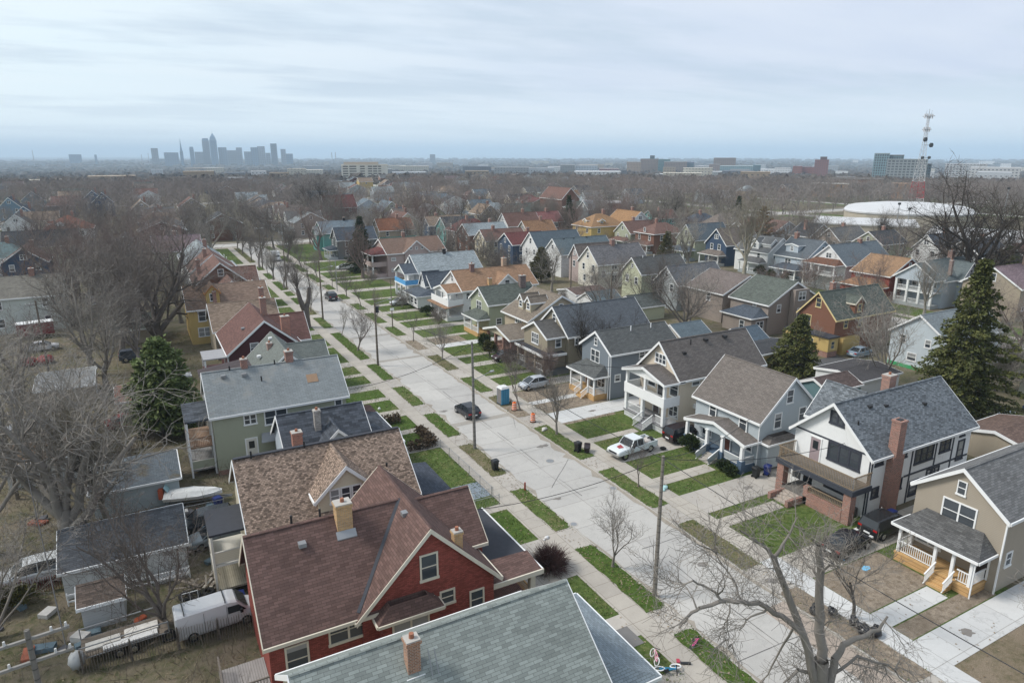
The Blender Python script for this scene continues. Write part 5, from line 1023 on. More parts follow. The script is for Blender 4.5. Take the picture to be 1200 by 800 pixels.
shed('silver roof garage', 'garage with a weathered silver flat roof amid bare twigs', -13.2, -7.2, 95, 103, 2.5, 3.0, WL['tan'], shingle((0.27, 0.275, 0.275), .1, blot=.35))
shed('green roof garage', 'tan garage with a grey green roof under the tall double trunk tree', -5.6, .6, 124, 131, 2.4, 4.2, WL['tan'], shingle((0.105, 0.125, 0.11)))
shed('low grey garage', 'low garage with a dull grey blue roof on the left', -10, -4, 150, 157, 2.4, 4, WL['tan'], RF['slate'])
shed('brick red shed', 'low shed with red brown brick paving roof left of the pine', -4.6, 1.2, 87, 93.5, 2.2, 3.0, WL['red'], shingle((0.17, 0.09, 0.07)))
shed('white shed with blue roof', 'white backyard garage with a blue grey roof by the big cream house', 74.5, 81, 103.5, 109.5, 2.5, 4.2, WL['white'], shingle((0.11, 0.14, 0.155)))
shed('sage garage', 'pale sage garage with grey gabled roof in front of the olive cream house', 78.5, 85.5, 96.5, 102.0, 2.6, 4.4, WL['lime'], shingle((0.10, 0.11, 0.105)))
shed('long white garage', 'low white garage with a flat brown roof beside the sage garage', 76, 84, 112, 119, 2.5, 3.2, WL['white'], shingle((0.12, 0.085, 0.075)))
shed('blue roofed garage', 'garage with a bright slate blue roof behind the grey house', 71, 77, 75.5, 81.5, 2.6, 4.3, WL['tan'], shingle((0.11, 0.14, 0.16), .15))
shed('steel blue garage', 'small garage with a steel blue gable roof right of the bare tree pair', 77.5, 82.8, 69.4, 75, 2.5, 4.2, WL['white'], shingle((0.085, 0.115, 0.145), .15))
shed('brown roof shed', 'teal walled shed with a brown roof behind the light grey blue house', 70.5, 76.5, 49.6, 54, 2.4, 3.4, siding((0.13, 0.22, 0.24)), shingle((0.10, 0.075, 0.07)))
shed('flat black garage', 'white garage with a flat dark roof beside the multi stem tree', 76.8, 84.6, 49.8, 56.4, 2.6, 3.1, WL['white'], FLATR and shingle((0.065, 0.062, 0.065), .15))
shed('yellow block garage', 'yellow walled garage with a flat charcoal roof below the taupe house', 74, 83.5, 64.6, 71, 2.4, 2.9, siding((0.50, 0.40, 0.20)), shingle((0.055, 0.057, 0.062), .15))
shed('brown rear garage', 'garage with a brown earth coloured roof behind the white stucco house', 72.5, 80, 29, 35.5, 2.5, 3.3, WL['tan'], shingle((0.13, 0.09, 0.075)))

# ------------------------------------------------------------------ the other houses along the streets
rng = random.Random(11)
WNAMES = dict(white='white', cream='cream', tan='tan', gray='grey', lblue='pale blue', navy='navy', sage='sage', lime='pale lime', yellow='yellow', brown='brown', maroon='maroon', teal='teal', taupe='taupe', brickred='red brick', dgreen='dark green', pink='pinkish', dgray='charcoal')
RNAMES = dict(gray='grey', dark='black', slate='slate', blue='blue grey', brown='brown', tan='tan', orange='orange', red='maroon', taupe='taupe', green='green grey', pale='pale grey', lilac='lilac')
used = set()
def clash(x0, x1, y0, y1, m=1.5): return any(x0 < b + m and x1 > a - m and y0 < d + m and y1 > c - m for a, b, c, d, _ in HOUSES)
def nearest_house(x, y, skip=None):
    best = min((h for h in HOUSES if h[4] != skip), key=lambda h: (max(h[0] - x, 0, x - h[1]) ** 2 + max(h[2] - y, 0, y - h[3]) ** 2))
    return best
n_fill = 0
cands = []
for sx in STREETS:
    for side in (-1, 1):
        y = 40.0
        while y < 700:
            y += rng.uniform(10.8, 12.6)
            if any(a - 13 < y < b + 6 for a, b in CROSS): continue
            cands.append((math.hypot(sx, y), sx, side, y))
cands.sort()
BUSY = [(200, 480, 90, 330)]
for D, sx, side, y in cands:
    W, L = rng.uniform(7.2, 9.2), rng.uniform(11, 14); xf = sx + side * 18.2
    x0, x1 = (xf, xf + L) if side > 0 else (xf - L, xf); y0, y1 = y - W / 2, y + W / 2
    if abs(sx - X0S) < 1 and y < 240 and side > 0 and y < 180: continue
    if clash(x0, x1, y0, y1) or not visible((x0 + x1) / 2, y, 7, 5): continue
    if any(a < x0 < b and c < y < d for a, b, c, d in BUSY): continue
    if D > 260 and rng.random() > (0.75 if D < 340 else .5 if D < 450 else 0.3): continue
    if -45 < x0 and x1 < 10 and y < 205: continue
    if n_fill >= 150: break
    for _ in range(60):
        wk, rk = rng.choice(list(WNAMES)), rng.choice(list(RNAMES))
        if wk in ('teal', 'yellow', 'maroon', 'lime', 'navy', 'brickred', 'dgreen') and rng.random() < .72: continue
        if rk in ('orange', 'lilac', 'red', 'green') and rng.random() < .8: continue
        if (wk, rk) not in used: break
    nb = nearest_house((x0 + x1) / 2, y)
    short = '%s house with %s roof' % (WNAMES[wk], RNAMES[rk])
    if (wk, rk) in used: short += ' near the ' + nb[4].split(' near ')[0]
    used.add((wk, rk))
    ax = 'x' if rng.random() < .68 else 'y'; ze = rng.uniform(5.2, 6.1); zr = ze + rng.uniform(2.7, 3.6)
    dirn = 'behind' if math.hypot(x0, y) > math.hypot(nb[0], nb[2]) else 'in front of'
    lab = ('%s house under a %s roof %s the %s' % (WNAMES[wk], RNAMES[rk], dirn, nb[4])).split()
    h = House(short, ' '.join(lab[:16]), x0, x1, y0, y1, WL[wk], RF[rk], far=True)
    if rng.random() < .12: h.hip(x0, x1, y0, y1, ze, zr)
    else: h.gable(ax, *((x0, x1, y0, y1) if ax == 'x' else (y0, y1, x0, x1)), ze, zr)
    xm = (x0 + x1) / 2
    if D < 330:
        if ax == 'x': h.win('W', y, zr - 1.9, .8, 1.1)
        else: h.win('S', xm, zr - 1.9, .8, 1.1)
        for u in (-.27, .27):
            for zq in (ze - 1.2, 1.9): h.win('S', xm + u * L, zq); h.win('W', y + u * W, zq)
        f = 'W' if side > 0 else 'E'; pl = h.plane(f); s_ = -1 if f == 'W' else 1
        xa, xb = sorted((pl + s_ * .02, pl + s_ * 2.5)); xo = pl + s_ * 2.3
        h.slab('porch_floor', xa, xb, y0 + .3, y1 - .3, 0, .7, WL['gray']).posts([(xo, y0 + .5), (xo, y), (xo, y1 - .5)], .7, 2.7, .26)
        h.roofpart('porch_roof', lambda mb: h.hip(xa, xb, y0 + .3, y1 - .3, 2.7, 3.7, zb=2.6, oh=.25, mb=mb, ends=(1, 0, 1, 1) if f == 'W' else (0, 1, 1, 1)))
        if rng.random() < .7: h.chim(xm + rng.uniform(-3, 3), y + rng.uniform(-1, 1), ze + 1, zr + 1.2, .8, .8)
    else:
        h.win('S', xm, ze - 1.3, 1.2, 1.3, 2); h.win('W', y, zr - 2, 1.2, 1.2, 2)
    h.done(); n_fill += 1
# ------------------------------------------------------------------ bare trees
GREYB = barkmat('grey_bark', (0.21, 0.19, 0.165), (0.38, 0.35, 0.315)); BRNB = barkmat('brown_bark', (0.155, 0.133, 0.118), (0.28, 0.25, 0.225))
REDB = barkmat('reddish_bark', (0.18, 0.138, 0.122), (0.30, 0.235, 0.212)); DARKB = barkmat('dark_bark', (0.050, 0.042, 0.036), (0.095, 0.08, 0.07)); PALEBK = barkmat('pale_bark', (0.22, 0.195, 0.15), (0.38, 0.35, 0.29)); HEROB = barkmat('rough_grey_bark', (0.15, 0.135, 0.118), (0.40, 0.37, 0.33))
STY = dict(   # trunk share, trunk radius, per level: children, angle lo/hi, length share, start; tropism
    spread=dict(t=.22, r=.030, lv=[(6, 18, 50, .52, .62), (7, 28, 62, .24, .22), (7, 28, 65, .12, .15), (6, 28, 70, .065, .1)], up=.10),
    oak=dict(t=.16, r=.046, lv=[(7, 15, 62, .60, .45), (8, 25, 60, .30, .22), (8, 28, 65, .14, .15), (7, 28, 70, .06, .1)], up=.06),
    tall=dict(t=.32, r=.024, lv=[(7, 14, 36, .48, .40), (7, 25, 50, .22, .25), (7, 25, 60, .11, .15), (6, 28, 65, .065, .1)], up=.20),
    vase=dict(t=.22, r=.020, lv=[(6, 16, 36, .55, .60), (6, 22, 48, .26, .25), (6, 25, 55, .13, .2), (5, 25, 60, .06, .15)], up=.14),
    thin=dict(t=.40, r=.012, lv=[(5, 15, 32, .42, .40), (5, 22, 45, .22, .25), (5, 25, 50, .11, .2), (4, 25, 55, .06, .15)], up=.2),
    clump=dict(t=.03, r=.022, lv=[(8, 8, 34, .75, .2), (8, 20, 48, .26, .35), (7, 25, 55, .12, .2), (7, 25, 60, .055, .15)], up=.12),
    thicket=dict(t=.05, r=.012, lv=[(9, 14, 48, .7, .2), (8, 20, 50, .32, .2), (7, 25, 60, .16, .15), (5, 28, 65, .09, .1)], up=.12))
def rvec(rn): return Vector((rn.gauss(0, 1), rn.gauss(0, 1), rn.gauss(0, 1)))
def grow(rn, segs, p, d, L, r, lvl, H, st, depth):
    n = (5, 6, 4, 3, 2)[min(lvl, 4)]; jit = (.07, .15, .2, .22, .25)[min(lvl, 4)]
    pts, rad, dirs = [p.copy()], [r], [d.copy()]
    tip = r * ((.55, .30, .30, .35, .5)[min(lvl, 4)])
    for i in range(n):
        d = (d + rvec(rn) * jit + Vector((0, 0, st['up'] * (1 if lvl else .2)))).normalized()
        q = p + d * (L / n); r1 = r + (tip - r) * (i + 1) / n
        segs.append((p, q, rad[-1], r1, lvl)); p = q; pts.append(p); rad.append(r1); dirs.append(d)
    if lvl >= depth or lvl >= len(st['lv']): return
    c, a0, a1, ls, s0 = st['lv'][lvl]; az = rn.uniform(0, 6.28)
    c = max(2, c + rn.choice((-1, 0, 0, 1)))
    for k in range(c):
        t = s0 + (1 - s0) * ((k + rn.random() * .8) / c); t = min(t, .99)
        i = min(n - 1, int(t * n)); f = t * n - i
        o = pts[i].lerp(pts[i + 1], f); dd = dirs[i + 1]; az += 2.4 + rn.uniform(-.4, .4)
        u = dd.cross(Vector((.3, .7, .2))).normalized(); v = dd.cross(u)
        an = R(rn.uniform(a0, a1)); nd = dd * math.cos(an) + (u * math.cos(az) + v * math.sin(az)) * math.sin(an)
        rr = rad[i] + (rad[i + 1] - rad[i]) * f
        grow(rn, segs, o, nd, H * ls * rn.uniform(.65, 1.15) * (1.0 if lvl else 1.0), max(rr * (.62, .5, .5, .55)[min(lvl, 3)], H * .0009), lvl + 1, H, st, depth)
def tubes_np(segs, sides, rmin):
    if not segs: return np.zeros((0, 3)), np.zeros((0, 4), int)
    P = np.array([s[0] for s in segs], float); Q = np.array([s[1] for s in segs], float)
    r0 = np.maximum(np.array([s[2] for s in segs]), rmin); r1 = np.maximum(np.array([s[3] for s in segs]), rmin * .8)
    d = Q - P; d /= np.linalg.norm(d, axis=1)[:, None] + 1e-9
    a = np.where((np.abs(d[:, 2]) < .9)[:, None], [[0, 0, 1.0]], [[1.0, 0, 0]])
    u = np.cross(d, a); u /= np.linalg.norm(u, axis=1)[:, None]; v = np.cross(d, u)
    Q = Q + d * (r1 * .3)[:, None]
    V = np.empty((len(segs), 2 * sides, 3))
    for i in range(sides):
        c, s = math.cos(2 * math.pi * i / sides), math.sin(2 * math.pi * i / sides)
        V[:, i] = P + u * (r0 * c)[:, None] + v * (r0 * s)[:, None]; V[:, sides + i] = Q + u * (r1 * c)[:, None] + v * (r1 * s)[:, None]
    base = (np.arange(len(segs)) * 2 * sides)[:, None]
    F = np.concatenate([base + np.array([[i, (i + 1) % sides, sides + (i + 1) % sides, sides + i]]) for i in range(sides)], 0)
    return V.reshape(-1, 3), F
def np_mesh(name, V, F, mats, smooth=False, midx=None):
    me = bpy.data.meshes.new(name); k = F.shape[1]
    me.vertices.add(len(V)); me.vertices.foreach_set('co', np.asarray(V, np.float32).ravel())
    me.loops.add(F.size); me.loops.foreach_set('vertex_index', F.astype(np.int32).ravel())
    me.polygons.add(len(F)); me.polygons.foreach_set('loop_start', (np.arange(len(F)) * k).astype(np.int32)); me.polygons.foreach_set('loop_total', np.full(len(F), k, np.int32))
    if midx is not None: me.polygons.foreach_set('material_index', midx.astype(np.int32))
    me.polygons.foreach_set('use_smooth', np.full(len(F), smooth))
    for m in mats: me.materials.append(m)
    me.update(); me.validate(); return me
def cat_np(parts):
    V, F, o = [], [], 0
    for v, f in parts: V.append(v); F.append(f + o); o += len(v)
    return np.concatenate(V), np.concatenate(F)
def tree_meshes(seed, H, style, bark, depth=4, twig=.0095, extra=None):
    rn = random.Random(seed); st = STY[style]; segs = []
    if extra: extra(rn, segs)
    else: grow(rn, segs, Vector((0, 0, -.2)), Vector((rn.uniform(-.05, .05), rn.uniform(-.05, .05), 1)).normalized(), H * st['t'], H * st['r'], 0, H, st, depth)
    if not extra:                                   # bring the grown tree to its intended height
        top = max(s[1].z for s in segs); k = H / top; segs = [(s[0] * k, s[1] * k, s[2], s[3], s[4]) for s in segs]
        p, q, a, b_, l = segs[0]; segs[0] = (p, q, a * 1.35, b_, l)
    big = [s for s in segs if s[4] <= 1]; mid = [s for s in segs if s[4] == 2]; small = [s for s in segs if s[4] >= 3]
    vt, ft = cat_np([tubes_np(big, 7, .02), tubes_np(mid, 4, .014)]); vc, fc = tubes_np(small, 3, twig)
    return np_mesh('trunk', vt, ft, [bark], True), np_mesh('crown', vc, fc, [bark], False)
PROTO = {}
def proto(style, i, H):
    k = (style, i)
    if k not in PROTO: PROTO[k] = (tree_meshes(i * 7 + len(style) * 31, H, style, BRNB), H)
    return PROTO[k]
LAB_USED = {}
TREES = []
def tree_label(x, y, h, style, tone):
    nb = nearest_house(x, y); s = nb[4].split(' near ')[0]
    rel = 'behind' if y > nb[3] and x > nb[0] - 3 else 'in front of' if (x < nb[0] or y < nb[2]) else 'beside'
    size = 'tall' if h > 14 else 'small' if h < 8 else 'mid sized'
    shape = dict(oak='massive', spread='spreading', tall='upright', vase='vase shaped', thin='slender', clump='many stemmed', thicket='scrubby')[style]
    for l in ('%s bare %s tree %s the %s' % (tone, shape, rel, s), '%s %s bare %s tree %s the %s' % (size, tone, shape, rel, s)):
        l = ' '.join(l.split()[:16])
        if l not in LAB_USED: break
    LAB_USED[l] = 1
    return l, 'bare trees around the ' + s
def bare_tree(x, y, h, style, bark=BRNB, tone='brown', rz=None, label=None, i=None, rn=random.Random(77), wide=1.0, group=None):
    i = rn.randrange({'oak': 2, 'spread': 5, 'tall': 4, 'vase': 4, 'thin': 3, 'clump': 3, 'thicket': 3}[style]) if i is None else i
    (mt, mc), H = proto(style, i, {'oak': 18, 'spread': 15, 'tall': 17, 'vase': 8, 'thin': 9, 'clump': 12, 'thicket': 6}[style])
    l, g = tree_label(x, y, h, style, tone)
    r = thing('bare_tree', label or l, 'tree', (x, y, ground_h(x, y) if math.hypot(x, y) > 520 else 0), rn.uniform(0, 6.28) if rz is None else rz, group or g)
    s = h / H; r.scale = (s * wide, s * wide, s)
    for nm, me in (('trunk', mt), ('crown', mc)):
        o = link_mesh(nm, me, r)
        if bark is not me.materials[0]: o.material_slots[0].link = 'OBJECT'; o.material_slots[0].material = bark
    TREES.append((x, y, h)); return r
# --- street trees one can pick out, nearest first
ST = [(28.23, 35.9, 6.4, 'vase', GREYB, 'grey', 'small bare tree on the left tree lawn near the utility pole'),
      (38.0, 59.2, 7.9, 'vase', GREYB, 'grey', 'bare street tree beside the black bins on the right tree lawn'),
      (38.0, 67.4, 8.6, 'thin', BRNB, 'brown', 'slim bare street tree between the orange barrels'),
      (38.1, 45.1, 5.8, 'thin', BRNB, 'brown', 'young bare street tree in front of the light grey blue house'),
      (38.1, 91.7, 6.6, 'vase', GREYB, 'grey', 'bare street tree on the half bare tree lawn'), (37.9, 103.4, 6.4, 'thin', BRNB, 'brown', 'small street tree on the square of bare soil'),
      (28.2, 102.6, 8.2, 'vase', BRNB, 'brown', 'wide bare street tree on the left beyond the dark red house'), (28.3, 112.5, 6.5, 'thin', GREYB, 'grey', 'thin bare sapling beside the wide left street tree'),
      (38.0, 123, 6.2, 'thin', BRNB, 'brown', None), (38.1, 134, 6.5, 'thin', BRNB, 'brown', None), (38.2, 145, 7, 'vase', BRNB, 'brown', None), (38.2, 157, 7, 'thin', BRNB, 'brown', None),
      (28, 134, 7.5, 'vase', GREYB, 'grey', None), (28.1, 146, 7, 'vase', BRNB, 'brown', None), (28.1, 161, 9, 'tall', BRNB, 'brown', None), (28, 174, 9.5, 'tall', GREYB, 'grey', None), (28, 182, 7.5, 'thin', BRNB, 'brown', None),
      (28, 195, 13, 'tall', BRNB, 'brown', None), (28, 209, 10, 'vase', BRNB, 'brown', None), (28, 226, 12, 'vase', BRNB, 'brown', None), (28, 238, 12, 'vase', GREYB, 'grey', None),
      (38.3, 172, 8, 'vase', BRNB, 'brown', None), (38.3, 190, 9, 'vase', BRNB, 'brown', None), (38.3, 210, 12, 'tall', BRNB, 'brown', None), (38.3, 232, 14, 'spread', BRNB, 'brown', None)]
for x, y, h, sty, bk, tn, lb in ST: bare_tree(x, y, h, sty, bk, tn, label=lb)
YT = [(53.3, 75.0, 10.8, 'clump', DARKB, 'dark', 'dark dense bare tree before the khaki house'), (85.6, 51.8, 14, 'clump', GREYB, 'grey', 'many stemmed bare tree behind the white stucco house'),
      (150, 77, 31, 'oak', DARKB, 'dark', 'huge dark spreading bare tree standing against the sky by the tower'), (132.5, 121, 22.5, 'tall', PALEBK, 'pale', 'tall pale barked sycamore before the white house with arched dormers'),
      (78.2, 83.3, 13.5, 'spread', BRNB, 'brown', 'broad bare tree behind the slate grey house'), (84, 88, 12, 'spread', GREYB, 'grey', 'grey bare tree before the taupe house'), (106.7, 135, 11, 'thicket', BRNB, 'brown', 'dense round bare tree behind the big cream house'),
      (86, 99, 12.5, 'clump', BRNB, 'brown', 'branching bare tree in front of the olive cream house'), (84, 112, 11, 'spread', BRNB, 'brown', 'bare tree between the garages and the big cream house'), (80, 128, 12, 'spread', GREYB, 'grey', 'grey bare tree in front of the big cream house'),
      (.6, 121, 23, 'oak', BRNB, 'brown', 'giant double trunk bare tree left of the yellow house'), (-4.5, 118, 20, 'tall', BRNB, 'brown', 'tall brown bare tree pressed against the giant one'), (-7.6, 58.6, 20, 'oak', GREYB, 'grey', 'huge furrowed grey tree rising beside the peeling white garage'),
      (-5.2, 60.2, 13, 'tall', PALEBK, 'pale', 'pale mossy trunk tree between the two garages'), (-9.8, 73.0, 13, 'spread', GREYB, 'grey', 'leaning bare tree in front of the rusty roof garage'), (-1.6, 45.0, 11.5, 'clump', BRNB, 'brown', 'many stemmed bare tree behind the white van'),
      (-13, 60, 15, 'spread', GREYB, 'grey', 'spreading bare tree at the left edge behind the silver car'), (-11.5, 48.5, 9.5, 'clump', GREYB, 'grey', 'brushy bare tree at the left edge beside the red fence'), (-4.2, 73.5, 8.5, 'thin', GREYB, 'grey', 'thin bare tree whose pale twigs cross the pine'),
      (-14, 84, 15, 'spread', GREYB, 'grey', None), (-8, 108, 17, 'spread', GREYB, 'grey', None), (-7, 134, 19, 'tall', BRNB, 'brown', None), (-20, 160, 17, 'spread', REDB, 'reddish', None), (-1, 190, 18, 'spread', REDB, 'reddish', None), (-8, 176, 18, 'spread', BRNB, 'brown', None), (-17, 240, 17, 'spread', BRNB, 'brown', None), (-28, 260, 16, 'spread', BRNB, 'brown', None), (-8, 258, 16, 'spread', BRNB, 'brown', None), (6, 262, 17, 'spread', BRNB, 'brown', None), (-6, 100, 15, 'spread', GREYB, 'grey', None), (-16, 104, 13, 'spread', BRNB, 'brown', None), (-2, 108, 14, 'tall', BRNB, 'brown', None), (-10, 127, 17, 'spread', BRNB, 'brown', None), 
      (-3, 140, 19, 'spread', BRNB, 'brown', None), (-12, 146, 18, 'tall', REDB, 'reddish', None), (-6, 166, 18, 'spread', REDB, 'reddish', None), (-16, 172, 19, 'spread', BRNB, 'brown', None), (0, 152, 18, 'tall', BRNB, 'brown', None), (3, 178, 17, 'spread', REDB, 'reddish', None), (-9, 190, 18, 'spread', REDB, 'reddish', None),
      (1, 205, 18, 'spread', REDB, 'reddish', None), (-14, 210, 17, 'spread', BRNB, 'brown', None), (-4, 228, 17, 'spread', BRNB, 'brown', None), (8, 236, 16, 'spread', BRNB, 'brown', None), (5, 136, 15, 'tall', GREYB, 'grey', None), (-24, 232, 16, 'spread', REDB, 'reddish', None),
      (30, 262, 17, 'spread', BRNB, 'brown', None), (42, 266, 18, 'spread', BRNB, 'brown', None), (55, 262, 19, 'spread', BRNB, 'brown', None), (66, 268, 18, 'spread', GREYB, 'grey', None), (18, 268, 16, 'spread', BRNB, 'brown', None), (63, 242, 20, 'clump', BRNB, 'brown', 'tall pair of trunks rising behind the teal house'), (70, 300, 22, 'clump', DARKB, 'dark', None),
      (42, 232, 14, 'spread', BRNB, 'brown', None), (75, 206, 14, 'spread', BRNB, 'brown', None), (78, 178, 12, 'thicket', BRNB, 'brown', None), (84, 168, 11, 'thicket', GREYB, 'grey', None), (90, 196, 14, 'spread', BRNB, 'brown', None), (80, 152, 10, 'thicket', BRNB, 'brown', None), (76, 140, 10, 'clump', BRNB, 'brown', None),
      (134, 104, 8, 'thicket', REDB, 'reddish', 'reddish bare thicket before the white and brown gable house'), (128, 84, 12, 'clump', REDB, 'reddish', 'reddish bare tree before the blue and white porch house'), (168, 92, 15, 'spread', BRNB, 'brown', None), (170, 105, 16, 'spread', BRNB, 'brown', None), (165, 118, 15, 'spread', GREYB, 'grey', None),
      (160, 132, 16, 'spread', BRNB, 'brown', None), (176, 82, 15, 'clump', DARKB, 'dark', None), (96, 44, 12, 'thicket', GREYB, 'grey', 'grey twiggy tree at the foot of the big spruce'), (104, 26, 10, 'clump', GREYB, 'grey', None), (46.5, 76, 5.5, 'thicket', REDB, 'reddish', 'low reddish bare bush before the slate grey house'), (44.6, 82, 5, 'thicket', REDB, 'reddish', 'reddish bare shrub beside the parked silver hatchback'),
      (46, 112, 4.5, 'thicket', BRNB, 'brown', None), (45, 129, 4.5, 'thicket', GREYB, 'grey', None), (46.8, 156, 5, 'thicket', BRNB, 'dark', None), (90, 66, 6, 'thin', GREYB, 'grey', None)]
for x, y, h, sty, bk, tn, lb in YT: bare_tree(x, y, h, sty, bk, tn, label=lb)

# --- the lopped street trunk on the left
def lopped(rn, segs):
    st = dict(STY['thin'])
    def lim(pts, r0, r1):
        for i in range(len(pts) - 1): segs.append((Vector(pts[i]), Vector(pts[i + 1]), r0 + (r1 - r0) * i / (len(pts) - 1), r0 + (r1 - r0) * (i + 1) / (len(pts) - 1), 0))
    lim([(0, 0, -.2), (0, 0, 1.5), (.05, 0, 3.6)], .85, .62); lim([(-.1, 0, 3.2), (-.7, -.1, 5.0), (-1.0, 0, 6.8)], .5, .34); lim([(.15, 0, 3.2), (.8, .1, 5.2), (1.0, 0, 7.0)], .48, .32)
    for k in range(16):
        s = rn.choice((-1, 1)); grow(rn, segs, Vector((s * 1.0, 0, 6.2 + rn.random())), (Vector((s * .1, 0, 1)) + rvec(rn) * .22).normalized(), rn.uniform(2.5, 6), .06, 1, 13, dict(st, up=.15), 3)
mt, mc = tree_meshes(8, 13, 'thin', BRNB, extra=lopped); r = thing('bare_tree', 'lopped thick forked trunk with thin upright shoots by the left pavement', 'tree', (24.4, 121.4, 0)); link_mesh('trunk', mt, r); link_mesh('crown', mc, r); TREES.append((24.4, 121.4, 13))
# --- the big broken tree in the foreground, limb by limb
def hero(rn, segs):
    st = dict(STY['spread']); B = Vector((28.0, 17.6, 0)); D0 = math.hypot(B.x, B.y)
    def limb(pts, r0, r1, kids, ksz=1.0, droop=0.0):
        W = [ray_at(px, py, D0 + dd) - B if isinstance(px, (int, float)) else px for px, py, dd in pts]
        n = len(W) - 1
        for i in range(n):
            sub = 3
            for j in range(sub):
                a, b_ = W[i].lerp(W[i + 1], j / sub), W[i].lerp(W[i + 1], (j + 1) / sub)
                if 0 < j: a = prev
                if j < sub - 1: b_ = b_ + rvec(rn) * .04
                ra = .76 * (r0 + (r1 - r0) * (i + j / sub) / n); rb = .76 * (r0 + (r1 - r0) * (i + (j + 1) / sub) / n)
                segs.append((a, b_, ra, rb, 0)); prev = b_
        s2 = dict(st); s2['up'] = droop
        for k in range(max(2, int(kids * .42))):
            t = rn.uniform(.12, 1.0) * n; i = min(n - 1, int(t)); o = W[i].lerp(W[i + 1], t - i); d = (W[i + 1] - W[i]).normalized()
            nd = (d * .35 + rvec(rn) * .6 + Vector((0, 0, .25 + droop))).normalized()
            grow(rn, segs, o, nd, rn.uniform(1.0, 2.3) * ksz, rn.uniform(.022, .05), 2, 13, s2, 4)
    base = (Vector((0, 0, -.2)), 0, 0)
    limb([base, (958, 838, 0), (962, 775, 0)], .62, .5, 4)
    limb([(955, 800, -.2), (940, 740, -.6), (921, 690, -.9), (907, 652, -1.0)], .30, .19, 5)
    limb([(907, 655, -1.0), (893, 638, -1.6), (868, 622, -2.2)], .15, .05, 12, .9); limb([(908, 652, -1.0), (921, 632, -.4), (934, 606, .2)], .13, .04, 12, .9)
    limb([(962, 780, .2), (961, 720, .5), (962, 668, .6), (960, 640, .6)], .34, .20, 10)
    limb([(960, 676, .6), (948, 664, .9), (938, 652, 1.2)], .09, .04, 5); limb([(962, 672, .6), (972, 662, .2), (984, 664, 0)], .09, .04, 6)
    limb([(960, 640, .6), (961, 622, .65)], .07, .03, 3, .7)
    limb([(972, 800, .3), (978, 772, .8), (988, 755, 1.3), (1010, 746, 2.0), (1030, 738, 2.6), (1040, 722, 3.0)], .30, .07, 16, 1.2, -.10)
    limb([(975, 790, .5), (1005, 768, 1.8), (1040, 778, 3.0), (1062, 800, 3.6)], .12, .03, 20, 1.3, -.22)
    limb([(940, 742, -.6), (922, 726, -1.6), (900, 712, -2.6), (870, 704, -3.6), (842, 705, -4.5), (820, 712, -5.0), (806, 722, -5.3), (796, 735, -5.5)], .20, .07, 14, 1.0)
    limb([(850, 705, -4.2), (832, 690, -4.6), (812, 680, -5.0), (790, 690, -5.2)], .09, .03, 14, 1.0); limb([(870, 705, -3.6), (860, 680, -3.4), (842, 655, -3.3), (838, 640, -3.2)], .07, .025, 14, 1.0)
    limb([(900, 712, -2.6), (880, 722, -2.8), (866, 738, -3.0)], .08, .03, 8, .9); limb([(930, 735, -1.2), (915, 760, -.5), (900, 790, 0), (890, 800, 0)], .09, .03, 10, 1.0, -.1)
    limb([(955, 790, 0), (935, 785, -.8), (918, 800, -1.2)], .14, .06, 8, 1.0, -.1); limb([(855, 708, -4), (852, 735, -4.1), (856, 765, -4.2)], .05, .02, 9, .8, -.15)
HERO2 = concrete('split_grey_bark', (0.215, 0.195, 0.172), None, stain=.35)
mt, mc = tree_meshes(5, 13, 'spread', HERO2, twig=.009, extra=hero)
r = thing('bare_tree', 'big broken bare tree with a long sideways limb in the foreground', 'tree', (28.0, 17.6, 0))
link_mesh('trunk', mt, r); link_mesh('crown', mc, r)
bare_tree(39.0, 23.5, 8.4, 'thin', HEROB, 'grey', label='slim bare tree with black rubbish bags around its foot', wide=1.3)
bare_tree(45.6, 13.5, 6.5, 'thicket', GREYB, 'grey', label='bare twiggy tree at the bottom right corner of the photo')
bare_tree(-13.0, 44.5, 9, 'thin', GREYB, 'grey', label='thin bare tree behind the utility pole crossarms')

# --- evergreens
SPR = leafmat('spruce_needles', (0.045, 0.06, 0.020), (0.125, 0.125, 0.04)); PIN = leafmat('pine_needles', (0.070, 0.105, 0.032), (0.165, 0.195, 0.075)); CED = leafmat('cedar_foliage', (0.045, 0.05, 0.015), (0.10, 0.09, 0.03)); YEW = leafmat('yew_foliage', (0.020, 0.035, 0.012), (0.045, 0.06, 0.02))
def foliage_np(rn, centres, size, flat=.5, per=4):
    """small ragged leaf sprays round the given points (with outward directions)"""
    n = len(centres) * per; C = np.repeat(np.array([c[0] for c in centres]), per, 0); O = np.repeat(np.array([c[1] for c in centres]), per, 0); S = np.repeat(np.array([c[2] for c in centres]), per)
    g = np.random.default_rng(rn.randrange(1 << 30)); C = C + g.normal(0, 1, (n, 3)) * (S * .35)[:, None] * [1, 1, .6]
    d = O + g.normal(0, .55, (n, 3)); d /= np.linalg.norm(d, axis=1)[:, None]
    u = np.cross(d, g.normal(0, 1, (n, 3)) * [flat, flat, 1]); u /= np.linalg.norm(u, axis=1)[:, None] + 1e-6
    L = S * g.uniform(.6, 1.3, n) * size; w = L * g.uniform(.22, .42, n)
    V = np.stack([C - u * (w * .4)[:, None], C + d * (L * .5)[:, None] - u * w[:, None] * .9, C + d * L[:, None], C + d * (L * .5)[:, None] + u * w[:, None]], 1)
    return V.reshape(-1, 3), np.arange(n * 4).reshape(-1, 4)
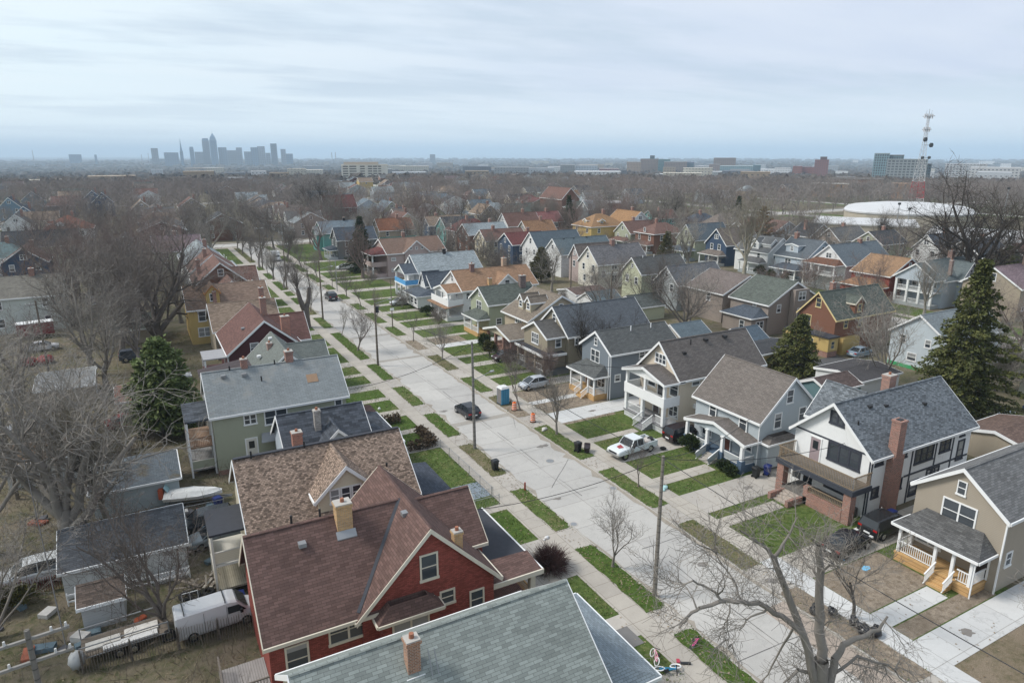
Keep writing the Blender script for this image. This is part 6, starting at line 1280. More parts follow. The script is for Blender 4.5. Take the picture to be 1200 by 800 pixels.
def conifer(x, y, h, rad, label, mat_, seed, tiers=26, droop=.25, ragged=.35, fat=.55, start=.08, size=1.0, dens=1.0, name='spruce_tree'):
    rn = random.Random(seed); segs, cl = [], []
    segs.append((Vector((0, 0, -.2)), Vector((0, 0, h * .55)), h * .02 + .06, h * .011, 0)); segs.append((Vector((0, 0, h * .55)), Vector((0, 0, h * .985)), h * .011, .02, 0))
    side = [rn.uniform(1 - ragged, 1 + ragged * .5) for _ in range(9)]
    for i in range(tiers):
        f = i / (tiers - 1); z = h * (start + (1 - start) * f ** .92); rr = rad * ((1 - f) ** .72 * fat + (1 - f) * (1 - fat)) * (.85 + .3 * rn.random()) + .12
        nb = int((6 + 5 * (1 - f)) * dens); az0 = rn.uniform(0, 6.28)
        for k in range(nb):
            az = az0 + 6.283 * k / nb + rn.uniform(-.25, .25); L = rr * side[int(az * 9 / 6.283) % 9] * rn.uniform(.65, 1.08)
            if rn.random() < .06: L *= 1.25
            o = Vector((0, 0, z)); p = o; n = max(3, int(L / .42)); dirn = Vector((math.cos(az), math.sin(az), .22 - droop * .4))
            for j in range(n):
                dirn = (dirn + Vector((0, 0, -droop / n + (.5 * droop / n if j > n * .6 else 0))) + rvec(rn) * .07).normalized(); q = p + dirn * (L / n)
                segs.append((p, q, .05 * (1 - j / n) + .012, .04 * (1 - j / n) + .01, 2)); p = q
                if j / n > .18 or f > .8:
                    side_v = Vector((-dirn.y, dirn.x, 0)); w = .45 * (1 - .45 * j / n)
                    for sgn in (-1, -.5, 0, .5, 1): cl.append((tuple(p + side_v * (sgn * w) + Vector((0, 0, rn.uniform(-.12, .1)))), tuple(dirn * .8 + side_v * sgn * .6 + Vector((0, 0, -.12))), .34 * size * rn.uniform(.7, 1.3)))
    vt, ft = tubes_np(segs, 4, .012); vc, fc = foliage_np(rn, cl, 1.0, per=5)
    r = thing(name, label, 'tree', (x, y, 0), rn.uniform(0, 6)); link_mesh('trunk', np_mesh('trunk', vt, ft, [BRNB], True), r); link_mesh('crown', np_mesh('crown', vc, fc, [mat_]), r); TREES.append((x, y, h)); return r
conifer(81.4, 40.4, 18.6, 6.5, 'large ragged dark spruce behind the white stucco house', SPR, 3, tiers=34, droop=.42, ragged=.5, dens=1.0)
conifer(79.6, 61.6, 8.2, 4.0, 'small spruce before the brown and yellow house', SPR, 4, tiers=20, droop=.35)
conifer(51, 176, 14.0, 5.2, 'dark green conical spruce at the kerb beyond the brown roofs', leafmat('dark_spruce', (0.016, 0.030, 0.016), (0.04, 0.06, 0.022)), 6, tiers=26, droop=.4, fat=.2)
conifer(168, 79, 10.2, 4.2, 'small dark spruce before the steel blue gabled house', SPR, 8, tiers=22, droop=.35)
conifer(.2, 81, 10.4, 4.2, 'soft full green pine left of the pale green house', PIN, 9, tiers=20, droop=.05, ragged=.22, fat=1.0, start=.10, size=1.35, dens=1.7, name='pine_tree')
conifer(84.5, 140, 8.0, 3.0, 'yellowish green cedar right of the orange roof', CED, 12, tiers=18, droop=-.2, ragged=.2, fat=.9, dens=1.5, name='cedar_tree')
conifer(129, 146, 9, 3.0, 'rusty green conifer at the foot of the navy house', CED, 14, tiers=16, droop=.1, name='cedar_tree'); conifer(158, 139, 15, 6, 'tawny leaf holding tree right of the pale lime house', leafmat('rusty_leaves', (0.14, 0.085, 0.035), (0.22, 0.14, 0.06)), 15, tiers=16, droop=-.1, fat=1, ragged=.5, name='oak_tree')
for (x, y, h, lb) in ((150, 228, 14, 'dark evergreen in the middle distance beyond the orange roofs'), (218, 205, 13, 'evergreen spire among bare trees before the hospital blocks'), (-60, 420, 14, 'evergreen standing in the far bare trees on the left')): conifer(x, y, h, 3.6, lb, YEW, int(x), tiers=18, droop=.3)
def shrub(x, y, rx, ry, h, label, m, seed, name='shrub', z=0.0, n=420, cat='shrub', shell=.55, size=.22):
    rn = random.Random(seed); cl = []
    for i in range(n):
        v = rvec(rn).normalized(); v.z = abs(v.z) * 1.1 - .15; k = shell + (1 - shell) * rn.random(); lump = 1 + .13 * math.sin(v.x * 5 + seed) * math.cos(v.y * 6)
        cl.append(((v.x * rx * k * lump, v.y * ry * k * lump, h * .48 + v.z * h * .5 * k), tuple(v * .9 + Vector((0, 0, .3))), size))
    segs = [(Vector((0, 0, -.1)), Vector((rn.uniform(-1, 1) * rx * .6, rn.uniform(-1, 1) * ry * .6, h * .8)), .035, .012, 1) for _ in range(9)]
    vt, ft = tubes_np(segs, 4, .01); vc, fc = foliage_np(rn, cl, 1.1, 1.0, 4)
    r = thing(name, label, cat, (x, y, z)); link_mesh('stem', np_mesh('stem', vt, ft, [BRNB]), r); link_mesh('foliage', np_mesh('foliage', vc, fc, [m]), r); return r
for (x, y, rx, ry, h, lb) in ((48.0, 49.0, .95, .95, 1.7, 'round clipped evergreen bush beside the grey blue porch'), (47.6, 43.8, .6, .6, 1.0, 'small brown tinged bush left of the porch steps'), (47.4, 42.7, .5, .5, .9, 'small bush by the blue brick porch pier'), (45.6, 92.5, 1.0, 1.0, 3.0, 'tall rounded arborvitae left of the tan porch'), (45.0, 89.6, 1.0, 1.0, 2.6, 'yellowish arborvitae right of its taller twin'), (138, 121, 1.5, 1.5, 2.6, 'dark clipped evergreen ball by the arched dormer house'), (135.6, 115.5, 1.3, 1.3, 2.5, 'dark evergreen ball before the pale blue porch'), (137, 112, 1.2, 1.2, 2.2, 'second dark evergreen ball before the pale blue porch'), (-11.0, 51.6, 2.0, 1.0, 1.6, 'loose green bush below the silver car'), (47, 120, 1.4, 1.4, 1.8, 'dark green bush before the orange roof porch')):
    shrub(x, y, rx, ry, h, lb, YEW if 'yellow' not in lb and 'loose' not in lb else CED, int(x * 10), size=.24)
# brown twiggy ball of a bush and clipped brown hedges
rn = random.Random(3); segs = []
for i in range(420):
    v = rvec(rn).normalized(); v.z = abs(v.z) * .95 + .12; p = Vector((rn.uniform(-.25, .25), rn.uniform(-.25, .25), 0)); e = Vector((v.x * 1.45, v.y * 1.45, v.z * 1.75)) * rn.uniform(.85, 1.05); m_ = p.lerp(e, .5) + Vector((0, 0, .2))
    segs += [(p, m_, .016, .012, 2), (m_, e, .012, .007, 3)]
    for k in range(4): segs.append((p.lerp(e, .55 + .1 * k), e + rvec(rn) * .25, .009, .006, 4))
v, f = tubes_np(segs, 3, .008); r = thing('shrub', 'round red brown leafless bush beside the red brick porch', 'shrub', (23.9, 37.9, 0)); link_mesh('twigs', np_mesh('twigs', v, f, [barkmat('wine_twigs', (0.045, 0.022, 0.022), (0.095, 0.055, 0.05))]), r)
HEDG = leafmat('brown_hedge', (0.060, 0.040, 0.026), (0.115, 0.085, 0.055))
def hedge(x0, x1, y0, y1, h, label, seed):
    rn = random.Random(seed); cl = []; n = int((x1 - x0) * (y1 - y0) * 40 + ((x1 - x0) + (y1 - y0)) * 40)
    for i in range(n): cl.append(((rn.uniform(x0, x1) - x0, rn.uniform(y0, y1) - y0, rn.uniform(.1, h)), (rn.gauss(0, .5), rn.gauss(0, .5), .6), .24))
    v, f = foliage_np(rn, cl, 1.0, 1.0, 4); o = link_mesh('hedge', np_mesh('hedge', v, f, [HEDG]), None, (x0, y0, 0)); tag(o, label, 'hedge')
hedge(22.0, 25.1, 62.4, 63.3, .95, 'clipped brown hedge along the drive of the slate roof bungalow', 1); hedge(24.2, 25.2, 63.4, 67.0, .95, 'clipped brown hedge along the left pavement', 2); hedge(21.4, 24.0, 70.6, 71.6, .9, 'clipped brown hedge behind the small green lawn', 3)

# --- the rest of the wood: single trees as far as one can tell them apart, then one mass
rg = random.Random(21); left_over = []
tries, made = 0, 0
HALL = [tuple(ray_at(1078, 180, D_))[:2] for D_ in (300, 345, 370)] + [tuple(ray_at(1010, 180, 300))[:2]]
def on_road(x, y): return any(abs(x - s) < 4.6 for s in STREETS) and y < 470 or any(a - .5 < y < b + .5 for a, b in CROSS)
ap_ = lambda x, y: 601 if 455 < math.hypot(x, y) < 800 and 392 < pix(x, y, 25)[0] < 460 else 0
spots = []
SHOWN = [h for h in HOUSES[:200] if h[2] > 100]
def veils(x, y, D):
    """whether a tree here would stand right before a house that the photo shows clearly"""
    for a, b, c, d, _ in SHOWN:
        hx, hy = (a + b) / 2, (c + d) / 2; hd = math.hypot(hx, hy)
        if 0 < hd - D < (32 if hx < 25 else 20) and abs(x * hy - y * hx) / hd < 6.5: return True
    return False
while tries < 16000:
    tries += 1
    D = 95 + 560 * rg.random() ** .75; a = HEAD + R(rg.uniform(-38, 38)); x, y = D * math.sin(a), D * math.cos(a)
    if on_road(x, y) or not visible(x, y, 8, 20): continue
    if D < 150 and 25 < x < 72: continue
    if x > 150 and y < 90 and D < 240: continue
    if 600 < ap_(x, y) or x < 8 and D < 200 or x < 25 and D < 330 and rg.random() < .45: continue
    if any((x - hx_) ** 2 + (y - hy_) ** 2 < 46 ** 2 for hx_, hy_ in HALL): continue
    if any(x > a_ - 1.2 and x < b_ + 1.2 and y > c_ - 1.2 and y < d_ + 1.2 for a_, b_, c_, d_, _ in HOUSES): continue
    if D > 150 and veils(x, y, D): continue
    md = (9.5 if D < 240 else 8.0 if D < 330 else 7.0) if D > 130 else 13
    if any((x - p) ** 2 + (y - q) ** 2 < md * md for p, q, _ in TREES) or any((x - p) ** 2 + (y - q) ** 2 < md * md for p, q, _ in spots): continue
    spots.append((x, y, D))
spots.sort(key=lambda s: s[2])
NIND = 300 - 98 - 30
for x, y, D in spots:
    h = rg.uniform(10, 18) if rg.random() < .8 else rg.uniform(6, 9)
    if 60 < x < 200 and D < 170: h *= .72
    if made < NIND:
        k = rg.random(); sty = 'spread' if k < .62 else 'tall' if k < .78 else 'clump' if k < .9 else 'thicket'
        if sty == 'thicket': h = min(h, 8)
        bk, tn = ((BRNB, 'brown'), (GREYB, 'grey'), (REDB, 'reddish'), (DARKB, 'dark'))[min(3, int(rg.random() * 3.3))]
        bare_tree(x, y, h, sty, bk, tn, rn=rg); made += 1
    else: left_over.append((x, y, h))
g = np.random.default_rng(4)
lowp = []
for i in range(5):
    rn_ = random.Random(40 + i); sg = []; st = dict(STY['spread']); grow(rn_, sg, Vector((0, 0, 0)), Vector((0, 0, 1)), 15 * st['t'], .4, 0, 15, st, 3)
    top = max(s[1].z for s in sg); sg = [s for s in sg if s[4] < 3 or rn_.random() < .6]
    P = np.array([s[0] for s in sg]) * (15 / top); Q = np.array([s[1] for s in sg]) * (15 / top); w = np.array([max(s[2], .045) for s in sg]); d = Q - P
    u = np.cross(d, g.normal(0, 1, d.shape)); u /= np.linalg.norm(u, axis=1)[:, None]
    lowp.append(np.stack([P - u * w[:, None], P + u * w[:, None], Q + u * w[:, None] * .7, Q - u * w[:, None] * .7], 1))
t = NT('woodland_bark'); p = t.pos(); n1 = t.noise(p, 0.045, 3, .6); n2 = t.noise(p, 0.012, 3, .6)
WOODM = t.done(t.mix(t.ramp(n2, [(.4, 0.), (.62, 1.)]), t.mix(t.ramp(n1, [(.35, 0.), (.65, 1.)]), (0.14, 0.126, 0.118), (0.30, 0.272, 0.252)), t.mix(n1, (0.165, 0.13, 0.118), (0.285, 0.24, 0.218))), .95, .1)
far = []
for k in range(560):
    D = 480 + 420 * g.random(); a = HEAD + R(g.uniform(-38, 38)); x, y = D * math.sin(a), D * math.cos(a)
    if not ap_(x, y) and not any((x - hx_) ** 2 + (y - hy_) ** 2 < 60 ** 2 for hx_, hy_ in HALL): far.append((x, y, g.uniform(9, 17)))
blk = []
for x, y, h in left_over + far:
    q = lowp[g.integers(5)]; an = g.uniform(0, 6.28); c, s = math.cos(an), math.sin(an); k = h / 15
    m = np.array([[c, -s, 0], [s, c, 0], [0, 0, 1]]) * k; blk.append(q @ m.T + [x, y, ground_h(x, y)])
V = np.concatenate(blk); print('woodland quads', len(V), 'leftover', len(left_over), 'made', made)
o = link_mesh('woodland', np_mesh('woodland', V.reshape(-1, 3), np.arange(len(V) * 4).reshape(-1, 4), [WOODM])); tag(o, 'bare woodland merging into one brown mass beyond the houses', 'woodland', kind='stuff')
# far canopy out to the shore: rough little domes
ND = 9000; D = 700 * (9300 / 700) ** g.random(ND); a = HEAD + np.radians(g.uniform(-39, 39, ND)); X, Y = D * np.sin(a), D * np.cos(a)
Z = np.array([ground_h(x, y) for x, y in zip(X, Y)]); S = g.uniform(5, 10, ND) * np.clip(D / 1500, 1, 4) ** .9; HH = g.uniform(7, 15, ND) * np.clip(D / 4000, 1, 1.5)
rings = [(1.0, .25), (.95, .6), (.55, .92)]; vs = []
for rr, hh in rings:
    for i in range(7):
        an = 2 * math.pi * i / 7; jr = rr * (1 + g.normal(0, .22, ND)); vs.append(np.stack([X + S * jr * math.cos(an), Y + S * jr * math.sin(an), Z + HH * hh * (1 + g.normal(0, .10, ND))], 1))
V = np.stack(vs, 1); base = (np.arange(ND) * 21)[:, None]
F = np.concatenate([base + np.array([[j * 7 + i, j * 7 + (i + 1) % 7, (j + 1) * 7 + (i + 1) % 7, (j + 1) * 7 + i]]) for j in range(2) for i in range(7)] + [base + np.array([[14, 14 + i, 14 + i + 1, 14 + (i + 2) % 7]]) for i in (1, 3, 5)], 0)
t = NT('far_canopy'); p = t.pos(); CANM = t.done(t.mix(t.ramp(t.noise(p, .06, 5, .7), [(.35, 0.), (.7, 1.)]), (0.055, 0.048, 0.044), (0.125, 0.112, 0.10)), .95, .1)
o = link_mesh('far_woodland', np_mesh('far_woodland', V.reshape(-1, 3), F, [CANM])); tag(o, 'blue grey distant tree cover stretching to the lake shore', 'woodland', kind='stuff')
# dead weeds and leaf litter in the back yards
n = 26000; x = g.uniform(-22, 6, n); y = g.uniform(36, 130, n); keep = np.ones(n, bool)
for a_, b_, c_, d_, _ in HOUSES: keep &= ~((x > a_) & (x < b_) & (y > c_) & (y < d_))
x, y = x[keep], y[keep]; n = len(x); hh = g.uniform(.05, .32, n); an = g.uniform(0, 3.14, n); w = g.uniform(.01, .045, n); lx, ly = g.normal(0, .2, n), g.normal(0, .2, n)
V = np.stack([np.stack([x - w * np.cos(an), y - w * np.sin(an), np.zeros(n)], 1), np.stack([x + w * np.cos(an), y + w * np.sin(an), np.zeros(n)], 1), np.stack([x + lx, y + ly, hh], 1)], 1)
o = link_mesh('dead_weeds', np_mesh('dead_weeds', V.reshape(-1, 3), np.arange(n * 3).reshape(-1, 3), [leafmat('weed_straw', (0.16, 0.125, 0.075), (0.27, 0.23, 0.15))])); tag(o, 'dead weeds and dry stalks in the back yards', 'weeds', kind='stuff')

# short ragged grass over the lawns, and last year's leaves on it
pts = []
for a_, c_ in LT: pts.append((27.1, 28.6, a_, c_, 60))
for a_, c_, m_ in RT: pts.append((36.6, 38.35, a_, c_, 60 if m_ is not DIRT else 12))
pts += [(20.9, 25.2, 18, 27, 40), (21, 25.2, 31.5, 36, 40), (21, 25.2, 42.3, 47, 40), (20.5, 25.2, 48.5, 62, 40), (20.5, 25.2, 64, 100, 30), (18, 25.2, 100, 240, 8), (40.3, 46.5, 31, 35.8, 45), (40.3, 47.5, 37.3, 38.2, 45), (40.3, 46.8, 42.1, 44, 45), (40.3, 46.8, 45.9, 49.6, 45), (40.3, 46.4, 53.2, 55.2, 45), (40.3, 46.4, 56.6, 61.2, 45), (40.3, 46.5, 76.5, 97, 30), (40.3, 47, 100, 240, 8)]
X, Y = [], []
for x0, x1, y0, y1, dn in pts:
    n = int((x1 - x0) * (y1 - y0) * dn); X.append(g.uniform(x0 - .13, x1 + .13, n)); Y.append(g.uniform(y0 - .13, y1 + .13, n))
x, y = np.concatenate(X), np.concatenate(Y); n = len(x); hh = g.uniform(.03, .13, n) * (1 + .6 * (np.sin(x * 2.1 + y * .7) * np.sin(y * 1.7 - x) > .3)); an = g.uniform(0, 3.14, n); w = g.uniform(.02, .06, n)
V = np.stack([np.stack([x - w * np.cos(an), y - w * np.sin(an), np.full(n, .012)], 1), np.stack([x + w * np.cos(an), y + w * np.sin(an), np.full(n, .012)], 1), np.stack([x + g.normal(0, .06, n), y + g.normal(0, .06, n), hh], 1)], 1)
o = link_mesh('grass_tufts', np_mesh('grass_tufts', V.reshape(-1, 3), np.arange(n * 3).reshape(-1, 3), [leafmat('grass_blades', (0.066, 0.112, 0.024), (0.14, 0.162, 0.055))])); tag(o, 'short ragged grass standing on the lawns and verges', 'grass', kind='stuff')
n = 5200; x = np.concatenate([g.uniform(27.1, 28.7, n // 4), g.uniform(36.5, 38.3, n // 4), g.uniform(40.2, 47.5, n // 4), g.uniform(18, 25.2, n - 3 * (n // 4))]); y = g.uniform(12, 110, n); s_ = g.uniform(.03, .10, n); an = g.uniform(0, 6.28, n); z = g.uniform(.04, .08, n)
q = [np.stack([x + s_ * np.cos(an + k * 1.57) * (1, .6)[k % 2], y + s_ * np.sin(an + k * 1.57) * (1, .6)[k % 2], z + (.02 if k == 1 else 0)], 1) for k in range(4)]
o = link_mesh('fallen_leaves', np_mesh('fallen_leaves', np.stack(q, 1).reshape(-1, 3), np.arange(n * 4).reshape(-1, 4), [leafmat('leaf_litter', (0.13, 0.085, 0.045), (0.34, 0.28, 0.20))])); tag(o, 'dry fallen leaves scattered over the lawns and verges', 'leaves', kind='stuff')

# tangled brushwood and stalks over the neglected yards
rb_ = random.Random(17); sg = []
for i in range(2600):
    x, y = rb_.uniform(-17, 5.5), rb_.uniform(34, 92)
    if any(a_ - .1 < x < b_ + .1 and c_ - .1 < y < d_ + .1 for a_, b_, c_, d_, _ in HOUSES) or (-2.5 < x < 4 and 41.6 < y < 44.4): continue
    if math.sin(x * .9 + 1) * math.sin(y * .55) < -.15 and rb_.random() < .85: continue
    p = Vector((x, y, 0)); L = rb_.uniform(.4, 2.2) * (1.5 if rb_.random() < .12 else 1); d = (Vector((0, 0, 1)) * rb_.uniform(.1, 1.2) + rvec(rb_) * .7).normalized(); d.z = abs(d.z)
    q = p + d * L; sg.append((p, q, .016, .008, 3))
    for k in range(3): o_ = p.lerp(q, rb_.uniform(.3, .9)); e_ = (d + rvec(rb_) * .6).normalized(); e_.z = abs(e_.z); sg.append((o_, o_ + e_ * L * .4, .009, .005, 4))
v, f = tubes_np(sg, 3, .006); o = link_mesh('brushwood', np_mesh('brushwood', v, f, [barkmat('brush_twigs', (0.17, 0.14, 0.11), (0.33, 0.29, 0.24))])); tag(o, 'tangled brushwood and dry stalks over the neglected yards', 'brushwood', kind='stuff')
# ------------------------------------------------------------------ vehicles (built facing +x at the origin, then set down)
LAMPR = plain((0.35, 0.012, 0.012), .25, .5); LAMPW = plain((0.62, 0.63, 0.62), .15, .5)
def paint(c, rough=.25): return plain(c, rough, .5, 0.0, .04)
def wheel_parts(root, pts, r=.33, w=.22):
    for (x, y) in pts:
        b = MB(); b.tube((x, y - w / 2, r), (x, y + w / 2, r), r, r, RUBBER, 18); o = b.build('wheel', root, LOCAL)
        s = 1 if y > 0 else -1; b = MB(); b.tube((x, y + s * (w / 2 - .01), r), (x, y + s * (w / 2 + .012), r), r * .62, r * .58, CHROME, 14); b.build('rim', o, LOCAL)
def section(x, z0, z1, w, zt=None, wt=None):
    """a rounded body cross section at x"""
    return [(x, -w * .86, z0), (x, -w, z0 + .14), (x, -w, z1 - .12), (x, -w * .93, z1), (x, w * .93, z1), (x, w, z1 - .12), (x, w, z0 + .14), (x, w * .86, z0)]
def car(kind, name, label, x, y, rz, col, cat='car', z=0.03, group=None):
    r = thing(name, label, cat, (x, y, z), rz, group); P = paint(col)
    K = dict(
        sedan=dict(body=[(-2.3, .32, .72, .74), (-2.2, .24, .95, .86), (-1.5, .2, .98, .9), (0, .2, .97, .91), (1.1, .2, .93, .9), (1.9, .22, .80, .84), (2.28, .30, .62, .70)], roof=[(-1.75, .97, .80), (-1.05, 1.40, .64), (-.2, 1.46, .66), (.45, 1.40, .66), (1.25, .94, .80)], wb=(-1.35, 1.4), r=.33),
        hatch=dict(body=[(-2.05, .32, .80, .74), (-1.95, .24, 1.0, .84), (-1.2, .2, 1.0, .88), (0, .2, .99, .89), (1.0, .2, .95, .88), (1.7, .22, .82, .82), (2.02, .30, .64, .70)], roof=[(-1.93, 1.0, .78), (-1.45, 1.43, .64), (-.3, 1.52, .66), (.3, 1.46, .66), (1.2, .95, .78)], wb=(-1.25, 1.3), r=.32),
        suv=dict(body=[(-2.3, .36, .95, .80), (-2.25, .3, 1.08, .90), (-1.2, .28, 1.1, .94), (0, .28, 1.1, .95), (1.15, .28, 1.08, .94), (2.05, .3, 1.0, .90), (2.32, .38, .8, .8)], roof=[(-2.28, 1.1, .84), (-2.0, 1.68, .72), (-.4, 1.76, .74), (.45, 1.70, .74), (1.2, 1.08, .86)], wb=(-1.4, 1.45), r=.38))[kind]
    b = MB(); b.loft([section(px, z0, z1, w) for px, z0, z1, w in K['body']], P)
    b.build('body', r, LOCAL, smooth=False)
    # cabin: glass ring with a painted roof and pillars
    ro = K['roof']; zb = .96 if kind != 'suv' else 1.08
    g = MB(); g.loft([[(px, -w, min(zt, zb) - .05 if i in (0, len(ro) - 1) else zb - .05), (px, -w * .97, zt), (px, w * .97, zt), (px, w, min(zt, zb) - .05 if i in (0, len(ro) - 1) else zb - .05)] if i in (0, len(ro) - 1) else
            [(px, -K['body'][3][3] * .95, zb - .05), (px, -w, zt), (px, w, zt), (px, K['body'][3][3] * .95, zb - .05)] for i, (px, zt, w) in enumerate(ro)], GLASS); g.build('window', r, LOCAL)
    t = MB(); inner = ro[1:-1]
    t.loft([[(px, -w - .02, zt - .05), (px, -w * .8, zt + .03), (px, w * .8, zt + .03), (px, w + .02, zt - .05)] for px, zt, w in inner], P); t.build('roof', r, LOCAL)
    t = MB()
    for s in (-1, 1):
        for i in range(len(ro) - 1):
            (xa, za, wa), (xb, zb_, wb) = ro[i], ro[i + 1]
            if i in (0, len(ro) - 2): t.bar((xa, s * wa * .985, za), (xb, s * wb * .985, zb_), .08, .06, P)
        xm = ro[2][0]; t.bar((xm, s * K['body'][3][3] * .95, zb - .04), (xm, s * (ro[2][2] + .01), ro[2][1] - .03), .09, .05, P)
    t.build('pillar', r, LOCAL)
    xf, xr = K['body'][-1][0], K['body'][0][0]; zl = .62 if kind != 'suv' else .82
    for s in (-1, 1):
        b = MB(); b.box(xf - .22, xf - .01, s * .48, s * .76, zl, zl + .15, LAMPW); b.build('headlight', r, LOCAL)
        b = MB(); b.box(xr - .02, xr + .16, s * .5, s * .83, zl + .1, zl + .26, LAMPR); b.build('taillight', r, LOCAL)
        b = MB(); b.box(.75, .92, s * (K['body'][3][3] + .0), s * (K['body'][3][3] + .16), zb - .02, zb + .12, P); b.build('mirror', r, LOCAL)
    b = MB(); b.box(xf - .1, xf + .03, -.55, .55, .35, .5, BLACK); b.build('grille', r, LOCAL)
    b = MB(); b.box(xr - .03, xr + .05, -.26, .26, .55, .68, WHITE); b.build('number_plate', r, LOCAL)
    w = K['body'][3][3] - .13
    wheel_parts(r, [(px, s * w) for px in K['wb'] for s in (-1, 1)], K['r']); return r
PI = math.pi
car('hatch', 'parked_car', 'black hatchback stopped in the street beside the portable toilet', 31.9, 69.6, PI / 2 + .05, (0.018, 0.02, 0.026), z=-.115)
car('suv', 'parked_car', 'dark SUV driving away far down the street', 34.6, 144.2, PI / 2, (0.03, 0.032, 0.038), z=-.115)
car('hatch', 'parked_car', 'silver hatchback on the drive before the slate grey house', 43.6, 73.9, PI + .03, (0.42, 0.45, 0.49))
car('sedan', 'parked_car', 'silver sedan on a drive before the small white dark roof house', 45.8, 131.6, PI + .05, (0.50, 0.52, 0.54))
car('sedan', 'parked_car', 'white sedan by the dark spruce far up the street', 47.7, 181.4, PI, (0.62, 0.63, 0.65))
car('suv', 'parked_car', 'black SUV tucked between the cream and the grey blue houses', 49.4, 51.5, 0.0, (0.022, 0.014, 0.016))
car('sedan', 'parked_car', 'glossy black sedan on the drive beside the white stucco house', 45.8, 29.0, 0.05, (0.014, 0.014, 0.018))
car('suv', 'parked_car', 'black SUV parked ahead of the glossy black sedan', 50.8, 29.2, 0.0, (0.016, 0.017, 0.019))
car('hatch', 'parked_car', 'dark plum car half hidden before the khaki house', 46.3, 86.9, PI, (0.05, 0.03, 0.035))
car('suv', 'parked_car', 'silver SUV behind the red fence at the left edge', -9.8, 54.6, PI + .08, (0.55, 0.57, 0.58))
car('sedan', 'parked_car', 'pale blue car beside the brown and yellow house', 95.3, 62.6, 0, (0.22, 0.29, 0.36))
car('sedan', 'parked_car', 'scrapped grey car with its bonnet open beside the peeling garage', 2.6, 53.9, PI + .1, (0.20, 0.23, 0.25))
car('suv', 'parked_car', 'black truck squeezed behind the mottled brown roof house', 1.8, 56.2, PI, (0.03, 0.033, 0.038))
car('sedan', 'parked_car', 'dark red car left of the pine in the back lots', -3.6, 84.8, .2, (0.22, 0.02, 0.025))
car('sedan', 'parked_car', 'white car on the side drive beyond the brown shingle house', 22.5, 172.5, 0, (0.6, 0.6, 0.62)); car('sedan', 'parked_car', 'silver blue car on the drive by the white corner house', 22.4, 187, 0, (0.4, 0.46, 0.52))
# pickup
r = thing('pickup_truck', 'old white pickup truck with red bonnet patch and a loaded bed', 'pickup truck', (42.2, 51.3, .03), PI + .10); PW = paint((0.60, 0.64, 0.66), .4)
b = MB(); b.loft([section(px, z0, z1, w) for px, z0, z1, w in [(.55, .45, 1.12, .95), (1.5, .45, 1.10, .96), (2.2, .47, 1.06, .95), (2.62, .5, .98, .92), (2.68, .55, .9, .9)]], PW)
b.loft([section(px, .45, 1.12, .96) for px in (-.85, .56)], PW); b.build('body', r, LOCAL)
b = MB(); b.loft([[(px, -w0, 1.1), (px + dx, -w1, zt), (px + dx, w1, zt), (px, w0, 1.1)] for px, dx, zt, w0, w1 in ((-.82, .08, 1.72, .90, .74), (-.2, 0, 1.78, .92, .76), (.45, -.1, 1.74, .92, .75), (.98, -.4, 1.70, .90, .74))], GLASS); b.build('window', r, LOCAL)
b = MB(); b.box(-.76, .52, -.77, .77, 1.73, 1.82, PW); [b.bar((.98, s * .88, 1.1), (.55, s * .75, 1.74), .08, .07, PW) for s in (-1, 1)]; [b.bar((-.8, s * .9, 1.1), (-.74, s * .76, 1.76), .1, .07, PW) for s in (-1, 1)]; [b.bar((.1, s * .92, 1.1), (.1, s * .77, 1.76), .09, .05, PW) for s in (-1, 1)]; b.build('roof', r, LOCAL)
b = MB(); b.box(-2.75, -.87, -.95, -.87, .5, 1.15, PW); b.box(-2.75, -.87, .87, .95, .5, 1.15, PW); b.box(-2.75, -2.68, -.87, .87, .55, 1.12, PW); b.box(-2.72, -.87, -.87, .87, .58, .66, BLACK); b.build('truck_bed', r, LOCAL)
b = MB(); b.hull([(1.25, -.42, 1.085), (1.9, -.3, 1.075), (2.02, .2, 1.07), (1.5, .38, 1.08)], [(1.25, -.42, 1.118), (1.9, -.3, 1.112), (2.02, .2, 1.11), (1.5, .38, 1.116)], plain((0.30, 0.05, 0.055), .55)); b.build('bonnet_patch', r, LOCAL)
b = MB(); b.box(2.66, 2.76, -.92, .92, .48, .66, CHROME); b.box(-2.85, -2.75, -.9, .9, .45, .6, CHROME); b.build('bumper', r, LOCAL)
b = MB(); b.box(2.66, 2.7, -.55, .55, .7, .9, BLACK); b.build('grille', r, LOCAL)
for s in (-1, 1):
    b = MB(); b.box(2.6, 2.71, s * .6, s * .84, .70, .90, LAMPW); b.build('headlight', r, LOCAL)
    b = MB(); b.box(.7, .82, s * .93, s * 1.15, 1.12, 1.32, BLACK); b.build('mirror', r, LOCAL)
wheel_parts(r, [(px, s * .82) for px in (-1.8, 1.75) for s in (-1, 1)], .39, .26)
def lump(name, label, cat, x, y, z, pts, m, rz=0):
    b = MB(); rr = random.Random(int(x * 10 + y))
    for (px, py, pz, rad, sz) in pts:
        i0 = len(b.v); b.ball((px, py, pz), rad, m, 9, 6, sz)
        for i in range(i0, len(b.v)): b.v[i] = tuple(c + rr.uniform(-.12, .12) * rad for c in b.v[i])
    o = b.build(name, None, LOCAL, True, (x, y, z)); o.rotation_euler.z = rz; return tag(o, label, cat)
lump('scrap_load', 'heap of pale bags and scrap in the pickup bed', 'scrap', 43.9, 51.45, .68, [(-.4, .2, .25, .42, .7), (.3, -.25, .3, .4, .8), (.6, .35, .2, .33, .8)], plain((0.45, 0.42, 0.40), .8))
lump('scrap_bag', 'dark bundle standing at the back of the pickup bed', 'scrap', 44.5, 51.2, .68, [(0, 0, .4, .35, 1.2)], BLACK)
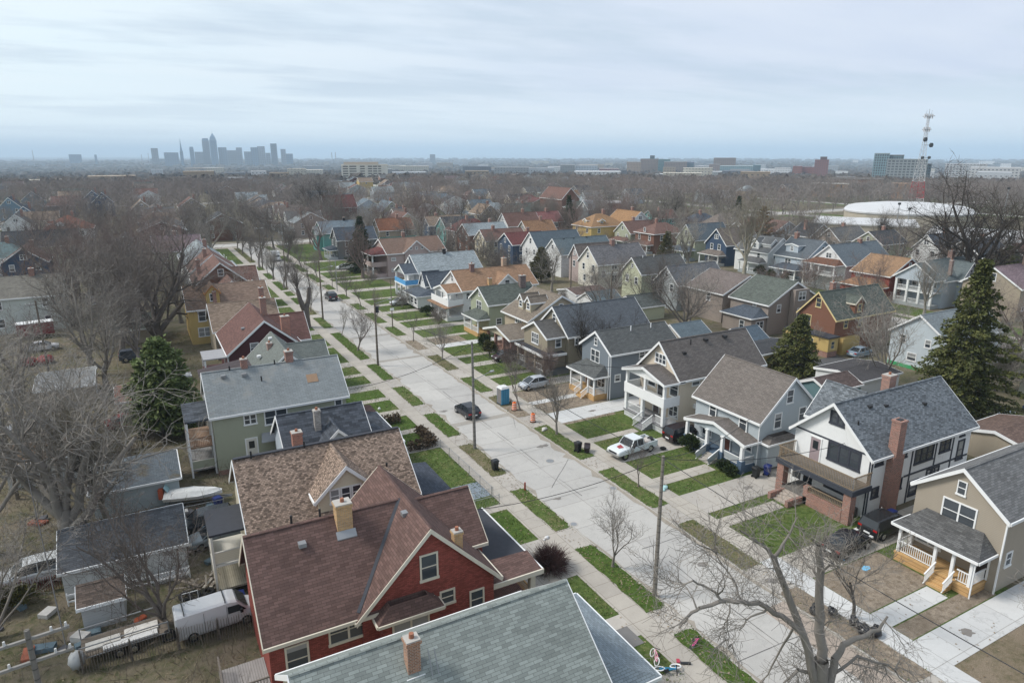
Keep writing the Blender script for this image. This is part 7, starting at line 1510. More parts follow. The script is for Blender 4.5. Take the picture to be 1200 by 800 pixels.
lump('tyre_stack', 'loose wheel lying behind the pickup', 'tyre', 45.6, 50.4, .05, [(0, 0, .15, .36, .4)], RUBBER)
# white panel van (facing +x, its nose near the red house)
r = thing('white_van', 'white panel van with roof bars parked behind the red brick house', 'van', (1.35, 43.0, .03), .06); r.scale = (.9, .92, .95); VW = paint((0.60, 0.61, 0.62), .35)
def vsec(x, z1, w, z0=.35): return [(x, -w * .93, z0), (x, -w, z0 + .2), (x, -w * .99, z1 * .6), (x, -w * .9, z1 - .1), (x, -w * .72, z1), (x, w * .72, z1), (x, w * .9, z1 - .1), (x, w * .99, z1 * .6), (x, w, z0 + .2), (x, w * .93, z0)]
b = MB(); b.loft([vsec(-2.7, 2.02, .97), vsec(-2.6, 2.1, 1.0), vsec(.9, 2.12, 1.0), vsec(1.35, 2.02, .99)], VW); b.loft([vsec(1.36, 2.0, .985), vsec(2.05, 1.30, .97), vsec(2.6, 1.12, .93), vsec(2.78, .85, .88)], VW); b.build('body', r, LOCAL)
b = MB(); b.poly([(1.42, -.74, 1.99), (1.42, .74, 1.99), (2.06, .86, 1.34), (2.06, -.86, 1.34)], GLASS); b.v = [(x + .03, y, z + .03) for x, y, z in b.v]; b.build('windscreen', r, LOCAL)
for s in (-1, 1):
    b = MB(); b.poly([(.7, s * 1.005, 1.25), (1.95, s * 1.0, 1.25), (1.45, s * .96, 1.75), (.7, s * .97, 1.78)], GLASS); b.build('window', r, LOCAL)
    b = MB(); b.box(1.5, 1.7, s * 1.0, s * 1.22, 1.2, 1.45, BLACK); b.build('mirror', r, LOCAL)
    b = MB(); b.box(2.62, 2.8, s * .55, s * .85, .7, .9, LAMPW); b.build('headlight', r, LOCAL)
b = MB(); [b.bar((px, -.85, 2.2), (px, .85, 2.2), .06, .06, BLACK) for px in (-2.1, .6)]; [b.box(px - .03, px + .03, s * .8 - .03, s * .8 + .03, 2.05, 2.2, BLACK) for px in (-2.1, .6) for s in (-1, 1)]; b.build('roof_bar', r, LOCAL)
b = MB(); b.box(-.9, -.88, -1.008, -.99, .5, 1.9, BLACK); b.box(.62, .64, -1.008, -.99, .5, 1.9, BLACK); b.build('door_seam', r, LOCAL)
wheel_parts(r, [(px, s * .88) for px in (-1.7, 1.9) for s in (-1, 1)], .36, .24)
# delivery van far up the street
r = thing('box_van', 'white box van driving down the far end of the street', 'van', (34.5, 207, -.11), -PI / 2)
b = MB(); b.box(-2.6, 1.0, -1.05, 1.05, .5, 2.7, VW); b.build('body', r, LOCAL); b = MB(); b.loft([[(1.02, -.95, .45), (1.02, -.95, 2.1), (1.02, .95, 2.1), (1.02, .95, .45)], [(1.7, -.95, .45), (1.6, -.9, 1.9), (1.6, .9, 1.9), (1.7, .95, .45)], [(2.5, -.9, .5), (2.5, -.85, 1.1), (2.5, .85, 1.1), (2.5, .9, .5)]], VW); b.build('cab', r, LOCAL)
b = MB(); b.poly([(1.64, -.8, 1.85), (1.64, .8, 1.85), (2.3, .8, 1.3), (2.3, -.8, 1.3)], GLASS); b.v = [(x + .04, y, z + .05) for x, y, z in b.v]; b.build('windscreen', r, LOCAL); wheel_parts(r, [(px, s * .85) for px in (-1.7, 1.6) for s in (-1, 1)], .38, .25)
# covered motor boat on a trailer
r = thing('motor_boat', 'white motor boat under a crumpled cover on a trailer', 'boat', (1.4, 61.6, 0), -.25)
b = MB(); b.loft([[(px, -w, 1.1), (px, -w * .8, .75), (px, 0, .55 + (px > 1.2) * .2), (px, w * .8, .75), (px, w, 1.1)] for px, w in ((-2.3, .9), (-1, 1.0), (.6, .95), (1.7, .6), (2.4, .1))], WHITE); b.build('hull', r, LOCAL)
b = MB(); rr = random.Random(2)
b.loft([[(px, -w, 1.1), (px, -w * .5, zt + rr.uniform(-.06, .06)), (px, 0, zt + .12), (px, w * .5, zt + rr.uniform(-.06, .06)), (px, w, 1.1)] for px, w, zt in ((-2.25, .88, 1.3), (-1.2, 1.0, 1.45), (0, .98, 1.4), (1, .8, 1.3), (2.2, .2, 1.15))], plain((0.62, 0.62, 0.60), .8, var=.2)); b.build('boat_cover', r, LOCAL)
b = MB(); b.poly([(-1.9, -.5, 1.5), (-1.9, .5, 1.5), (-2.2, .5, 2.0), (-2.2, -.5, 2.0)], plain((0.30, 0.45, 0.47), .2)); b.build('windscreen', r, LOCAL); b = MB(); b.box(-2.75, -2.35, -.25, .25, .8, 1.7, plain((0.5, 0.12, 0.06), .5)); b.build('outboard_motor', r, LOCAL)
b = MB(); [b.bar((-2.2, s * .7, .4), (3.2, s * .1, .4), .08, .1, STEEL) for s in (-1, 1)]; b.bar((-.8, -.95, .35), (-.8, .95, .35), .08, .1, STEEL); b.build('trailer_frame', r, LOCAL); wheel_parts(r, [(-.8, s * 1.0) for s in (-1, 1)], .28, .18)
# flat trailer of white panels, red box trailer
r = thing('flat_trailer', 'rusty framed flat trailer stacked with white panels', 'trailer', (-3.9, 43.9, 0), .05)
b = MB(); b.box(-2.4, 2.4, -1.0, 1.0, .55, .65, POLEW); b.build('trailer_bed', r, LOCAL); b = MB(); [b.bar((-2.4, s * 1.02, z), (2.4, s * 1.02, z), .06, .06, STEEL) for s in (-1, 1) for z in (.6, 1.35)]; [b.bar((px, s * 1.02, .6), (px, s * 1.02, 1.4), .06, .06, STEEL) for px in (-2.4, 2.4) for s in (-1, 1)]; b.build('trailer_frame', r, LOCAL)
wheel_parts(r, [(px, s * 1.12) for px in (-.4, .4) for s in (-1, 1)], .3, .18)
for (px, py, w, d, z, c, lb) in ((-5.1, 43.7, 1.9, .8, .66, (.50, .48, .44), 'dirty white panel lying at the left end of the flat trailer'), (-3.0, 44.0, 1.9, .8, .66, (.55, .53, .49), 'cream panel lying in the middle of the flat trailer'), (-3.6, 43.2, 3.0, .5, .66, (.56, .56, .55), 'long white panel along the near side of the flat trailer')):
    b = MB(); b.box(-w / 2, w / 2, -d / 2, d / 2, 0, .12, plain(c, .7, var=.25)); o = b.build('panel', None, LOCAL, False, (px, py, z)); o.rotation_euler.z = .05; tag(o, lb, 'panel')
r = thing('box_trailer', 'maroon enclosed trailer with white roof beside the white left edge house', 'trailer', (-17.2, 136.6, 0), .15); MAR = paint((0.17, 0.012, 0.02), .35)
b = MB(); b.box(-2.6, 2.6, -1.1, 1.1, .5, 2.6, MAR); b.build('body', r, LOCAL); b = MB(); b.box(-2.65, 2.65, -1.13, 1.13, 2.602, 2.7, WHITE); b.build('roof', r, LOCAL); b = MB(); b.box(-2.62, 2.62, -1.13, -1.1, .48, .6, CHROME); b.bar((-2.6, 0, .5), (-3.8, 0, .45), .1, .1, BLACK); b.build('tow_bar', r, LOCAL); wheel_parts(r, [(px, s * 1.05) for px in (.3, 1.1) for s in (-1, 1)], .34, .2)

# ------------------------------------------------------------------ street furniture and clutter
def bin_(x, y, rz, col, label, z=.036, open_=False):
    r = thing('wheelie_bin', label, 'bin', (x, y, z), rz, None); m = plain(col, .45, .4)
    b = MB(); b.hull([(-.24, -.22, .06), (.24, -.22, .06), (.24, .22, .06), (-.24, .22, .06)], [(-.31, -.29, .98), (.31, -.29, .98), (.31, .29, .98), (-.31, .29, .98)], m); b.build('bin_body', r, LOCAL)
    b = MB(); b.hull([(-.36, -.32, .985), (.34, -.32, .985), (.34, .32, .985), (-.36, .32, .985)], [(-.30, -.26, 1.10), (.28, -.26, 1.07), (.28, .26, 1.07), (-.30, .26, 1.10)], m); b.build('bin_lid', r, LOCAL)
    for s in (-1, 1):
        b = MB(); b.tube((-.26, s * .2, .11), (-.26, s * .28, .11), .11, .11, RUBBER, 12); b.build('wheel', r, LOCAL)
    b = MB(); b.bar((-.40, -.25, .93), (-.40, .25, .93), .04, .04, m); b.build('handle', r, LOCAL); return r
K_ = (0.018, 0.019, 0.021); BB = (0.012, 0.025, 0.14)
bin_(27.9, 54.6, PI, K_, 'black wheelie bin alone on the left tree lawn by the utility pole'); bin_(37.5, 54.3, .2, K_, 'upright black wheelie bin on the right tree lawn')
r = bin_(37.9, 53.3, 1.0, (0.026, 0.018, 0.022), 'black wheelie bin tipped on its side on the right tree lawn'); r.rotation_euler = (0, math.radians(84), .9); r.location.z = .40
bin_(49.2, 41.2, 0, K_, 'black wheelie bin beside the blue brick porch pier'); bin_(50.5, 41.0, .3, BB, 'blue wheelie bin left open beside the black one on the drive'); bin_(3.2, 59.6, .4, BB, 'blue wheelie bin on the grass behind the mottled roof house'); bin_(52.8, 29.9, 0, BB, 'blue wheelie bin against the white stucco wall')
bin_(3.0, 44.4, 0, BB, 'blue wheelie bin between the white van and the red house'); bin_(1.7, 44.6, 0, K_, 'black bin on the rear deck of the red house', z=.03)
# portable toilet
r = thing('portable_toilet', 'blue portable toilet with white roof at the kerb', 'portable toilet', (37.3, 70.6, .03), .05); PB = plain((0.05, 0.22, 0.36), .4); PG = plain((0.18, 0.17, 0.17), .5)
b = MB(); b.box(-.55, .55, -.58, .58, .06, 2.05, PB); b.build('cabin_wall', r, LOCAL); b = MB(); b.box(-.585, -.55, -.48, .48, .12, 1.98, PG); b.build('door', r, LOCAL); b = MB(); b.hull([(-.62, -.64, 2.05), (.6, -.64, 2.05), (.6, .64, 2.05), (-.62, .64, 2.05)], [(-.45, -.46, 2.28), (.45, -.46, 2.28), (.45, .46, 2.28), (-.45, .46, 2.28)], plain((0.62, 0.63, 0.63), .5)); b.build('roof', r, LOCAL)
b = MB(); [b.box(px - .02, px + .02, -.6, -.58, .1, 2.0, plain((0.03, 0.16, 0.27), .4)) for px in (-.3, 0, .3)]; b.build('rib', r, LOCAL); b = MB(); b.tube((.4, .3, 2.2), (.4, .3, 2.45), .05, .05, PG); b.build('vent_pipe', r, LOCAL); b = MB(); b.box(-.62, .62, -.64, .64, 0, .06, BLACK); b.build('skid', r, LOCAL)
ORG = plain((0.72, 0.16, 0.03), .5)
for (x, y, lb) in ((37.4, 67.9, 'orange traffic barrel with white bands beside the slim bare tree'), (37.5, 63.6, 'orange traffic barrel standing alone at the new concrete drive')):
    r = thing('traffic_barrel', lb, 'traffic barrel', (x, y, .036)); zs = [(.08, .30), (.30, .27), (.31, .29), (.52, .265), (.53, .28), (.74, .25), (.75, .265), (.98, .24)]
    for i in range(4):
        b = MB(); b.tube((0, 0, zs[2 * i][0]), (0, 0, zs[2 * i + 1][0]), zs[2 * i][1], zs[2 * i + 1][1] + .0, ORG if i % 2 == 0 else ORG, 16); b.tube((0, 0, zs[2 * i][0] + .06), (0, 0, zs[2 * i][0] + .13), zs[2 * i][1] + .003, zs[2 * i][1] + .0, WHITE, 16, False); b.build('barrel_band', r, LOCAL)
    b = MB(); b.tube((0, 0, 0), (0, 0, .08), .38, .36, RUBBER, 16); b.build('barrel_base', r, LOCAL); b = MB(); b.bar((-.1, 0, 1.05), (.1, 0, 1.05), .04, .1, ORG); b.build('handle', r, LOCAL)
# manhole works heap, scoop, cooler boxes
for x, y, z, s_, m, lb in ((37.9, 70.9, .03, .5, (0.32, 0.27, 0.22), 'heap of broken stones behind the portable toilet'), (37.4, 60.9, .03, .28, (0.52, 0.5, 0.48), 'pale stone lump on the right tree lawn'), (25.9, 41.6, .03, .18, (0.6, 0.6, 0.6), 'white stone at the corner of the lush left lawn'), (39.9, 43.6, .03, .3, (0.42, 0.62, 0.62), 'pale turquoise litter where the drive meets the pavement')):
    lump('stone_heap' if 'stone' in lb else 'litter', lb, 'stone' if 'stone' in lb else 'litter', x, y, z, [(0, 0, s_ * .4, s_, .7), (s_ * .9, .1, s_ * .3, s_ * .7, .7), (-.3, -s_ * .8, s_ * .25, s_ * .6, .7)], plain(m, .9))
for (x, y, rz, sz, lb) in ((36.9, 24.9, .3, 1.0, 'black rubbish bag farthest from the slim tree'), (37.8, 24.2, 1.2, .9, 'black rubbish bag leaning beside the slim tree trunk'), (38.2, 22.9, .5, .9, 'black rubbish bag nearest the tree on its street side'), (37.9, 22.0, 2.0, 1.25, 'largest black rubbish bag of the heap by the slim tree'), (38.5, 21.6, 0, 1.0, 'black rubbish bag at the pavement end of the heap')):
    lump('rubbish_bag', lb, 'rubbish bag', x, y, .04, [(0, 0, .28 * sz, .38 * sz, .85), (.18 * sz, .1, .5 * sz, .2 * sz, .9), (.02, .03, .68 * sz, .07 * sz, 1.2)], plain((0.014, 0.014, 0.017), .3, .5), rz)
for (x, y, lb) in ((44.3, 28.4, 'light blue scrap of paint or plastic on the drive behind the black sedan'), (44.8, 26.6, 'light blue scrap lying on the bare soil plot')):
    b = MB(); rr = random.Random(int(y)); b.poly([(.45 * math.cos(t_) * rr.uniform(.6, 1.1), .35 * math.sin(t_) * rr.uniform(.6, 1.1), 0) for t_ in [i * 2 * PI / 11 for i in range(11)]], plain((0.17, 0.42, 0.62), .6)); tag(b.build('plastic_scrap', None, LOCAL, False, (x, y, .045)), lb, 'litter')
# children's bicycles on the grass
def bike(x, y, rz, tilt, col, tyre, s, label):
    r = thing('childs_bicycle', label, 'bicycle', (x, y, .06), rz); r.rotation_euler = (tilt, 0, rz); m = plain(col, .4)
    for px in (-.42, .42):
        b = MB(); n = 20; R_, t_ = .25, .035
        b.loft([[(px + (R_ + t_ * math.cos(q)) * math.cos(2 * PI * i / n), t_ * math.sin(q), .27 + (R_ + t_ * math.cos(q)) * math.sin(2 * PI * i / n)) for q in (0, PI / 2, PI, 3 * PI / 2)] for i in range(n + 1)], tyre, caps=False); w = b.build('wheel', r, LOCAL)
        b = MB(); [b.bar((px, 0, .27), (px + .24 * math.cos(a_), 0, .27 + .24 * math.sin(a_)), .012, .012, CHROME) for a_ in [i * PI / 4 for i in range(8)]]; b.build('spoke', w, LOCAL)
    b = MB(); [b.bar(p, q, .05, .05, m) for p, q in (((-.42, 0, .27), (-.1, 0, .27)), ((-.1, 0, .27), (-.2, 0, .62)), ((-.2, 0, .55), (.3, 0, .58)), ((-.1, 0, .27), (.3, 0, .55)), ((.42, 0, .27), (.28, 0, .68)), ((-.42, 0, .27), (-.2, 0, .55)))]; b.build('frame', r, LOCAL)
    b = MB(); b.bar((.27, -.25, .74), (.27, .25, .74), .035, .035, BLACK); b.build('handlebar', r, LOCAL); b = MB(); b.box(-.33, -.1, -.07, .07, .62, .68, BLACK); b.build('saddle', r, LOCAL); r.scale = (s, s, s); return r
bike(24.4, 26.7, 1.2, .5, (0.75, 0.35, 0.45), WHITE, .95, 'small pink bicycle with white tyres on the grass by the pavement'); bike(24.8, 26.0, -.3, 1.2, (0.03, 0.22, 0.40), WHITE, 1.25, 'blue bicycle lying over beside the small pink one'); bike(27.5, 26.7, .6, .9, (0.62, 0.10, 0.28), BLACK, .85, 'magenta tricycle tipped over on the left tree lawn')
b = MB(); b.bar((0, 0, 0), (.5, -.35, .05), .16, .09, BLACK); b.bar((-.1, .08, .02), (.05, .3, .06), .2, .06, plain((0.4, 0.05, 0.08), .5)); tag(b.build('kick_scooter', None, LOCAL, False, (25.75, 25.7, .06)), 'dark kick scooter lying at the pavement edge near the bicycles', 'scooter')
# utility poles, lamps, wires
WIRE = plain((0.03, 0.03, 0.032), .6)
def pole(x, y, h, label, top=None, lean=(0, 0), r0=.17, arms=(), lamp=None, m=POLEW, transformer=False, name='utility_pole'):
    r = thing(name, label, 'utility pole', (x, y, 0)); b = MB(); T = (lean[0] * h, lean[1] * h, h); b.tube((0, 0, -.3), T, r0, r0 * .62, m, 10); b.build('pole', r, LOCAL)
    for (z, L, ang) in arms:
        f = z / h; c = Vector((lean[0] * z, lean[1] * z, z)); d = Vector((math.cos(ang), math.sin(ang), 0)); b = MB(); b.bar(c - d * L / 2, c + d * L / 2, .12, .12, plain((0.24, 0.23, 0.215), .8)); o = b.build('crossarm', r, LOCAL)
        b = MB(); [b.tube(c + d * (L * t_) + Vector((0, 0, .06)), c + d * (L * t_) + Vector((0, 0, .26)), .06, .045, plain((0.55, 0.55, 0.54), .3)) for t_ in (-.46, -.28, .28, .46)]; b.build('insulator', o, LOCAL)
    if lamp:
        z, L, ang = lamp; d = Vector((math.cos(ang), math.sin(ang), 0)); c = Vector((lean[0] * z, lean[1] * z, z)); b = MB(); b.tube(c, c + d * L + Vector((0, 0, .35)), .035, .03, STEEL, 8); o = b.build('lamp_arm', r, LOCAL)
        b = MB(); e = c + d * L + Vector((0, 0, .35)); b.box(e.x - .15 + d.x * .3, e.x + .15 + d.x * .3, e.y - .15 + d.y * .3, e.y + .15 + d.y * .3, e.z - .08, e.z + .08, CHROME); b.bar(e, e + d * .6, .2, .12, CHROME); b.build('lamp_head', o, LOCAL)
    if transformer:
        b = MB(); c = Vector((lean[0] * h, lean[1] * h, h - 1.0)); b.tube(c + Vector((.32, 0, -.5)), c + Vector((.32, 0, .4)), .24, .24, plain((0.035, 0.035, 0.04), .5), 12); b.build('transformer', r, LOCAL)
    return r
pole(28.76, 31.7, 10.6, 'weathered wooden utility pole on the left tree lawn, nearest the camera', lean=(.01, .012), m=planks((0.21, 0.19, 0.165), .5, 1)); pole(28.35, 60.1, 11.7, 'grey utility pole by the black bin with a long street lamp arm', lean=(-.012, 0), lamp=(7.6, 2.4, .3), m=planks((0.20, 0.19, 0.175), .5, 1))
pole(28.6, 93.5, 9.4, 'brown utility pole with a black drum at its top', lean=(0, 0), transformer=True, lamp=(9.2, 2.2, 0.2)); pole(28.57, 126.4, 11, 'dark utility pole beyond the big street trunk', lamp=(9.5, 2, 0)); pole(28.5, 160, 11, 'utility pole on the left a block away', arms=((10.2, 2.2, 0),)); pole(28.5, 192.6, 11.5, 'tall dark utility pole near the corner on the left', arms=((10.8, 2.2, 0),))
pole(37.9, 113.9, 9.0, 'small pole with a white box sign on the right tree lawn', r0=.1, m=POLEW); pole(38.2, 214.5, 11, 'grey lamp pole far along the right pavement', r0=.12, lamp=(10.4, 2.4, PI), m=STEEL); pole(38.0, 152, 8.5, 'slim lamp pole on the right tree lawn', r0=.1, m=STEEL, lamp=(8.3, 1.6, PI))
b = MB(); b.box(-.35, .35, -.06, .06, -.2, .2, WHITE); tag(b.build('box_sign', None, LOCAL, False, (37.9, 113.78, 3.4)), 'small blank white sign fixed to the thin pole', 'sign')
px_, py_ = at(31, 738, 10.9); AP = (px_, py_)
pole(px_, py_, 10.9, 'alley utility pole with two pale crossarms at the bottom left', arms=((10.45, 2.9, .12), (9.35, 2.9, .12)), m=planks((0.17, 0.16, 0.145), .5, 1), r0=.17)
pole(-12.5, 70, 10.5, 'alley utility pole behind the twigs on the left', arms=((10, 2.6, .1),)); pole(-13.5, 112, 10.5, 'alley utility pole farther along the back yards', arms=((10, 2.6, .1),)); pole(72.5, 96, 10, 'dark utility pole before the olive cream house', arms=((9.6, 2.2, 0),)); pole(78.5, 118, 10, 'utility pole by the small white garages', arms=((9.6, 2.2, 0),)); pole(88.5, 44, 10.5, 'brown utility pole left of the big spruce', arms=((10, 2.2, 0),))
def wire(p, q, sag, label, r_=.024, n=14):
    P, Q = Vector(p), Vector(q); b = MB(); pts = [P.lerp(Q, i / n) - Vector((0, 0, sag * 4 * (i / n) * (1 - i / n))) for i in range(n + 1)]
    o = P.copy(); [b.tube(pts[i] - o, pts[i + 1] - o, r_, r_, WIRE, 5, False) for i in range(n)]; tag(b.build('overhead_wire', None, LOCAL, False, o), label, 'wire')
PA, PB_, PC, PD, PE = (28.87, 31.83, 10.4), (28.2, 60.1, 11.4), (28.6, 93.5, 9.2), (28.57, 126.4, 10.8), (28.5, 160, 10.4)
for a_, c_, l_ in ((PA, PB_, 'overhead wire between the two nearest street poles'), (PB_, PC, 'overhead wire from the grey pole to the drum topped pole'), (PC, PD, 'overhead wire from the drum topped pole onward'), (PD, PE, 'overhead wire beyond the dark pole'), (PE, (28.5, 192.6, 11), 'overhead wire to the far corner pole'), (PA, (50.4, 43.6, 5.0), 'service wire from the nearest pole to the grey blue house'), (PA, (51.4, 34.0, 5.9), 'service wire from the nearest pole to the white stucco house'), (PB_, (50.4, 57.0, 6.4), 'service wire from the grey pole to the cream house'), (PB_, (16.9, 68, 6.0), 'service wire from the grey pole to the pale green house'), (PA, (17.0, 40.0, 5.6), 'service wire from the nearest pole to the red brick house'), (PA, (29.2, -6, 10.6), 'overhead wire running from the nearest pole under the camera')): wire(a_, c_, .7, l_)
for z_, dx, w_ in ((10.6, -1.2, 'outer'), (10.6, 1.2, 'inner'), (9.5, -1.2, 'lower outer'), (9.5, 1.2, 'lower inner')): wire((AP[0] + dx, AP[1], z_), (-12.5 + dx * .8, 70, 10.1 if z_ > 10 else 9.8), .6, '%s alley wire leaving the bottom left crossarms' % w_)
# fences
def fence(pts, h, label, kind, m, name='fence'):
    r = thing(name, label, 'fence', (*pts[0], 0)); o = Vector((*pts[0], 0))
    for (ax, ay), (bx, by) in zip(pts, pts[1:]):
        P, Q = Vector((ax, ay, 0)), Vector((bx, by, 0)); L = (Q - P).length; n = max(1, round(L / 2.2)); d = (Q - P).normalized(); nrm = Vector((-d.y, d.x, 0)); rr = random.Random(int(ax * 7 + ay)); b = MB()
        for i in range(n):
            a, c = P.lerp(Q, i / n) - o, P.lerp(Q, (i + 1) / n) - o
            if kind == 'board':
                k = int((c - a).length / .15)
                for j in range(k):
                    s = a.lerp(c, (j + .5) / k); e = rr.uniform(-.06, .05); b.bar(s + Vector((0, 0, .05)), s + Vector((rr.uniform(-.02, .02), 0, h + e)), .125, .022, m) if abs(d.x) > .5 else b.bar(s + Vector((0, 0, .05)), s + Vector((0, rr.uniform(-.02, .02), h + e)), .022, .125, m)
            elif kind == 'rail':
                for z in (h * .4, h * .95): b.bar(a + Vector((0, 0, z)), c + Vector((0, 0, z)), .05, .12, m)
            elif kind == 'chain':
                b.tube(a + Vector((0, 0, h)), c + Vector((0, 0, h)), .022, .022, m, 6)
                for j in range(int((c - a).length / .28)): s = a.lerp(c, j * .28 / (c - a).length); b.tube(s, s + d * .3 + Vector((0, 0, h)), .006, .006, m, 3, False); b.tube(s + d * .3, s + Vector((0, 0, h)), .006, .006, m, 3, False)
        b.build('fence_panel', r, o - o if False else LOCAL)
        for i in range(n + 1):
            a = P.lerp(Q, i / n) - o + nrm * .05; b = MB(); b.tube(a, a + Vector((0, 0, h + .1)), .05 if kind != 'chain' else .03, .045 if kind != 'chain' else .03, m, 8); b.build('fence_post', r, LOCAL)
    return r
OLDW = planks((0.17, 0.145, 0.12), .3, 1); MESH = plain((0.34, 0.35, 0.36), .5, .4, .5); REDF = planks((0.16, 0.035, 0.035), .3, 1)
fence([(-6.2, 42.2), (-1.0, 41.7), (3.6, 41.2)], 1.5, 'weathered grey board fence along the yard behind the red house', 'board', OLDW); fence([(-13, 53.2), (-7.6, 52.6)], 1.2, 'dark red board fence below the silver car', 'board', REDF)
fence([(-7.4, 50.0), (0.2, 49.6)], .9, 'white rail fence below the peeling white garage', 'rail', WHITE); fence([(20.4, 48.3), (25.1, 48.3)], 1.0, 'chain link fence beside the mottled roof house front path', 'chain', MESH); fence([(25.2, 49.9), (25.2, 61.8)], 1.0, 'low chain link fence along the left pavement', 'chain', MESH); fence([(20.8, 49.7), (25.2, 49.7)], 1.0, 'chain link fence across the lawn of the mottled roof house', 'chain', MESH)
fence([(-6, 59.0), (.5, 58.6), (3.6, 58.5)], 1.3, 'chain link fence behind the boat', 'chain', MESH); fence([(-6.5, 77.6), (3.8, 76.8)], 1.8, 'dark board fence behind the pale blue garage', 'board', planks((0.07, 0.055, 0.048), .3, 1)); fence([(-3.5, 69.6), (-3.5, 76.5)], 1.5, 'board fence left of the pine', 'board', OLDW); fence([(68.5, 42), (68.5, 60)], 1.6, 'board fence behind the right back gardens', 'board', OLDW); fence([(86.5, 60.1), (96, 60.1)], 1.1, 'chain link fence before the yellow ground floor wing', 'chain', MESH); fence([(-13.5, 80), (-4.8, 79.5)], 1.5, 'brown board fence left of the brick red shed', 'board', planks((0.12, 0.09, 0.07), .3, 1))
# yard junk
JK = random.Random(8)
for i in range(26):
    x, y = 1.9 + JK.gauss(0, 1.0), 48.4 + JK.gauss(0, .55); L = JK.uniform(.7, 2.0); a_ = JK.uniform(0, 3.1); z_ = .06 + .02 * i * JK.random(); d = Vector((math.cos(a_), math.sin(a_), JK.uniform(-.05, .15))) * L / 2
    b = MB(); b.bar(-d, d, JK.uniform(.08, .22), .04, planks(JK.choice(((0.28, 0.25, 0.21), (0.20, 0.17, 0.14), (0.40, 0.37, 0.32))), .3, 0)); tag(b.build('scrap_plank', None, LOCAL, False, (x, y, z_ + abs(d.z))), 'loose plank in the wood heap behind the red house', 'plank', 'scrap planks of the wood heap')
for (x, y, z_, tl, lb) in ((-.3, 47.2, .14, .2, 'old tyre leaning on its neighbour above the van'), (.3, 47.0, .14, .3, 'old tyre in the middle of the tyre row'), (1.2, 47.0, .14, .0, 'big old tyre lying flat at the right of the row'), (-2.9, 45.0, .2, .5, 'black tyre beside the flat trailer'), (-1.5, 43.0, .3, 1.3, 'tyre standing against the van behind the fence')):
    b = MB(); n = 18; b.loft([[((.32 + .13 * math.cos(q)) * math.cos(2 * PI * i / n), (.32 + .13 * math.cos(q)) * math.sin(2 * PI * i / n), .12 * math.sin(q)) for q in [k * PI / 4 for k in range(8)]] for i in range(n + 1)], RUBBER, caps=False); o = b.build('old_tyre', None, LOCAL, True, (x, y, z_)); o.rotation_euler = (tl, .1, 0); tag(o, lb, 'tyre')
lump('orange_bag', 'crumpled orange tarpaulin beside the small tool shed', 'tarpaulin', -3.2, 45.9, .05, [(0, 0, .12, .3, .5), (.25, .2, .1, .25, .5)], plain((0.6, 0.13, 0.05), .6)); lump('boulder_slab', 'pale grey slab standing in weeds at the bottom left', 'slab', *at(90, 775, .6), .3, [(0, 0, .4, .5, 1.2)], plain((0.34, 0.35, 0.35), .8))
b = MB(); b.box(-1.2, 1.2, -.5, .5, 0, .35, plain((0.5, 0.5, 0.5), .7, var=.3)); tag(b.build('white_crate', None, LOCAL, False, (-1.0, 50.3, .02)), 'low white crate at the foot of the peeling garage', 'crate'); lump('tarpaulin_heap', 'crumpled pale blue tarpaulin heap right of the big spruce', 'tarpaulin', 86.5, 37.8, .05, [(0, 0, .4, .9, .5), (1.2, .5, .35, .9, .5), (-1, -.4, .3, .7, .5)], plain((0.50, 0.55, 0.58), .6)); lump('tarpaulin_heap', 'dark blue covered heap behind the pale tarpaulin', 'tarpaulin', 91.5, 37.5, .05, [(0, 0, .6, .9, .8)], plain((0.03, 0.05, 0.13), .5))
b = MB(); [b.bar((-.5 + .5 * i, 0, 0), (-.5 + .5 * i, .1, .9), .04, .04, WHITE) for i in range(3)]; b.bar((-.5, 0.1, .9), (.5, .1, .9), .04, .04, WHITE); tag(b.build('white_rack', None, LOCAL, False, (0.0, 46.2, .03)), 'white tube rack between the tyres and the van', 'rack')
lump('red_heap', 'heap of red painted boards on the left among twigs', 'board heap', -15.2, 118, .05, [(-1.2, 0, .5, 1.2, .6), (.8, .3, .5, 1.2, .6)], plain((0.25, 0.03, 0.035), .7)); b = MB(); b.tube((0, 0, 0), (0, 0, .75), .09, .08, plain((0.25, 0.05, 0.035), .6), 10); tag(b.build('hydrant_post', None, LOCAL, False, (28.45, 49.6, .034)), 'short dark red marker post at the kerb corner', 'post')
lump('stone_planter', 'white statue like ornament on the left lawn', 'ornament', 23.0, 75.7, .03, [(0, 0, .2, .16, 1.2)], WHITE)

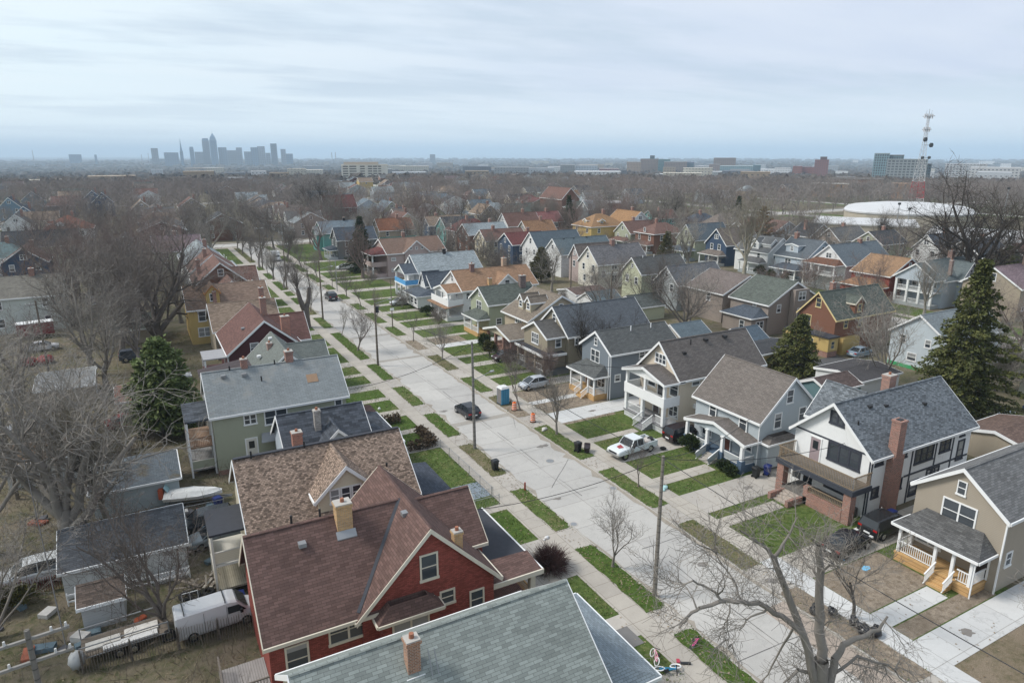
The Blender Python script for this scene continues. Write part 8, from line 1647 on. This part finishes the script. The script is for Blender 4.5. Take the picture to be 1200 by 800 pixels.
for (x, y, rz, c, lb, k) in ((-13.2, 88, .2, (0.3, 0.31, 0.33), 'old grey sedan among the trees beyond the rusty roof garage', 'sedan'), (1.8, 99.5, .05, (0.45, 0.46, 0.47), 'pale car on the back drive of the dark red house', 'sedan'), (-2.5, 113.5, 0, (0.06, 0.07, 0.09), 'dark car at the foot of the giant double trunk tree', 'suv'), (-15.5, 126.5, .1, (0.5, 0.5, 0.52), 'white car parked near the maroon trailer', 'sedan')):
    car(k, 'parked_car', lb, x, y, rz, c)
for i in range(34):
    cx_, cy_ = JK.choice(((1.5, 59.0), (-6.0, 45.2), (-10.5, 50.0), (-3.0, 60.0), (2.2, 51.6), (-9.5, 64.0)))
    x, y = cx_ + JK.gauss(0, 1.1), cy_ + JK.gauss(0, .7); s_ = JK.uniform(.2, .6); b = MB(); b.box(-s_ * JK.uniform(.6, 1.6), s_, -s_ * .6, s_ * .6, 0, s_ * JK.uniform(.2, .9), plain(JK.choice(((0.2, 0.17, 0.14), (0.45, 0.44, 0.42), (0.09, 0.09, 0.1), (0.3, 0.1, 0.06), (0.12, 0.17, 0.2))), .8, var=.3)); o = b.build('junk_box', None, LOCAL, False, (x, y, .02)); o.rotation_euler.z = JK.uniform(0, 3); tag(o, 'box or scrap panel dumped in the junk filled back yards', 'junk', 'dumped boxes and scrap in the back yards')
# ------------------------------------------------------------------ far buildings
HAZE_DENS = 1.4e-4
def facade(c, glass=(0.05, 0.06, 0.07), bw=3.2, fh=3.4, share=.45):
    k = key('facade', c, bw, fh, share)
    if k not in MATS:
        t = NT(k); br = t.node('ShaderNodeTexBrick'); br.offset = 0; t.link(t.uv(), br.inputs['Vector']); br.inputs['Scale'].default_value = 1; br.inputs['Brick Width'].default_value = bw; br.inputs['Row Height'].default_value = fh; br.inputs['Mortar Size'].default_value = fh * (1 - share) * .5; br.inputs['Mortar Smooth'].default_value = 0
        br.inputs['Color1'].default_value = (*glass, 1); br.inputs['Color2'].default_value = (*mul(glass, 1.8), 1); br.inputs['Mortar'].default_value = (*c, 1)
        MATS[k] = t.done(br.outputs['Color'], .6, .3)
    return MATS[k]
def span(px0, px1, D):
    """the two points at ground distance D on the bearings of two photo columns"""
    return ray_at(px0, 180, D), ray_at(px1, 180, D)
def zrow(py, D): return ray_at(600, py, D).z
def block(name, label, cat, px0, px1, pytop, D, depth, col, roofc=(0.3, 0.3, 0.3), bw=3.2, fh=3.4, share=.45, pybot=None, extra=None, glass=(0.05, 0.06, 0.07)):
    A, B = span(px0, px1, D); c = (A + B) / 2; w = (B - A).length; ang = math.atan2(B.y - A.y, B.x - A.x)
    zb = ground_h(c.x, c.y) - 2; zt = ray_at((px0 + px1) / 2, pytop, D).z
    r = thing(name, label, cat, (c.x, c.y, zb), ang); h = zt - zb
    b = MB(); b.box(-w / 2, w / 2, 0, depth, 0, h, facade(col, glass, bw, fh, share)); b.build('wall', r, LOCAL)
    b = MB(); b.box(-w / 2 - .2, w / 2 + .2, -.2, depth + .2, h, h + min(1.2, h * .02 + .3), plain(roofc, .8)); b.build('roof', r, LOCAL)
    if extra: extra(r, w, h, depth)
    return r
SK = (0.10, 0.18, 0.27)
D = 4500
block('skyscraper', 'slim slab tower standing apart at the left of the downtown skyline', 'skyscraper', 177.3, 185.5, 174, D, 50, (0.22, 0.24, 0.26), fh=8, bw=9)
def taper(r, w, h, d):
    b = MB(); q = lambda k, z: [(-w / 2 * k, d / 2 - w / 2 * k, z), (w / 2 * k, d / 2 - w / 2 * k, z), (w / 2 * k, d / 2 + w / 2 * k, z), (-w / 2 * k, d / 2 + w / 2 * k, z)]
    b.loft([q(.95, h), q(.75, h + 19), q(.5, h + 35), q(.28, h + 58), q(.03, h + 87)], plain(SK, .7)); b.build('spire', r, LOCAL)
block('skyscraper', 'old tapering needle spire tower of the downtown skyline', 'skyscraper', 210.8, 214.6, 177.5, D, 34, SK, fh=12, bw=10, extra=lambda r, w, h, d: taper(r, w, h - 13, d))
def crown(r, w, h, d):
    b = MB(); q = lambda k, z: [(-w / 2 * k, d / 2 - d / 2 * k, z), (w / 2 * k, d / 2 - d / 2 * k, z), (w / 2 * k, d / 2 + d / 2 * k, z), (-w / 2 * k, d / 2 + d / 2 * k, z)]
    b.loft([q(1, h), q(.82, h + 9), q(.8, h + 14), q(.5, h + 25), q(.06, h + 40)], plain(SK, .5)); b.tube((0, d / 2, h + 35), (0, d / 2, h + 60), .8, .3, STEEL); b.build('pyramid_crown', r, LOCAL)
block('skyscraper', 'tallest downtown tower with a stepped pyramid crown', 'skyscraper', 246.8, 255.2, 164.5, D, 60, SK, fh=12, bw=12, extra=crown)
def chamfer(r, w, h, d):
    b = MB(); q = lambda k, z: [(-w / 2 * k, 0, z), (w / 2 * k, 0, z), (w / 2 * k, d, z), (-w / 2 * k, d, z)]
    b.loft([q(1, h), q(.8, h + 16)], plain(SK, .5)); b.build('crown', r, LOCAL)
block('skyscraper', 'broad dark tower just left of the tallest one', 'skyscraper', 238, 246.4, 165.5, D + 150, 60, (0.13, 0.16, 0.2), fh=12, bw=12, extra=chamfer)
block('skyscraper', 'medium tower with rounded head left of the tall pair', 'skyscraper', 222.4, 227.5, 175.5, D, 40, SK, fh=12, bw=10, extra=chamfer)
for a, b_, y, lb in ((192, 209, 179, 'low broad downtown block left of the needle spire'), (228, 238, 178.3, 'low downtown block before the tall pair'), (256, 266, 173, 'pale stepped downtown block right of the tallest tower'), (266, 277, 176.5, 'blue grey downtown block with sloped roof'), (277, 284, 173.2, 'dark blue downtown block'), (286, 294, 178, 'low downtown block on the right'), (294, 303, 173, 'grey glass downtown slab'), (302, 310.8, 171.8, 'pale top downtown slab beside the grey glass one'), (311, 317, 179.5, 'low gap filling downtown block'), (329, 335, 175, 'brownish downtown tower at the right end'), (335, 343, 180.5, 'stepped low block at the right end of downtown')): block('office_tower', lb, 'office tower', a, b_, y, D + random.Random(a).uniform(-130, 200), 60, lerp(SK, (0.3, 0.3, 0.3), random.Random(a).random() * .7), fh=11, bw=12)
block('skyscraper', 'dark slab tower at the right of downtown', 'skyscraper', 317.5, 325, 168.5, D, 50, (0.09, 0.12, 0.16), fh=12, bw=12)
for px, y, lb in ((166, 181, 'left one of two faint stacks by the downtown slab'), (174, 179.5, 'right one of two faint stacks by the downtown slab'), (389, 178.6, 'left striped chimney stack on the horizon'), (393.3, 178.4, 'right striped chimney stack on the horizon'), (39, 176, 'thin mast on the far left horizon')):
    A = ray_at(px, 184, 4700); b = MB(); z = ray_at(px, y, 4700).z; b.tube((0, 0, 0), (0, 0, z + 60), 3.2 if px > 380 else 2, 2.2 if px > 380 else 1.3, plain((0.33, 0.33, 0.34), .8)); tag(b.build('chimney_stack', None, LOCAL, False, (A.x, A.y, -60)), lb, 'chimney')
for a, b_, y, lb in ((80, 95, 181.2, 'low hazy building mound on the far left horizon'), (110, 113, 181.5, 'small hazy tower on the left horizon')): block('far_building', lb, 'building', a, b_, y, 5500, 80, SK, fh=8, bw=9)
block('far_building', 'single dark tower block on the mid horizon', 'building', 503.6, 510, 181.2, 5200, 40, (0.12, 0.14, 0.17), fh=9, bw=9)
# the cream apartment slab with its balconies
CRM = (0.72, 0.69, 0.61)
def apt(r, w, h, d):
    m = plain((0.10, 0.095, 0.09), .7); cm = plain(CRM, .8); n = 10
    for i in range(n):
        z0 = h - (i + 1) * h / (n + .4); b = MB()
        for (u0, u1) in ((-.47, -.36), (-.33, -.18), (-.10, .00), (.07, .16), (.18, .27), (.29, .36)): b.box(w * u0, w * u1, -.25, -.05, z0 + .8, z0 + 1.9, m)
        b.build('window_band', r, LOCAL)
    b = MB(); [b.box(w * u - .6, w * u + .6, -1.6, -.02, 0, h - .6, cm) for u in (-.49, -.345, -.14, .03, .37)]; b.build('fin', r, LOCAL)
    b = MB(); b.box(-w * .45, w * .3, 4, 12, h + .8, h + 3.5, plain((0.42, 0.36, 0.3), .8)); b.build('penthouse', r, LOCAL)
block('apartment_block', 'cream ten storey apartment slab with dark balcony bands', 'apartment block', 399, 453.5, 193.8, 800, 16, CRM, (0.6, 0.56, 0.47), bw=50, fh=50, share=.01, extra=apt)
block('far_building', 'low cream hall at the foot of the apartment slab', 'building', 386, 402, 212.5, 780, 14, (0.50, 0.45, 0.38), bw=4, fh=4, share=.2)
# hospital cluster and other blocks, mid distance
for a, b_, y, dist, dep, c, rc, bw, fh, sh, lb in (
    (642, 657, 196, 1700, 40, (0.62, 0.63, 0.62), (.6, .6, .6), 4, 4, .3, 'white block with small windows left of the hospital'), (657, 674, 193.5, 1750, 40, (0.26, 0.27, 0.27), (.4, .4, .4), 4, 4, .4, 'grey ribbed block between two white ones'), (675, 701, 194.2, 1800, 40, (0.45, 0.50, 0.55), (.6, .6, .6), 4, 4, .45, 'pale blue grey block with stepped white top'),
    (703, 726, 198, 1500, 30, (0.27, 0.13, 0.13), (.5, .45, .45), 4, 3.6, .35, 'dark pinkish red brick block before the hospital'), (735, 752, 190.5, 1900, 50, (0.36, 0.26, 0.19), (.3, .25, .2), 4, 4, .4, 'tan hospital wing on the left'), (751, 772, 186.6, 2000, 60, (0.25, 0.18, 0.15), (.2, .2, .2), 4, 4, .4, 'brown central hospital tower'), (762, 767.5, 182.8, 2010, 25, (0.07, 0.09, 0.10), (.1, .1, .1), 4, 4, .5, 'dark rooftop plant house on the hospital'),
    (772, 786, 187.2, 1950, 50, (0.10, 0.22, 0.24), (.2, .3, .3), 3, 4, .7, 'teal glass hospital block'), (779, 806, 190, 1850, 50, (0.24, 0.19, 0.17), (.3, .3, .3), 4, 4, .4, 'long brown hospital wing on the right'), (803, 814, 190.5, 1900, 40, (0.12, 0.19, 0.24), (.2, .2, .3), 3, 4, .65, 'blue glass hospital end block'), (767, 807, 204.5, 1400, 40, (0.55, 0.56, 0.55), (.6, .6, .6), 5, 4, .3, 'long white parking deck before the hospital'), (815, 832, 195, 1900, 40, (0.50, 0.52, 0.54), (.6, .6, .6), 4, 4, .45, 'white and glass block right of the hospital'),
    (837, 863, 185.5, 2300, 60, (0.22, 0.16, 0.13), (.25, .2, .18), 6, 5, .35, 'square brown tower block with vertical ribs'), (832, 845, 193, 2200, 50, (0.24, 0.17, 0.14), (.25, .2, .18), 6, 5, .3, 'lower brown shoulder beside the square brown tower'), (845, 884, 195, 1900, 50, (0.22, 0.34, 0.38), (.4, .5, .5), 5, 4, .5, 'long low teal glass building'), (884, 893, 194, 2000, 40, (0.06, 0.14, 0.17), (.1, .2, .2), 3, 4, .7, 'small dark teal glass cube'),
    (830, 850, 201.5, 1500, 40, (0.36, 0.38, 0.38), (.6, .6, .6), 4, 4, .4, 'pale low office before the teal building'), (893, 930, 199, 1900, 60, (0.60, 0.61, 0.62), (.65, .65, .65), 6, 5, .3, 'cluster of white low roofs'), (931, 942, 195.5, 1500, 40, (0.25, 0.105, 0.085), (.2, .1, .1), 4, 4, .35, 'red brick wing left of the brick tower'), (941, 958, 196.5, 1520, 40, (0.24, 0.10, 0.09), (.2, .1, .1), 4, 4, .35, 'stepped red brick wing beside the brick tower'), (956, 972.5, 188, 1500, 40, (0.22, 0.10, 0.095), (.2, .1, .1), 4, 4, .4, 'red brick tower with a rooftop house'), (962, 970, 184.5, 1505, 20, (0.12, 0.07, 0.07), (.1, .1, .1), 4, 4, .3, 'rooftop house of the red brick tower'),
    (1025, 1043, 180.5, 1150, 40, (0.20, 0.30, 0.33), (.3, .35, .35), 3, 3.6, .7, 'teal glass tower at the left of the ribbed block'), (1042, 1060, 182.5, 1160, 40, (0.11, 0.17, 0.19), (.2, .2, .2), 3, 3.6, .7, 'dark teal glass wing behind the ribbed block'), (1041, 1089, 187.5, 1050, 34, (0.26, 0.285, 0.29), (.25, .27, .27), 4.5, 3.4, .55, 'long grey block with vertical ribs behind the lattice tower'), (1087, 1094, 193, 1060, 30, (0.14, 0.19, 0.21), (.2, .2, .2), 3, 3.6, .6, 'low glass end of the ribbed block'),
    (977, 1040, 210.5, 620, 30, (0.19, 0.105, 0.075), (.13, .12, .11), 7, 9, .3, 'long brown brick hall with a dark roof'), (1050, 1074, 216, 560, 14, (0.34, 0.19, 0.10), (.3, .18, .1), 5, 7, .45, 'orange brick gatehouse with arched openings'), (955, 1000, 216, 560, 14, (0.36, 0.22, 0.12), (.45, .42, .38), 5, 6, .35, 'orange brown brick wing before the long hall'),
    (683, 730, 238.5, 330, 16, (0.21, 0.07, 0.05), (.42, .40, .40), 40, 40, .01, 'long red brick school wing with pale flat roof'), (1110, 1160, 193, 1500, 40, (0.4, 0.41, 0.42), (.5, .5, .5), 5, 4, .4, 'pale low buildings at the right horizon'), (1140, 1200, 197, 1300, 40, (0.46, 0.46, 0.46), (.55, .55, .55), 5, 4, .4, 'long pale warehouse at the right edge'), (560, 572, 193.3, 2500, 30, (0.6, 0.6, 0.6), (.6, .6, .6), 5, 4, .2, 'small white shed roof on the mid horizon'), (490, 506, 191, 2700, 30, (0.5, 0.5, 0.52), (.6, .6, .6), 5, 4, .3, 'pale low building below the mid horizon tower')):
    block('far_building', lb, 'building', a, b_, y, dist, dep, c, rc, bw, fh, sh)
# church gable and the stage house left of the school
h = House('church', 'brown brick church gable with white rakes and tall arched windows', 180, 189, 280, 300, WL['brown'], RF['brown'], cat='church', name='church', far=True); h.gable('y', 280, 300, 180, 190, 9, 14); [h.win('S', u, 6, 1.0, 4.5, pl=280) for u in (183.3, 185, 186.7)]; h.done()
# scattered pale roofs in the far carpet
rs = random.Random(31); nth = 0
CW = ('white', 'pale grey', 'cream', 'grey', 'tan', 'dark grey'); CC = ((0.62, 0.62, 0.62), (0.45, 0.47, 0.49), (0.5, 0.46, 0.38), (0.3, 0.31, 0.32), (0.34, 0.27, 0.2), (0.13, 0.14, 0.16))
for i in range(90):
    px = rs.uniform(5, 1195); dist = 800 * (6000 / 800) ** rs.random(); k = rs.randrange(6); w = rs.uniform(14, 60) * (1 + dist / 3500); pw = w / dist * 800
    A = ray_at(px, 190, dist); zt = ground_h(A.x, A.y) + rs.uniform(9, 17) * (1 + dist / 5000)
    py = pix(A.x, A.y, zt)[1]
    block('far_building', '%s low building in the distant blue grey tree cover' % CW[k], 'building', px, px + pw, py, dist, w * .6, CC[k], CC[k], 6, 5, .25)['group'] = 'low %s buildings scattered in the distant tree cover' % CW[k]
# the white roofed hall
GR = concrete('white_membrane', (0.52, 0.525, 0.53), None, stain=.14); TANW = plain((0.40, 0.36, 0.29), .8)
def slabhall(name, label, px0, px1, py, D, depth, z0, z1, ecc):
    A, B = span(px0, px1, D); c = (A + B) / 2; ang = math.atan2(B.y - A.y, B.x - A.x); w = (B - A).length; r = thing(name, label, 'hall', (c.x, c.y, 0), ang)
    n = 28; e = lambda k, z, s=1.0: [(w / 2 * s * math.copysign(abs(math.cos(2 * PI * i / n)) ** ecc, math.cos(2 * PI * i / n)), depth / 2 + depth / 2 * s * math.copysign(abs(math.sin(2 * PI * i / n)) ** ecc, math.sin(2 * PI * i / n)), z) for i in range(n)]
    b = MB(); b.loft([e(0, z0), e(0, z1)], TANW); b.build('wall', r, LOCAL); b = MB(); b.loft([e(0, z1, 1.01), e(0, z1 + .6, 1.012), e(0, z1 + 1.0, .97), e(0, z1 + 2.6, .5), e(0, z1 + 3.2, .1)], GR); b.build('roof', r, LOCAL); return r
slabhall('sports_hall', 'tan drum hall with a wide domed white roof', 992, 1162, 240, 318, 66, 0, 6.2, .62)
for a, b_, D_, dep, zt, lb in ((962, 1090, 285, 30, 4.4, 'low flat white roof wrapped round the front of the drum hall'), (1100, 1230, 240, 36, 5.6, 'long low white roof right of the drum hall'), (1120, 1260, 215, 20, 5.0, 'nearest low white roof at the right edge')):
    A, B = span(a, b_, D_); c = (A + B) / 2; r = thing('sports_hall', lb, 'hall', (c.x, c.y, 0), math.atan2(B.y - A.y, B.x - A.x)); w = (B - A).length; b = MB(); b.box(-w / 2, w / 2, 0, dep, 0, zt, TANW); b.build('wall', r, LOCAL); b = MB(); b.box(-w / 2 - .4, w / 2 + .4, -.4, dep + .4, zt, zt + .5, GR); b.build('roof', r, LOCAL)
# red and white lattice mast
DM = 455.0; A = ray_at(1073.5, 233, DM); zt = ray_at(1084.5, 128, DM).z; r = thing('lattice_tower', 'tall red and white lattice radio mast with dish antennas', 'radio mast', (A.x, A.y, 0)); RM, WM = plain((0.34, 0.045, 0.05), .6), plain((0.50, 0.50, 0.51), .6)
segs = [(0, .11, 4.8, 4.3, WM), (.11, .28, 4.3, 3.4, RM), (.28, .50, 3.4, 2.0, WM), (.50, .66, 2.0, 1.3, WM), (.66, .82, 1.3, .8, WM), (.82, .93, .8, .6, WM)]
for f0, f1, w0, w1, m in segs:
    b = MB(); n = 3
    for k in range(n):
        za, zb_ = zt * (f0 + (f1 - f0) * k / n), zt * (f0 + (f1 - f0) * (k + 1) / n); wa, wb = w0 + (w1 - w0) * k / n, w0 + (w1 - w0) * (k + 1) / n
        ca = [Vector((math.cos(q) * wa, math.sin(q) * wa, za)) for q in (.5, 2.6, 4.7)]; cb = [Vector((math.cos(q) * wb, math.sin(q) * wb, zb_)) for q in (.5, 2.6, 4.7)]; tk = max(.08, .032 * wa)
        for i in range(3):
            j = (i + 1) % 3; b.bar(ca[i], cb[i], tk * 1.7, tk * 1.7, m); b.bar(ca[i], cb[j], tk, tk, m); b.bar(ca[j], cb[i], tk, tk, m); b.bar(ca[i], ca[j], tk, tk, m)
    b.build('lattice_section', r, LOCAL)
for z, w in ((.93, 3.4), (.80, 2.6)):
    b = MB(); b.bar((-w, 0, zt * z), (w, 0, zt * z), .3, .3, STEEL); b.bar((0, -w, zt * z), (0, w, zt * z), .3, .3, STEEL); [b.box(s * w - .25, s * w + .25, -.25, .25, zt * z - 1.2, zt * z + 1.2, WM) for s in (-1, -.4, .4, 1)]; b.build('antenna_ring', r, LOCAL)
for s, z in ((-1, .70), (1, .645), (-1, .52), (1, .52)):
    b = MB(); c = Vector((s * 3.1, -1.5, zt * z)); b.tube(c, c + Vector((0, -1.0, 0)), 1.2 if z > .6 else .8, 1.2 if z > .6 else .7, plain((0.05, 0.055, 0.06), .6), 14); b.bar(c, (0, 0, zt * z), .25, .25, STEEL); b.build('dish_antenna', r, LOCAL)
b = MB(); b.tube((0, 0, zt * .93), (0, 0, zt * 1.0), .18, .08, STEEL); [b.tube((s * 2.4, 0, zt * .93), (s * 2.4, 0, zt * .99), .1, .06, STEEL) for s in (-1, 1)]; b.build('whip_antenna', r, LOCAL)
for px, py, D_, lb in ((1054, 240, 300, 'floodlight pole with a black head before the drum hall'), (1066, 246, 300, 'plain thin pole right of the floodlight pole'), (1182, 222, 330, 'floodlight pole by the sports field on the right')):
    A = ray_at(px, py, D_); r = thing('floodlight_pole', lb, 'light pole', (A.x, A.y, 0)); b = MB(); b.tube((0, 0, 0), (0, 0, A.z), .2, .13, STEEL); b.build('pole', r, LOCAL); b = MB(); b.box(-.5, .5, -.3, .3, A.z, A.z + .8, BLACK); b.build('lamp_head', r, LOCAL)
# ------------------------------------------------------------------ the air
HZ = bpy.data.materials.new('haze_air'); HZ.use_nodes = True; n = HZ.node_tree.nodes; n.remove(n['Principled BSDF'])
pv = n.new('ShaderNodeVolumePrincipled'); pv.inputs['Color'].default_value = (0.68, 0.85, 1.0, 1); pv.inputs['Density'].default_value = HAZE_DENS; pv.inputs['Anisotropy'].default_value = 0.0
HZ.node_tree.links.new(pv.outputs[0], n['Material Output'].inputs['Volume'])
b = MB(); b.box(-60000, 60000, -60000, 60000, -1900, 235, HZ); o = b.build('haze'); o['kind'] = 'stuff'; tag(o, 'thin blue grey haze filling the air out to the horizon', 'haze')
